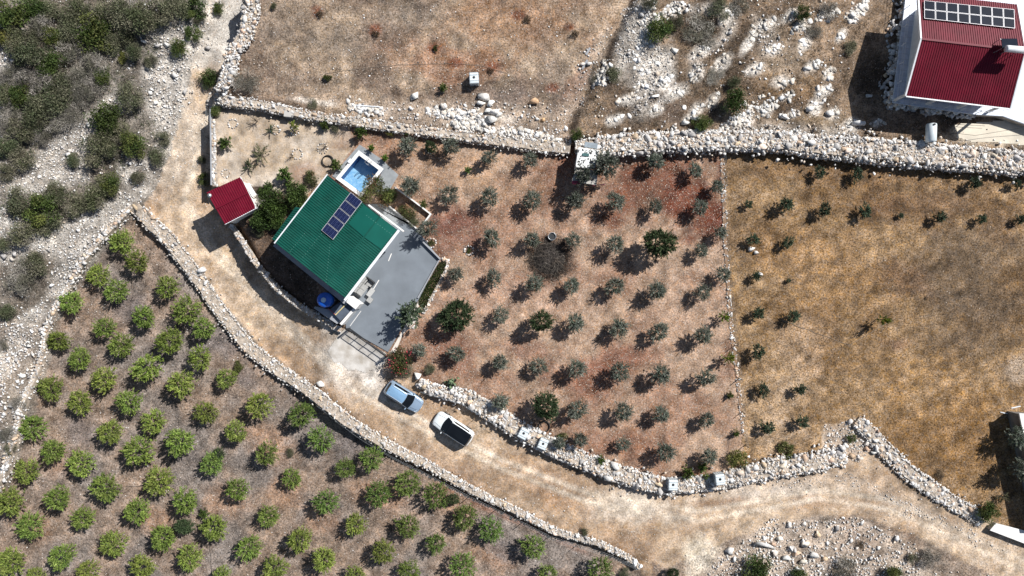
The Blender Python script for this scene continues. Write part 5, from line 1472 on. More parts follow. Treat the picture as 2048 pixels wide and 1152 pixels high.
q = P(741, 600, 0)
ot = thing('footstool', 'square dark sided footstool below the sofa', 'footstool', (q.x, q.y, .05), sa_)
bevel(lb(MB(), 0, 0, .36, .6, .6, .16).build('cushion', M_CUSH, ot), .04); lb(MB(), 0, 0, .17, .54, .54, .22).build('base', M_DARK, ot)
q = P(764, 508, 0)
dt_ = thing('garden_chair', 'thin framed garden chair standing near the house front', 'chair', (q.x, q.y, .05), sa_)
lb(MB(), 0, 0, .44, .42, .42, .04).build('seat', M_DARK, dt_); lb(MB(), 0, -.2, .70, .42, .03, .45).build('backrest', M_DARK, dt_)
for x in (-.19, .19):
    for y in (-.19, .19): lb(MB(), x, y, .21, .03, .03, .42).build('leg', M_DARK, dt_)
q = P(782, 474, 0)
bn = thing('white_bench', 'narrow white bench along the house front near the upper corner', 'bench', (q.x, q.y, .05), sa_)
bevel(lb(MB(), 0, 0, .44, 1.5, .32, .05).build('seat', M_WHITEM, bn), .01)
for x in (-.6, .6): lb(MB(), x, 0, .21, .06, .28, .42).build('leg', M_WHITEM, bn)
# pale paint stripes on the patio coat
q = MB()
for (x0, y0, x1, y1, w) in ((758, 560, 746, 580, .10), (783, 507, 777, 522, .10), (700, 652, 722, 622, .06)):
    a, b = P(x0, y0, .05), P(x1, y1, .05); q.bar(Vector((a.x, a.y, .054)), Vector((b.x, b.y, .054)), w, .006)
tag(q.build('patio_stripe', M_WHITE), kind='structure')

# ------------------------------------------------------------------ hoses, bucket, box, bits
def hose_coil(px, py, rad, label):
    c = Pg(px, py, .1); rt = thing('hose_coil', label, 'hose', c, 0)
    for k in range(4):
        rr = rad / S + R.uniform(-.05, .05); pts = [(rr * math.cos(a) * R.uniform(.985, 1.015) + R.uniform(-.01, .01), rr * .97 * math.sin(a), .05 + .045 * k) for a in [6.2832 * i / 40 for i in range(41)]]
        pts[-1] = pts[0]; MB().tube(pts, .035, 6).build('coil', M_BLACK, rt, True)
hose_coil(655.5, 322, 11.5, 'coil of black irrigation hose on sand near the pool')
hose_coil(1088, 853, 11, 'coil of black irrigation hose under the dark tree by the orchard wall')
bc = Pg(1104, 473, .3)
bk = thing('metal_bucket', 'open shiny metal tub beside the heap of brushwood', 'bucket', bc)
bb = MB(); bb.lathe((0, 0, 0), [(.34, 0), (.42, .5), (.44, .5), (.44, .53), (.41, .53), (.39, .5), (.31, .03), (.0, .03)], 20); bb.build('tub', M_GALV, bk, True)
MB().lathe((0, 0, .03), [(.30, 0), (.375, .36), (0, .36)], 20).build('contents', M_DARK, bk)
for s in (-1, 1): MB().tube([(s * .43, -.1, .42), (s * .50, -.06, .46), (s * .50, .06, .46), (s * .43, .1, .42)], .015, 5).build('handle', M_GALV, bk)
gb2 = P(577, 229, .6)
gx = thing('grey_box', 'small grey concrete box standing against the garden wall', 'box', (gb2.x, gb2.y, 0))
g2 = Vector((gb2.x, gb2.y, 0))
bevel(MB(g2).box((g2.x, g2.y, .4), (.75, .6, .9), -.1).build('box_body', M_GREYW, gx), .03); bevel(MB(g2).box((g2.x, g2.y, .88), (.82, .66, .07), -.1).build('lid', M_CONC, gx), .02)
for x, y, x1, y1, lb_ in ((650, 148, 905, 128, 'thin dark irrigation pipe curving across the upper field'), (905, 128, 1020, 150, 'short black pipe running right from the white tank')):
    a = Pg(x, y); b = Pg(x1, y1); pts = []
    for i in range(25):
        t = i / 24; p = a.lerp(b, t) + Vector((0, .35 * math.sin(t * 3.1) + R.uniform(-.04, .04), 0)); pts.append((p.x, p.y, zt(p.x, p.y) + .04))
    tag(MB(pts[0]).tube(pts, .016, 5).build('irrigation_pipe', M_WOOD, None, True, pts[0]), lb_, 'pipe')
for pts_, lb_ in (([(418, 1085), (422, 1115), (424, 1152), (424, 1180)], 'thin black pipe lying on the grove soil near the bottom'), ([(240, 975), (280, 972), (300, 966)], 'short dark stick on the grove soil at left'),
                  ([(1790, 636), (1700, 690), (1560, 640)], 'faint thin pipe crossing the golden field')):
    w = [Pg(*p) for p in pts_]; w = resample(w, .6); pts = [(p.x + R.uniform(-.05, .05), p.y + R.uniform(-.05, .05), zt(p.x, p.y) + .03) for p in w]
    tag(MB(pts[0]).tube(pts, .02, 5).build('irrigation_pipe', M_BLACK if 'golden' not in lb_ else M_WOOD, None, True, pts[0]), lb_, 'pipe')
# overhead cables whose shadows cross the cream slab
ca = thing('overhead_cable', 'dark cable strung above the cream concrete slab at right', 'cable', tuple(P(1910, 268, 1.6)))
p_ = [P(1908, 266, 1.6), P(1950, 271, 1.5), P(2030, 258, 1.8), P(2120, 240, 2.4)]
MB(ca.location).tube(p_, .02, 5).build('cable', M_BLACK, ca, True)
MB(ca.location).bar(P(1908, 266, 1.6) - up * 1.3, P(1908, 266, 1.6), .06, .06).build('pole', M_POST, ca)
for i, (x, y, x1, y1) in enumerate(((2000, 824, 2014, 827), (2022, 816, 2040, 812))):
    a, b = Pg(x, y), Pg(x1, y1)
    tag(MB(a).bar(a + up * .06, b + up * .06, .10, .06).build('white_batten', M_WHITEM, None, False, a), ('grey white batten on dry grass left of the edge building', 'brighter white batten on dry grass just above the edge building')[i], 'batten')
for i, (x, y, x1, y1) in enumerate(((1020 + 155, 120, 1165, 137), (1172, 110, 1180, 96))):
    a, b = Pg(x, y), Pg(x1, y1)
    tag(MB(a).bar(a + up * .06, b + up * .06, .22, .07).build('grey_plank', M_GREYW, None, False, a), ('pale grey plank lying at the edge of the ditch, lower one', 'pale grey plank lying at the edge of the ditch, upper one')[i], 'plank')
a = Pg(713, 211); b = Pg(760, 214)
tag(MB(a).bar(a + up * .08, b + up * .08, .10, .08).build('white_pole', M_WHITEM, None, False, a), 'long pale pole lying on stones above the garden wall', 'pole')
q = Pg(1018 - 0, 0)
# ------------------------------------------------------------------ vegetation
M_LEAF = mat_attr('leaves', .62, .22, 2.5, 0, .18, .22, .25)
M_TWIG = mat_attr('dry_twigs', .9, .2, 3, 0, 0, .12, .1)
M_BARK = mat_plain('bark', (.11, .085, .065), .95, 0, .35, 7, .5)
rng = np.random.default_rng(42)
def unitv(a): return a / np.maximum(1e-6, np.linalg.norm(a, axis=-1))[..., None]
def leaf_mesh(name, C, D, L, Wd, cols, mat):
    """diamond shaped leaves: centre, direction, length, width"""
    n = len(C); rv = rng.normal(0, 1, (n, 3)); rv[:, 2] *= .5
    B = unitv(np.cross(D, rv)); N = np.cross(D, B) * .12
    L = np.broadcast_to(np.asarray(L), (n,))[:, None]; Wd = np.broadcast_to(np.asarray(Wd), (n,))[:, None]
    V = np.stack([C - D * L / 2, C + B * Wd / 2 + N * Wd, C + D * L / 2, C - B * Wd / 2 + N * Wd], 1).reshape(-1, 3)
    F = np.arange(4 * n).reshape(-1, 4)
    return npmesh(name, V, F, mat, np.repeat(cols, 4, 0))
def wood_mesh(name, h, r0, tips, z0):
    mb = MB(); mb.tube([(0, 0, -.25), (r0 * .2, 0, h * .5), (0, r0 * .2, max(z0, .12))], r0, 6, r0 * .75)
    for t in tips:
        a = Vector((0, 0, max(z0, .12) * .9)); b = Vector(t) * .55; b.z = a.z + (t[2] - a.z) * .62; c = Vector(t)
        mb.tube([a, b, c], r0 * .5, 4, r0 * .12)
    return mb.mesh(name, M_BARK)
def branchy(nm, n, Rr, Hh, z0, nl, L, Wd, pal, emin=15, emax=88, t0=.3, droop=.0, jit=.6, spread=.07, hi=None, hip=.0):
    az = rng.uniform(0, 6.283, n); e = np.radians(emin + (emax - emin) * rng.random(n) ** 1.15); f = rng.uniform(.70, 1.06, n)
    tip = np.stack([Rr * np.cos(az) * np.cos(e) * f, Rr * np.sin(az) * np.cos(e) * f, z0 + (Hh - z0) * np.sin(e) * f], 1)
    base_ = np.stack([np.zeros(n), np.zeros(n), np.full(n, z0 * .9)], 1)
    t = t0 + (1 - t0) * rng.random((n, nl)) ** .8
    bow = (np.sin(t * np.pi) * .12 * Rr)[..., None] * np.array([0, 0, 1.0])
    C = base_[:, None] + (tip - base_)[:, None] * t[..., None] + bow + rng.normal(0, spread * Rr, (n, nl, 3)) * (1.15 - t[..., None] * .7)
    C[..., 2] -= droop * t ** 2
    D = unitv(unitv(tip - base_)[:, None] + rng.normal(0, jit, (n, nl, 3)))
    pal = np.array(pal); bc = pal[rng.integers(0, len(pal), n)] * rng.uniform(.75, 1.25, (n, 1))
    cols = np.clip(bc[:, None] * rng.uniform(.75, 1.3, (n, nl, 1)), 0.004, .8)
    if hi is not None:
        k = rng.random((n, nl)) < hip; cols[k] = np.array(hi) * rng.uniform(.8, 1.2, (k.sum(), 1))
    cr = leaf_mesh(nm + '_crown', C.reshape(-1, 3), D.reshape(-1, 3), L * rng.uniform(.7, 1.3, n * nl), Wd * rng.uniform(.7, 1.3, n * nl), cols.reshape(-1, 3), M_LEAF)
    sel = rng.choice(n, min(n, 7), replace=False)
    tr = wood_mesh(nm + '_trunk', z0, .055 * Rr + .02, [tuple(tip[i] * .8) for i in sel], z0)
    return cr, tr, Rr, Hh
def sprays(nm, n, Rr, Hh, z0, nl, slen, L, Wd, pal, irregular=.12, spike=.0):
    """rounded crown: short leafy twigs over an uneven ellipsoid"""
    d = unitv(rng.normal(0, 1, (n, 3)) * np.array([1, 1, .85])); d[:, 2] = np.where(d[:, 2] < -.35, -d[:, 2], d[:, 2])
    lob = rng.normal(0, 1, (7, 3)); lob = unitv(lob); bump_ = 1 + irregular * np.clip((d @ lob.T), 0, 1).max(1) ** 3 * 2 - irregular
    rad = bump_ * rng.uniform(.62, 1.0, n) * (1 + spike * (rng.random(n) < .25))
    cz = z0 + (Hh - z0) * .5; ell = np.array([Rr, Rr, (Hh - z0) * .55])
    q = d * rad[:, None] * ell + np.array([0, 0, cz])
    out = unitv(d * np.array([1, 1, .7]) + rng.normal(0, .28, (n, 3)) + np.array([0, 0, .15]))
    t = rng.random((n, nl)) - .75
    C = q[:, None] + out[:, None] * (t * slen)[..., None]; C[..., 2] -= .10 * slen * (t + .75) ** 2
    side = rng.normal(0, 1, (n, nl, 3)); D = unitv(out[:, None] * .75 + side * .55); C = C + D * L * .45
    pal = np.array(pal); bc = pal[rng.integers(0, len(pal), n)] * rng.uniform(.65, 1.3, (n, 1))
    cols = np.clip(bc[:, None] * rng.uniform(.75, 1.3, (n, nl, 1)), .004, .8)
    m = n * nl
    cr = leaf_mesh(nm + '_crown', C.reshape(-1, 3), D.reshape(-1, 3), L * rng.uniform(.7, 1.3, m), Wd * rng.uniform(.7, 1.3, m), cols.reshape(-1, 3), M_LEAF)
    sel = rng.choice(n, min(n, 8), replace=False)
    return cr, wood_mesh(nm + '_trunk', z0, .055 * Rr + .02, [tuple(q[k]) for k in sel], z0), Rr, Hh
def shrub(nm, Rr, Hh, nclump, nl, L, Wd, pal, mat=None, lay=0.9):
    cols = []; C = []; D = []
    pal = np.array(pal)
    for k in range(nclump):
        a = rng.uniform(0, 6.283); d = Rr * .68 * math.sqrt(rng.random()); r = Rr * rng.uniform(.26, .46)
        c = np.array([d * math.cos(a), d * math.sin(a), Hh * rng.uniform(.35, .72) * (1 - .35 * d / Rr)])
        dd = unitv(rng.normal(0, 1, (nl, 3))); dd[:, 2] = np.abs(dd[:, 2]) * .9 + rng.normal(0, .25, nl)
        rad = r * rng.uniform(.45, 1.12, (nl, 1)); p = c + dd * rad * np.array([1, 1, min(1.0, .8 * Hh / Rr)])
        C.append(p); D.append(unitv(dd * .6 + rng.normal(0, .7, (nl, 3))))
        cols.append(np.clip(pal[rng.integers(0, len(pal))] * rng.uniform(.7, 1.3) * rng.uniform(.7, 1.35, (nl, 1)), .004, .8))
    C = np.concatenate(C); C[:, 2] = np.maximum(C[:, 2], .03)
    n = len(C)
    cr = leaf_mesh(nm + '_crown', C, np.concatenate(D), L * rng.uniform(.6, 1.4, n), Wd * rng.uniform(.6, 1.4, n), np.concatenate(cols), mat or M_LEAF)
    tips = [(Rr * .6 * math.cos(a), Rr * .6 * math.sin(a), Hh * .55) for a in rng.uniform(0, 6.283, 6)]
    return cr, wood_mesh(nm + '_trunk', .12, .05 * Rr + .02, tips, .15), Rr, Hh

GROVE = [(.225, .290, .062), (.190, .260, .052), (.265, .315, .085), (.145, .205, .046)]
OLIVE = [(.150, .172, .135), (.200, .222, .180), (.108, .135, .095), (.27, .285, .24)]
DKG = [(.058, .088, .038), (.082, .108, .050), (.042, .068, .030)]
SAP = [(.065, .095, .055), (.090, .120, .075), (.045, .072, .040)]
LIME = [(.16, .20, .03), (.12, .17, .03)]
SCG = [(.072, .105, .027), (.054, .086, .022), (.105, .125, .035)]
SCD = [(.155, .152, .095), (.120, .128, .075), (.19, .18, .125), (.085, .10, .05)]
SCK = [(.26, .24, .21), (.20, .185, .16), (.33, .305, .27), (.13, .125, .095)]
SCY = [(.15, .15, .04), (.12, .13, .035)]
RUST = [(.16, .10, .05), (.12, .11, .05), (.09, .10, .04)]
VAR = {}
VAR['grove'] = [sprays('grove', 230, 1.32 * k, 2.25, .35, 22, .42, .15, .062, GROVE, .14, .12) for k in (.94, 1, 1.05, 1, .96, 1.04, 1, .98)]
VAR['grove_dark'] = [sprays('grove_dark', 220, 1.32, 2.3, .35, 22, .42, .15, .06, [(.165, .240, .056), (.125, .195, .046), (.20, .265, .072)], .16, .15) for _ in range(5)]
VAR['olive'] = [sprays('olive', 210, 1.02 * k, 2.3, .5, 26, .5, .15, .055, OLIVE, .2, .28) for k in (.92, 1, 1.08, 1, .95, 1.05, .9, 1.1, 1, 1)]
VAR['dark'] = [sprays('dark', 480, 1.6, 3.3, .5, 26, .5, .16, .075, DKG, .20, .12) for _ in range(4)]
VAR['sapling'] = [sprays('sapling', 90, .60, 1.5, .3, 24, .36, .13, .055, SAP, .25, .3) for _ in range(6)]
VAR['lime'] = [branchy('lime', 30, .80, 1.9, .5, 22, .18, .08, LIME, 5, 80, .35, .0, .6, .08) for _ in range(3)]
VAR['scrub_green'] = [shrub('scrub_green', 1.7, 1.9, 17, 190, .17, .085, SCG) for _ in range(5)]
VAR['scrub_olive'] = [shrub('scrub_olive', 1.6, 1.6, 17, 180, .17, .06, SCD) for _ in range(6)]
VAR['scrub_grey'] = [shrub('scrub_grey', 1.6, 1.3, 16, 190, .26, .026, SCK, M_TWIG) for _ in range(4)]
VAR['lush'] = [shrub('lush', 1.6, 1.9, 20, 230, .18, .10, [(.034, .068, .014), (.05, .092, .020), (.07, .12, .03), (.028, .05, .014)]) for _ in range(4)]
VAR['scrub_yellow'] = [shrub('scrub_yellow', 1.2, 1.1, 10, 170, .16, .07, SCY) for _ in range(2)]
VAR['flower'] = [shrub('flower', 1.6, 1.9, 16, 170, .18, .075, RUST + SCG) for _ in range(2)]
VAR['leafy'] = [branchy('leafy', 34, 1.0, 1.7, .3, 22, .24, .11, [(.075, .12, .028), (.10, .14, .035), (.06, .10, .02)], 5, 80, .25, .1, .6, .10) for _ in range(4)]
VAR['feathery'] = [branchy('feathery', 22, 1.1, 1.5, .4, 26, .26, .05, [(.15, .15, .085), (.12, .125, .06), (.19, .17, .11)], 0, 70, .25, .1, .45, .05) for _ in range(3)]
VAR['palm'] = [branchy('palm', 12, 1.0, 1.4, .5, 34, .34, .05, [(.05, .075, .03), (.07, .09, .04)], 5, 60, .15, .25, .35, .03) for _ in range(2)]
VAR['bare'] = [branchy('bare', 18, .8, 1.5, .35, 16, .30, .018, [(.20, .17, .14), (.15, .125, .10)], 10, 80, .1, 0, .35, .04) for _ in range(2)]
VAR['weed'] = [shrub('weed', .8, .5, 9, 90, .18, .06, [(.10, .12, .035), (.13, .13, .05), (.08, .10, .03)]) for _ in range(3)]
VAR['dryweed'] = [shrub('dryweed', .9, .5, 10, 110, .24, .022, [(.16, .12, .08), (.12, .09, .06), (.22, .17, .11)], M_TWIG) for _ in range(3)]
VAR['pot'] = [branchy('pot', 20, .42, .75, .2, 14, .18, .08, [(.13, .19, .03), (.10, .16, .025)], 5, 80, .2, .05, .6, .1)]
cnt = {}
def plant(kind, px, py, rpx, name, label, cat='tree', group=None, tall=1.0, up=None):
    vs = VAR[kind]; i = cnt.get(kind, 0); cnt[kind] = i + 1
    cr, tr, Rr, Hh = vs[i % len(vs)]
    s = rpx / S / Rr; zc = Hh * s * tall * (.55 if up is None else up)
    g = Pg(px, py, zc)
    root = thing(name, label, cat, g, R.uniform(0, 6.28), group)
    root.scale = (s * R.uniform(.95, 1.05), s * R.uniform(.95, 1.05), s * tall * R.uniform(.94, 1.06))
    if kind.startswith('scrub') or kind in ('weed', 'dryweed', 'lush'):
        link('foliage', cr, root); link('stem', tr, root)
    else:
        link('crown', cr, root); link('trunk', tr, root)
    return root

# grove of bright green trees: rows run from upper left to lower right, counted from the lane wall
ROWS = [
 [(245,486,24),(277,522,23),(337,574,24),(375,622,29),(410,656,22),(604,828,26),(640,878,27),(744,918,26),(814,965,25),(872,991,25),(930,1033,25),(984,1058,25),(1064,1091,26),(1096,1146,20),(1200,1140,25)],
 [(199,549,23),(233,581,24),(290,634,25),(343,682,27),(403,714,24),(453,756,22),(520,808,26),(692,935,20),(757,985,25),(814,1051,24),(874,1085,20),(925,1132,25)],
 [(145,604,23),(212,656,22),(243,689,24),(295,737,30),(363,768,26),(413,823,23),(473,863,24),(535,908,25),(585,955,20),(652,1006,25),(712,1048,22),(769,1101,24),(819,1142,22)],
 [(120,681,23),(163,717,23),(212,758,26),(262,803,26),(310,843,26),(363,882,28),(425,925,24),(475,978,23),(537,1031,22),(600,1078,26),(650,1116,25),(712,1148,20)],
 [(105,776,25),(162,803,24),(222,863,25),(278,903,31),(322,960,28),(373,1002,27),(430,1052,27),(497,1095,26),(552,1133,26)],
 [(68,852,26),(110,900,24),(163,925,27),(213,973,28),(277,1020,26),(330,1072,25),(380,1115,26),(445,1152,22)],
 [(57,942,26),(120,995,24),(170,1036,23),(228,1088,27),(287,1130,25)],
 [(20,1005,28),(62,1052,27),(127,1110,27),(177,1140,22)],
 [(23,1122,28),(72,1150,18)],
]
GW = 'bright green trees of the lower left grove'
for ri, row in enumerate(ROWS):
    for ci, (x, y, r) in enumerate(row):
        dk = 'grove_dark' if (ri == 0 and ci >= 5) or (ri == 1 and 7 <= ci) or (ri, ci) in ((2, 7), (2, 9), (3, 6)) else 'grove'
        look = 'mid green' if dk == 'grove_dark' else 'bright green'
        where = 'beside the lane wall' if ri == 0 else f'in {ordn(ri + 1)} slanting row off the lane wall'
        last = ', at its lower end' if ci == len(row) - 1 else ''
        plant(dk, x, y, r * .99, 'grove_tree', f'{look} grove tree, {ordn(ci + 1)} from upper left {where}', 'tree', GW, R.uniform(.95, 1.12))
plant('dark', 370, 1052, 18, 'dark_shrub', 'small dark green shrub squeezed between grove trees near the bottom', 'shrub')
plant('leafy', 408, 1028, 13, 'leafy_shrub', 'thin leafy shrub touching the top of a grove tree near the bottom', 'shrub')
plant('dark', 907, 998, 12, 'dark_shrub', 'tiny dark green shrub beside a grove tree near the lane wall', 'shrub')
plant('dark', 438, 908, 12, 'dark_shrub', 'dark green sprig growing out of the top of a grove tree', 'shrub')
plant('scrub_olive', 580, 906, 11, 'grey_shrub', 'small grey green shrub on open grove soil', 'shrub')
plant('weed', 476, 735, 17, 'weed_patch', 'dull green weeds against the lane wall in the grove', 'weeds')
plant('scrub_olive', 1250, 1146, 14, 'olive_shrub', 'small olive shrub at the foot of the lane wall, bottom edge', 'shrub')
plant('scrub_olive', 1168, 1065, 11, 'olive_shrub', 'small dark shrub on the lane side of the wall near its end', 'shrub')
plant('dark', 1345, 1146, 12, 'dark_shrub', 'small dark shrub at the bottom edge left of the round pale patch', 'shrub')

# olive orchard, rows counted from the top
OL = [
 [(815,293,22),(900,295,21),(978,315,19),(1060,319,19),(1308,325,21),(1390,342,19)],
 [(822,374,23),(899,390,23),(978,395,22),(1064,400,23),(1150,402,22),(1232,404,23),(1310,413,19),(1400,414,20),(1432,372,17)],
 [(983,475,23),(1064,480,19),(1146,480,19),(1230,487,22),(1402,502,17),(1440,466,15)],
 [(913,548,19),(988,556,21),(1070,567,23),(1144,569,21),(1230,572,23),(1314,582,22),(1404,585,20),(1446,548,18)],
 [(1002,631,20),(1150,646,22),(1238,655,23),(1317,664,24),(1406,671,23)],
 [(840,702,18),(915,707,22),(999,724,20),(1077,733,21),(1152,736,23),(1238,743,24),(1320,749,24),(1408,756,22)],
 [(1155,818,24),(1246,824,24),(1324,828,21),(1413,838,20)],
 [(1161,878,18),(1246,888,17),(1329,902,23),(1417,911,20)],
]
for ri, row in enumerate(OL):
    row = sorted(row)
    for ci, (x, y, r) in enumerate(row):
        end = ', rightmost of its row' if ci == len(row) - 1 else ''
        plant('olive', x, y, r * .76, 'olive_tree', f'silvery olive tree, {ordn(ci + 1)} from left in the {ordn(ri + 1)} orchard row from the top', 'tree', 'olive trees of the orchard', 1.08)
plant('olive', 1208, 331, 24, 'olive_tree', 'olive tree touching the right side of the flat roofed hut', 'tree', None, 1.1)
plant('olive', 1168, 352, 16, 'olive_tree', 'pale olive tree spreading over the porch of the flat roofed hut', 'tree', None, 1.7, .8)
plant('olive', 855, 457, 17, 'olive_tree', 'olive tree by the patio wall, its shadow on the grey patio corner', 'tree', None, 1.3)
plant('sapling', 824, 626, 24, 'olive_tree', 'olive tree at the lower end of the patio lawn bed', 'tree', None, 1.0)
plant('olive', 1003, 803, 15, 'olive_tree', 'small dark olive tree on the boulder wall behind the white car', 'tree')
plant('olive', 1120, 886, 4 + 8, 'olive_shoot', 'small yellowish shoot right of the pair of cube tanks', 'shrub')
plant('dark', 1317, 487, 31, 'dark_tree', 'largest dark green round tree in the upper right of the orchard', 'tree', None, 1.05)
plant('dark', 911, 630, 33, 'dark_tree', 'wide dark tree nearest the patio, lower right of it', 'tree', None, .85)
plant('dark', 1083, 643, 21, 'dark_tree', 'compact dark green tree in the middle of the orchard, in a row of olives', 'tree', None, 1.3)
plant('dark', 1092, 813, 26, 'dark_tree', 'dark green tree above the hose coil by the lower orchard wall', 'tree', None, 1.0)
plant('dark', 862, 295, 13, 'clipped_bush', 'round dark clipped bush inside a white stone ring', 'bush')
plant('leafy', 935, 340, 10, 'young_tree', 'small fresh green young tree between the two upper olive rows', 'tree')
plant('lime', 1451, 632, 14, 'lime_tree', 'yellow green young tree on the stone row, upper of two', 'tree', None, 1.2)
plant('lime', 1458, 717, 15, 'lime_tree', 'green young tree on the stone row, lower of two', 'tree', None, 1.2)
plant('leafy', 1462, 791, 9, 'young_tree', 'tiny green young tree left of the thin stone row, upper one', 'tree', None, 1.2)
plant('leafy', 1473, 867, 9, 'young_tree', 'tiny green young tree left of the thin stone row, lower one', 'tree', None, 1.2)
plant('weed', 1124, 876, 14, 'weed_patch', 'yellow green weeds beside the cube tanks at the orchard wall', 'weeds')
plant('leafy', 1201, 920, 12, 'green_bush', 'small green bush growing in the lower orchard wall', 'bush')
plant('scrub_yellow', 1474, 920, 24, 'weed_bush', 'large yellowish weed bush at the lower right orchard corner', 'bush')
plant('leafy', 1377, 946, 17, 'green_bush', 'leafy green bush behind the wall between two cube tanks, larger one', 'bush')
plant('leafy', 1405, 936, 13, 'green_bush', 'leafy green bush behind the wall between two cube tanks, right one', 'bush')
plant('lime', 1413, 953, 9, 'lime_bush', 'small yellowish bush on the wall beside the right cube tank', 'bush')
plant('scrub_olive', 858, 738, 15, 'grey_shrub', 'grey green shrub between the flowering bush and the cactus', 'shrub')

# young trees of the golden field
SP = [(1639,346,13,'top row, first from the left'),(1714,349,14,'top row, second from the left'),(1949,366,15,'top row, third from the left'),(2033,367,11,'top row, at the right edge'),
 (1497,409,10,'close to the dividing line, highest one there'),(1573,410,16,'second row, first away from the dividing line'),(1647,421,15,'second row, second away from the dividing line'),(1729,423,15,'second row, third away from the dividing line'),
 (1801,431,8,'second row, very small and dry'),(1879,435,13,'second row, on the darker grass'),(1962,438,11,'second row, faint on the dark patch'),(2038,440,11,'second row, at the right edge'),
 (1507,479,13,'just above the two white boulders'),(1574,485,13,'alone right of the white boulders'),(1512,553,12,'beside the pale flat boulder'),(1577,561,6,'smallest, a mere sprig in open grass'),
 (1515,627,14,'left of the pair below the sprig'),(1588,632,14,'right of the pair below the sprig'),(1516,704,16,'right beside the lime trees on the stone row'),
 (1526,779,14,'left of the pair above the lowest pair'),(1601,779,14,'right of the pair above the lowest pair'),(1535,856,16,'left of the lowest pair'),(1605,844,14,'right of the lowest pair')]
for x, y, r, w in SP:
    plant('sapling', x, y, r * .84, 'young_tree', f'young green tree on the golden field, {w}', 'tree', 'young trees of the golden field', (.85 if r > 9 else .7))
plant('lime', 1770, 639, 13, 'lime_tree', 'lone yellow green tree in the middle of the golden field', 'tree', None, 1.8)
plant('dryweed', 1851, 597, 4, 'dark_tuft', 'tiny dark tuft in the golden field right of the lone tree', 'weeds')
plant('weed', 1574, 900, 20, 'weed_patch', 'bluish green weeds above the wide wall left of the rubble corner', 'weeds')
plant('scrub_green', 1703, 877, 12, 'green_shrub', 'dark shrub inside the rubble corner of the two walls', 'shrub')
plant('scrub_green', 1977, 1028, 26, 'green_shrub', 'bright green shrub at the lower right end of the stone wall', 'shrub')
plant('olive', 2031, 876, 20, 'olive_tree', 'pale grey olive tree in the shade at the right edge, upper one', 'tree', None, 1.2)
plant('olive', 2044, 940, 20, 'olive_tree', 'pale grey olive tree in the shade at the right edge, lower one', 'tree', None, 1.2)
plant('feathery', 2018, 942, 9, 'small_tree', 'small pale tree at the border of the long shadow at right', 'tree', None, 2.0)
plant('dryweed', 1880, 950, 12, 'dry_weed', 'olive weeds on golden grass above the diagonal wall', 'weeds')
plant('feathery', 2010, 995, 16, 'dry_shrub', 'thin dry shrub between green shrub and long shadow', 'shrub')

# rocky field at upper right
for a in ((1468,204,30,'scrub_green','large dark green tree right of the rocky field centre',1.4),(1470,165,17,'scrub_olive','olive shrub just above the large dark green tree',1),(1404,244,22,'scrub_green','green shrub close above the terrace wall',1),
          (1320,55,30,'scrub_green','dark green bush on the white rubble at the top',1.1),(1354,40,18,'scrub_olive','olive bush right of the dark one on the white rubble',1),(1606,26,18,'scrub_green','dark green bush at the top, left of the red roof house',1.2),
          (1155,268,16,'scrub_green','small green bush behind the flat roofed hut',1),(1300,4,20,'scrub_olive','dark bush cut by the top edge above the rubble',1),(1440,20,26,'scrub_olive','low olive scrub at the top of the rocky field',.6),(1480,10,24,'scrub_grey','grey dry scrub at the top of the rocky field',.7),
          (1660,20,26,'scrub_grey','grey dry scrub left of the red roof house, at the top',.7),(1630,60,20,'scrub_grey','grey dry scrub below the one at the top',.6),(1225,150,20,'scrub_olive','olive scrub on the rim of the ditch',.7),(1185,155,14,'scrub_grey','grey scrub in the ditch',.7),
          (1398,64,40,'scrub_grey','wide brown dry thicket inside the ring of white rocks',.4),(1430,150,24,'scrub_grey','brown dry thicket below the ring of rocks',.4),(1700,95,18,'scrub_olive','olive scrub at the shadow tip by the terrace house',.7)):
    plant(a[3], a[0], a[1], a[2], 'bush' if a[5] < 1.3 else 'green_tree', a[4], 'bush' if a[5] < 1.3 else 'tree', None, a[5])
# upper field
plant('scrub_grey', 495, 160, 32, 'brush_pile', 'pile of grey dry brushwood right of the short thick wall', 'brush pile', None, .8)
plant('scrub_green', 414, 155, 25, 'green_shrub', 'single dark green shrub at the end of the gravel track', 'shrub', None, 1.1)
plant('weed', 655, 155, 10, 'green_weed', 'small green weed in the upper field by the pipe end', 'weeds', None, 1.8)
plant('leafy', 886, 174, 10, 'young_tree', 'small green young tree above the lone white boulder\'s right', 'tree', None, 1.2)
plant('weed', 872, 96, 8, 'dark_weed', 'faint green weed on a red soil patch in the upper field', 'weeds', None, 1.4)
plant('scrub_olive', 548, 12, 9, 'olive_shrub', 'tiny dark shrub at the top left of the upper field', 'shrub')
plant('scrub_olive', 625, 207, 13, 'olive_shrub', 'flat olive shrub just above the garden wall', 'shrub', None, .6)
plant('dryweed', 640, 28, 9, 'dark_tuft', 'dark tuft on the upper field near the top, left of centre', 'weeds', None, 1.4)
plant('dryweed', 752, 66, 9, 'dark_tuft', 'dark tuft on a red patch in the upper field', 'weeds', None, 1.6)
plant('dryweed', 1055, 38, 9, 'dark_tuft', 'dark tuft in the right part of the upper field, high up', 'weeds', None, 1.5)
plant('dryweed', 1150, 68, 10, 'dark_tuft', 'dark tuft on the upper field close to the ditch', 'weeds', None, 1.5)
plant('dryweed', 982, 140, 8, 'dark_tuft', 'dark tuft on red soil right of the cube tank', 'weeds', None, 1.5)

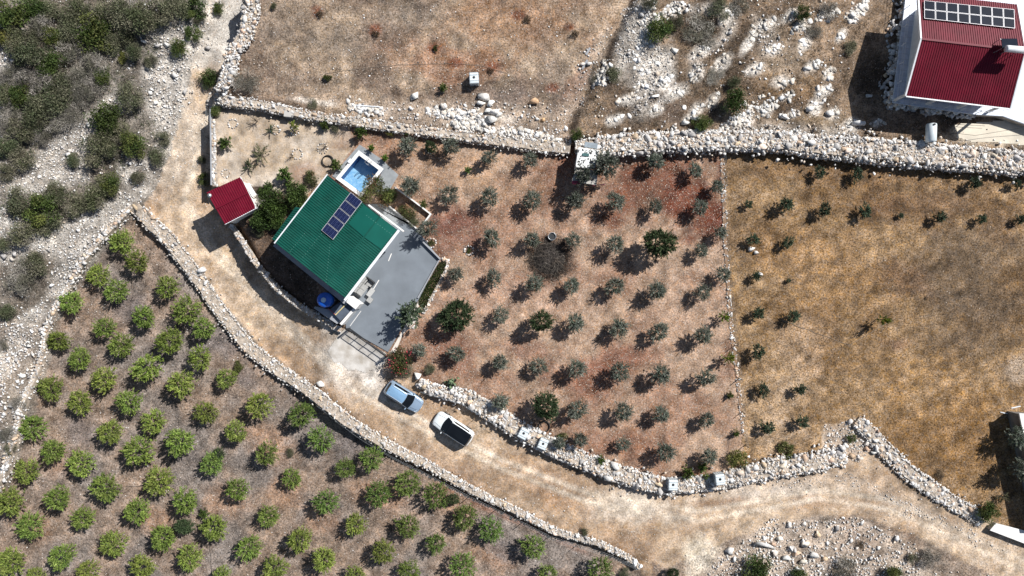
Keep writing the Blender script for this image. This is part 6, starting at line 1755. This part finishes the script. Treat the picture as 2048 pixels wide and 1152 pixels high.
# garden plants
GP = [(449,285,17,'leafy','green bush inside the left garden wall',1),(432,222,14,'scrub_green','dark bush in the upper left garden corner',1),(509,240,14,'bare','brown dry shrub near the upper garden wall',1),(541,259,13,'palm','young palm by a stone ring in the sandy garden',1),
      (587,251,12,'lime','yellow green shrub below the grey box',1),(520,305,22,'feathery','feathery olive shrub in the middle of the sandy garden',1),(497,332,17,'palm','dark young palm near the hut',.9),(568,348,20,'leafy','broad leaved plant above the dense garden thicket',1),
      (622,357,20,'flower','reddish green shrub left of the green roof tip',.9),(671,331,15,'leafy','green shrub beside the hose coil',1),(583,309,7,'bare','bare twig sapling with a long thin shadow',1.6),(648,293,12,'bare','bare sapling above the hose coil',.8),
      (648,246,15,'leafy','dark leafy shrub under the garden wall, left one',1),(722,264,16,'leafy','green shrub under the garden wall, right of the twigs',1.2),(778,260,14,'scrub_yellow','yellow green shrub under the garden wall above the pool',1),(695,247,18,'bare','dark twiggy shrub at the garden wall',1),
      (670,258,10,'scrub_olive','small dark shrub between two garden wall shrubs',1),(813,266,8,'leafy','small green plant at the wall right of the yellow shrub',1),(620,245,10,'bare','dead looking shrub at the wall, left end',1),
      (545,408,33,'lush','big dense dark green shrub between hut and green roof',1.1),(592,392,29,'lush','dense dark shrub at the left eave of the green roof',1.0),(522,440,25,'lush','dark green shrub below the hut\'s right corner',1),(552,440,24,'lush','dark shrub at the lower lean-to roof',1),
      (525,385,13,'lush','green shrub beside the work table',1),(516,462,14,'scrub_olive','shaded shrub above the lane wall',1),(578,372,12,'leafy','small bush right of the broad leaved plant',1),(535,372,12,'leafy','bush behind the work table',1),(540,555,14,'bare','grey bare shrub in the house shadow',1),
      (755,381,38,'flower','large mixed green shrub at the pool corner',1.1),(775,392,20,'scrub_green','green shrub under the right side of the pool corner shrub',1),(815,425,22,'flower','reddish shrub inside the narrow planting bed',.8),(828,440,14,'scrub_olive','olive shrub at the lower end of the planting bed',1),(846,408,11,'leafy','green shrub outside the planting bed wall',1),
      (725,398,12,'flower','reddish plant between pool and solar panels',.7),(800,722,32,'flower','olive green bush with red flowers beside the gate',1.0),(816,742,16,'scrub_olive','olive bush under the flowering bush at the gate',.9),
      (408,358,16,'scrub_green','dark shrub on the lane side of the garden wall, lower one',1.1),(404,318,12,'scrub_olive','shrub on the lane side of the garden wall, upper one',1),(325,276,19,'scrub_olive','grey green shrub at the lane edge, right of the rubble',1),
      (863,486,8,'weed','small plant inside the ring at the patio corner',1),(938,501,7,'weed','small plant inside the ring right of the patio',1)]
for x, y, r, k, lb_, t in GP:
    nm = {'leafy': 'leafy_shrub', 'scrub_green': 'green_shrub', 'bare': 'bare_shrub', 'palm': 'young_palm', 'lime': 'lime_shrub', 'feathery': 'feathery_shrub', 'flower': 'flowering_shrub', 'lush': 'green_shrub', 'scrub_olive': 'olive_shrub', 'scrub_yellow': 'yellow_shrub', 'weed': 'ring_plant'}[k]
    plant(k, x, y, r, nm, lb_, 'palm' if k == 'palm' else ('plant' if k == 'weed' else 'shrub'), None, t)
# red blossoms of the bush by the gate are a part of it
gate_bush = [o for o in bpy.data.objects if o.get('label', '').startswith('olive green bush with red flowers')][0]
nb = 90; a = rng.uniform(0, 6.283, nb); d = 1.5 * np.sqrt(rng.random(nb))
Cb = np.stack([d * np.cos(a), d * np.sin(a), 1.55 - .45 * (d / 1.5) ** 2 + rng.normal(0, .1, nb)], 1)
link('blossoms', leaf_mesh('blossoms', Cb, unitv(rng.normal(0, 1, (nb, 3))), .17, .14, np.tile((.42, .05, .07), (nb, 1)), M_LEAF), gate_bush)
# pot plants on the pool paving
for x, y, lb_ in ((742, 296, 'small potted plant on the pool paving, upper left one'), (769, 316, 'small potted plant on the pool paving, right one')):
    p = P(x, y, .6); po_ = thing('potted_plant', lb_, 'potted plant', (p.x, p.y, .06), 0, 'potted plants by the pool')
    MB().lathe((0, 0, 0), [(.18, 0), (.26, .38), (.28, .38), (.28, .42), (.23, .42), (.21, .36), (0, .36)], 16).build('pot', M_BLACK, po_, True)
    cr, tr, _, _ = VAR['pot'][0]; link('crown', cr, po_, (0, 0, .35)); link('trunk', tr, po_, (0, 0, .35))
# cactus: flat pads
p = Pg(905, 763, .4); cac = thing('prickly_pear', 'prickly pear cactus with pale green pads above the cars', 'cactus', p)
M_CACT = mat_plain('cactus_skin', (.13, .19, .10), .6, 0, .25, 4, .2)
for i in range(22):
    a = R.uniform(0, 6.28); d = R.uniform(.05, .75); z = R.uniform(.25, 1.0) * (1.1 - d * .7)
    V, F = hull(R, 20); me = npmesh('pad', V * np.array([.42, .10, .62]), F, M_CACT, None, True)
    o_ = link('pad', me, cac, (d * math.cos(a), d * math.sin(a), z)); o_.rotation_euler = (R.gauss(.5, .4), R.gauss(0, .4), a + R.uniform(-1, 1))
# little lawn beside the patio
lp = [tuple(P(x, y, 0).xy) for x, y in ((879, 524), (892, 522), (893, 534), (882, 552), (866, 585), (848, 620), (836, 606), (838, 596))]
xs = [q[0] for q in lp]; ys = [q[1] for q in lp]
n = 5200; X = rng.uniform(min(xs), max(xs), n * 3); Y = rng.uniform(min(ys), max(ys), n * 3); k = pip(X, Y, lp); X = X[k][:n]; Y = Y[k][:n]; n = len(X)
Cg = np.stack([X, Y, zta(X, Y) + .05], 1); Dg = unitv(np.stack([rng.normal(0, .5, n), rng.normal(0, .5, n), np.ones(n)], 1))
tag(link('lawn', leaf_mesh('lawn', Cg, Dg, .16, .05, pick_cols(n, rng, [(.05, .09, .02), (.04, .07, .018), (.07, .10, .03)]), M_LEAF)), kind='stuff')

# thicket of the upper left slope
SB = [(25,25,36,'G'),(62,14,26,'G'),(15,68,22,'Y'),(28,88,24,'D'),(82,52,28,'K'),(100,72,22,'G'),(128,28,30,'D'),(162,12,26,'D'),(187,68,42,'G'),(236,30,34,'D'),(280,40,40,'D'),(322,20,30,'D'),(352,14,28,'D'),(386,14,26,'G'),(401,36,16,'D'),(437,18,14,'G'),
 (60,112,36,'D'),(102,126,30,'G'),(24,148,30,'K'),(74,162,36,'K'),(120,176,32,'D'),(152,156,30,'K'),(190,130,32,'K'),(206,152,20,'G'),(245,115,13,'Y'),(268,106,22,'D'),(300,124,16,'D'),(357,96,20,'G'),(388,68,18,'G'),(260,190,30,'D'),(100,204,36,'D'),(40,192,27,'G'),
 (62,232,36,'D'),(24,222,27,'K'),(112,244,30,'K'),(144,226,26,'K'),(40,258,30,'D'),(14,292,30,'D'),(48,318,28,'D'),(205,236,36,'G'),(236,262,27,'D'),(190,300,36,'D'),(265,292,29,'G'),(310,316,22,'D'),(276,356,16,'D'),(216,366,26,'G'),(145,322,18,'D'),(8,342,22,'D'),(112,378,18,'D'),
 (36,402,30,'D'),(80,420,36,'G'),(112,402,30,'D'),(150,410,28,'D'),(190,396,32,'D'),(206,374,24,'D'),(46,468,28,'D'),(94,446,30,'D'),(5,490,16,'D'),(42,552,36,'K'),(70,530,28,'D'),(10,622,22,'D'),(5,690,15,'K'),(36,806,17,'K'),(14,870,19,'K'),(20,898,14,'D'),
 (182,175,28,'K'),(142,100,30,'K'),(220,88,24,'D'),(244,72,24,'D'),(30,60,24,'D'),(60,75,20,'D'),(95,20,26,'D'),(205,28,26,'D'),(135,60,26,'D'),(80,200,26,'D'),(10,185,24,'D'),(10,250,22,'K'),(165,195,26,'K'),(85,268,24,'K'),(215,265,22,'D'),(225,300,20,'D')]
nm_ = {'G': ('scrub_green', 'green_shrub', 'dark green evergreen shrub'), 'D': ('scrub_olive', 'olive_shrub', 'dull olive scrub bush'), 'K': ('scrub_grey', 'grey_shrub', 'grey leafless scrub bush'), 'Y': ('scrub_yellow', 'yellow_shrub', 'yellowish green scrub bush')}
def lands(x, y):
    if y < 60: return 'along the top edge'
    if y < 130: return 'in the band just below the top edge'
    if y < 215: return 'in the upper part of the slope'
    if y < 270: return 'above the long white rubble strip'
    if y < 345: return 'between the two white rubble strips'
    if y < 385: return 'on the upper rim of the dense clump'
    if y < 500: return 'in the dense clump beside the grove tip'
    return 'at the left edge below the dense clump'
for x, y, r, t in SB:
    k, n_, w = nm_[t]
    same = sorted(b[0] + b[1] * .001 for b in SB if b[3] == t and lands(b[0], b[1]) == lands(x, y))
    size = 'large' if r >= 34 else ('small' if r <= 18 else 'middling')
    o_ = ordn(same.index(x + y * .001) + 1)
    plant(k, x, y, r * 1.1, n_, f'{size} {w.replace(" scrub", "")}, {o_} from left {lands(x, y)}', 'shrub', 'scrub bushes of the upper left slope', 1.0)
# bushes of the lower right rubble
for x, y, r, k, lb_ in ((1515,1138,38,'scrub_green','wide dark green bush at the bottom edge of the lower right rubble'),(1600,1148,20,'scrub_green','green bush at the bottom edge, right of the wide dark one'),(1692,1142,30,'scrub_grey','grey dry bush at the bottom edge of the rubble'),(1825,1118,13,'scrub_olive','small dark bush in the right part of the rubble'),
                        (1790,1150,22,'scrub_green','dark bush at the bottom edge, rightmost of the rubble'),(1860,1115,26,'scrub_grey','pale grey dry bush right of the small dark one'),(1722,1090,10,'dryweed','dry grey tuft on the white rubble')):
    plant(k, x, y, r, 'bush', lb_, 'bush')

# heap of burnt brushwood in the orchard
hp_ = Pg(1098, 517); heap = thing('brushwood_heap', 'round heap of dark burnt brushwood in the middle of the upper orchard', 'brush pile', hp_)
nb = 3600; a = rng.uniform(0, 6.283, nb); d = rng.uniform(.8, 1.15, nb) * 2.5 * np.sqrt(rng.random(nb)); dome = .55 * np.clip(1 - (d / 2.6) ** 2, 0, 1)
Ch = np.stack([d * np.cos(a), d * np.sin(a), .05 + dome * rng.uniform(.3, 1.1, nb)], 1)
Dh = unitv(np.stack([rng.normal(0, 1, nb), rng.normal(0, 1, nb), rng.normal(0, .3, nb)], 1))
link('brushwood', leaf_mesh('brushwood', Ch, Dh, rng.uniform(.25, .75, nb), .035, pick_cols(nb, rng, [(.075, .062, .054), (.10, .085, .074), (.05, .042, .038), (.17, .15, .125)], .25), M_TWIG), heap)
cm = MB(); cm.lathe((0, 0, -.1), [(1.9, 0), (1.75, .12), (1.3, .32), (.7, .45), (0.05, .5)], 20); cm.build('ash_core', mat_plain('ash', (.085, .072, .064), 1, 0, .5, 4, 1), heap)
for i in range(9):
    a = R.uniform(0, 6.28); q = Vector((R.uniform(-1.8, 1.8), R.uniform(-1.6, 2.6), .4)); e = q + Vector((math.cos(a), math.sin(a), .15)) * R.uniform(.8, 1.8)
    MB().tube([q, q.lerp(e, .5) + up * .1, e], .035, 5, .012).build('branch', M_BARK, heap)

# ------------------------------------------------------------------ what nobody could count: rubble, pebbles, chips, dry grass
def sample_zone(nm, n, x0=-58.5, x1=58.5, y0=-33.5, y1=33.5, dens=None):
    X = rng.uniform(x0, x1, n); Y = rng.uniform(y0, y1, n); k = zone_at(X, Y) == zid[nm]
    X, Y = X[k], Y[k]
    if dens is not None:
        d = dens(1024 + X * S, 576 - Y * S, X, Y); k = rng.random(len(X)) < d; X, Y = X[k], Y[k]
    return X, Y
def stones_at(name, X, Y, smin, smax, pal, flat=.7, power=2.0, tmpl=None, sink=.15):
    n = len(X); sz = smin + (smax - smin) * rng.random(n) ** power
    pos = np.stack([X, Y, zta(X, Y) + sz * (.5 * flat - sink)], 1)
    return tag(link(name, scatter(name, pos, sz, pick_cols(n, rng, pal), tmpl or HS, M_PEB, rng, flat)), kind='stuff')
RX, RY, RS = [], [], []
for key, (poly, dn, (s0, s1)) in RUB.items():
    pts = [P(x, y, 0) for x, y in poly]; x0, x1 = min(p.x for p in pts), max(p.x for p in pts); y0, y1 = min(p.y for p in pts), max(p.y for p in pts)
    x0, x1 = max(x0, -60), min(x1, 60); y0, y1 = max(y0, -34), min(y1, 34)
    n = int((x1 - x0) * (y1 - y0) * dn * 1.0)
    X = rng.uniform(x0, x1, n); Y = rng.uniform(y0, y1, n)
    wx = (vnoise(X, Y, 1.3, 7) - .5) * 26; wy = (vnoise(X, Y, 1.3, 8) - .5) * 26
    k = pip(1024 + X * S + wx, 576 - Y * S + wy, poly) & (vnoise(X, Y, .9, 9) > .22); X, Y = X[k], Y[k]
    RX.append(X); RY.append(Y); RS.append(s0 + (s1 - s0) * rng.random(len(X)) ** 2.2)
X = np.concatenate(RX); Y = np.concatenate(RY); sz = np.concatenate(RS); n = len(X)
RP = WHITE + WHITE + [(.62, .52, .42)]
pos = np.stack([X, Y, zta(X, Y) + sz * .25], 1)
tag(link('rubble', scatter('rubble', pos, sz, pick_cols(n, rng, RP), HS, M_PEB, rng, .8)), kind='stuff')
# a sprinkling of bigger stones
n = 420; keys = list(RUB); BX, BY = [], []
for key in keys:
    if key in 'lkv': continue
    poly = RUB[key][0]; pts = [P(x, y, 0) for x, y in poly]; x0, x1 = min(p.x for p in pts), max(p.x for p in pts); y0, y1 = min(p.y for p in pts), max(p.y for p in pts)
    m = int(max(4, (x1 - x0) * (y1 - y0) * .45)); X = rng.uniform(x0, x1, m); Y = rng.uniform(y0, y1, m); k = pip(1024 + X * S, 576 - Y * S, poly); BX.append(X[k]); BY.append(Y[k])
stones_at('large_rubble', np.concatenate(BX), np.concatenate(BY), .28, .75, RP, .75, 2.2, HB)
PEB = [(.55, .42, .32), (.48, .34, .25), (.62, .52, .43), (.40, .27, .19), (.62, .58, .53)]
X, Y = sample_zone('orchard_soil', 150000, dens=lambda px, py, x, y: .75 * np.clip(vnoise(x, y, 1.7, 17) * 1.5, 0.2, 1) * (np.hypot(px - 1098, py - 517) > 46) * ~pip(px, py, PAD) * ~pip(px, py, [(640, 420), (800, 340), (870, 430), (890, 520), (840, 600), (780, 720), (680, 660)]))
stones_at('mulch_chips', X, Y, .04, .11, PEB, .45, 1.6)
TANS = [(.56, .50, .43), (.48, .40, .32), (.62, .57, .52), (.40, .31, .24)]
X, Y = sample_zone('upper_field', 80000, dens=lambda px, py, x, y: .5 * np.clip((py + 60) / 240, .25, 1) * np.clip(vnoise(x, y, 2.2, 23) * 1.6, .1, 1))
stones_at('field_stones', X, Y, .05, .24, TANS + WHITE, .6, 3.2)
X, Y = sample_zone('rocky_field', 60000, dens=lambda px, py, x, y: .42 * np.clip(vnoise(x, y, 3, 29) * 1.8 - .35, .05, 1) * ~((px > 1690) & (py < 262)))
stones_at('rocky_stones', X, Y, .06, .38, WHITE + TANS, .6, 3.0)
X, Y = sample_zone('grove_soil', 90000, dens=lambda px, py, x, y: .28 * np.clip(vnoise(x, y, 2.5, 31) * 1.6, .15, 1))
stones_at('grove_stones', X, Y, .04, .17, TANS + WHITE, .6, 3.0)
X, Y = sample_zone('dirt_track', 70000, dens=lambda px, py, x, y: .34 * np.clip(vnoise(x, y, 2.0, 37) * 1.7 - .2, .05, 1) * ~pip(px, py, [(628, 722), (690, 658), (792, 735), (740, 790), (690, 800)]))
stones_at('track_gravel', X, Y, .04, .20, TANS + WHITE + [(.60, .46, .32)], .55, 3.2)
X, Y = sample_zone('scrub_ground', 60000, x1=-10, dens=lambda px, py, x, y: .40 * np.clip(vnoise(x, y, 2.5, 41) * 1.7 - .2, .05, 1))
stones_at('slope_stones', X, Y, .06, .34, WHITE + TANS[:2], .7, 3.0)
X, Y = sample_zone('quarry_ground', 16000, dens=lambda px, py, x, y: .5)
stones_at('spoil_stones', X, Y, .06, .32, WHITE + TANS, .7, 3.0)
# pale ledge of bedrock above the garden wall
LX, LY = [], []
for (x0, y0, x1, y1, w, m) in ((868, 226, 960, 238, 7, 90), (700, 214, 765, 226, 5, 60), (900, 245, 985, 262, 9, 90), (1000, 262, 1120, 285, 8, 110), (1300, 55, 1340, 20, 6, 50), (1300, 10, 1268, 120, 8, 90), (1210, 130, 1195, 175, 8, 60), (1530, 210, 1440, 262, 12, 90), (1690, 45, 1726, 8, 4, 50), (1630, 40, 1665, 30, 6, 40), *[(x_ - a_, y_ + b_, x_ + a_, y_ - b_, w_, 5 + w_ // 2) for x_, y_, a_, b_, w_ in LEDGE]):
    t = rng.random(m); p = Pg((x0 + x1) / 2, (y0 + y1) / 2)
    LX.append(((x0 + (x1 - x0) * t + rng.normal(0, w * .5, m)) - 1024) / S); LY.append((576 - (y0 + (y1 - y0) * t + rng.normal(0, w * .5, m))) / S)
LX = np.concatenate(LX); LY = np.concatenate(LY); LX = np.concatenate([LX, LX + rng.normal(0, .35, len(LX))]); LY = np.concatenate([LY, LY + rng.normal(0, .3, len(LY))])
stones_at('bedrock_ledge', LX, LY, .15, .9, WHITE[:2] + [(.62, .58, .52), (.56, .50, .43)], .22, 1.9, HB, .10)
def grass(name, X, Y, hgt, wid, pal, blades=2, lean=.9, mat=None):
    n = len(X) * blades; X = np.repeat(X, blades) + rng.normal(0, .06, n); Y = np.repeat(Y, blades) + rng.normal(0, .06, n)
    Z_ = zta(X, Y); hh = hgt * rng.uniform(.5, 1.4, n)
    D = unitv(np.stack([rng.normal(0, lean, n), rng.normal(0, lean, n), np.ones(n)], 1)); B = unitv(np.cross(D, rng.normal(0, 1, (n, 3)))) * wid / 2
    p = np.stack([X, Y, Z_ - .01], 1)
    V = np.stack([p - B, p + B, p + D * hh[:, None]], 1).reshape(-1, 3)
    return tag(link(name, npmesh(name, V, np.arange(3 * n).reshape(-1, 3), mat or M_TWIG, np.repeat(pick_cols(n, rng, pal, .2), 3, 0))), kind='stuff')
GOLD = [(.38, .25, .11), (.30, .19, .08), (.46, .34, .18), (.22, .14, .07), (.34, .24, .14)]
DUN = [(.34, .26, .17), (.26, .20, .14), (.42, .34, .24), (.18, .14, .10)]
X, Y = sample_zone('dry_field', 150000, dens=lambda px, py, x, y: np.clip(vnoise(x, y, 1.6, 43) * 1.5, .2, 1) * (1 - .5 * np.exp(-(((px - 1950) / 120) ** 2 + ((py - 560) / 180) ** 2))))
grass('dry_grass', X, Y, .20, .035, GOLD, 2)
X, Y = sample_zone('upper_field', 60000, dens=lambda px, py, x, y: np.clip(vnoise(x, y, 2.0, 47) * 1.8 - .4, 0, 1))
grass('dry_stalks', X, Y, .20, .03, DUN, 2)
X, Y = sample_zone('rocky_field', 70000, dens=lambda px, py, x, y: np.clip(vnoise(x, y, 2.0, 53) * 2 - .4, 0, 1) * ~((px > 1740) & (py < 240)) * ~((px > 1900) & (py > 250)))
grass('dry_scrub_grass', X, Y, .28, .035, DUN + GOLD[:2] + [(.14, .11, .08)], 2)
X, Y = sample_zone('grove_soil', 90000, dens=lambda px, py, x, y: np.clip(vnoise(x, y, 2.2, 59) * 1.8 - .4, 0, 1))
grass('dead_grass', X, Y, .16, .028, [(.30, .25, .20), (.22, .18, .15), (.36, .30, .25), (.14, .115, .10)], 2)
X, Y = sample_zone('dirt_track', 50000, dens=lambda px, py, x, y: np.clip(vnoise(x, y, 1.8, 63) * 1.6 - .95, 0, 1) * ~pip(px, py, [(628, 722), (690, 658), (792, 735), (740, 790), (690, 800)]))
grass('track_grass', X, Y, .15, .028, GOLD[:3] + DUN[:2], 2)
X, Y = sample_zone('scrub_ground', 60000, x1=-10, dens=lambda px, py, x, y: np.clip(vnoise(x, y, 2.2, 67) * 1.8 - .5, 0, 1) * (px < 330))
grass('slope_grass', X, Y, .22, .03, [(.26, .23, .18), (.18, .16, .12), (.32, .28, .22), (.10, .09, .07)], 2)

# undergrowth that closes the thicket on the slope, and the brown dry scrub of the rocky field
def clumps(name, X, Y, rad, hgt, per, L, Wd, pal, mat):
    n = len(X); k = n * per; rr = np.repeat(rad * rng.uniform(.5, 1.3, n), per)
    d = unitv(rng.normal(0, 1, (k, 3))); d[:, 2] = np.abs(d[:, 2])
    f = rng.uniform(.4, 1.05, k)[:, None]
    C = np.stack([np.repeat(X, per), np.repeat(Y, per), np.repeat(zta(X, Y), per)], 1) + d * f * rr[:, None] * np.array([1, 1, hgt])
    D = unitv(d * .5 + rng.normal(0, .7, (k, 3)))
    cb = np.repeat(pick_cols(n, rng, pal, .3), per, 0) * rng.uniform(.65, 1.4, (k, 1))
    tag(link(name, leaf_mesh(name, C, D, L * rng.uniform(.6, 1.4, k), Wd * rng.uniform(.6, 1.4, k), np.clip(cb, .004, .7), mat)), kind='stuff')
T1 = [(-60,-60),(425,-60),(400,28),(330,62),(295,120),(250,168),(212,190),(150,232),(60,300),(0,345),(-60,380)]
T2 = [(0,385),(90,385),(165,365),(235,352),(225,395),(190,425),(140,430),(60,470),(0,430)]
T3 = [(180,330),(200,240),(255,200),(300,240),(290,300),(240,345)]
def inT(px, py): return (pip(px, py, T1) | pip(px, py, T2) | pip(px, py, T3)) & ~pip(px, py, RUB['f'][0])
X, Y = sample_zone('scrub_ground', 15000, x1=-20, dens=lambda px, py, x, y: inT(px, py) * .75)
clumps('undergrowth', X, Y, .45, .8, 16, .17, .055, [(.20, .185, .15), (.14, .14, .095), (.28, .255, .22), (.11, .12, .065), (.095, .115, .045)], M_LEAF)
X, Y = sample_zone('scrub_ground', 7000, x1=-20, dens=lambda px, py, x, y: inT(px, py) * .6)
clumps('dry_undergrowth', X, Y, .5, .9, 14, .26, .026, [(.28, .255, .22), (.20, .18, .155), (.36, .33, .29)], M_TWIG)
X, Y = sample_zone('rocky_field', 42000, dens=lambda px, py, x, y: np.clip(vnoise(x, y, 2.0, 73) * 2.6 - .95, 0, 1) * ~((px > 1730) & (py < 246)) * ~((px > 1880) & (py > 240)) * ~pip(px, py, RUB['h'][0]))
clumps('brown_scrub', X, Y, .40, .7, 10, .22, .04, [(.12, .09, .06), (.16, .125, .09), (.085, .07, .05), (.22, .175, .125)], M_TWIG)
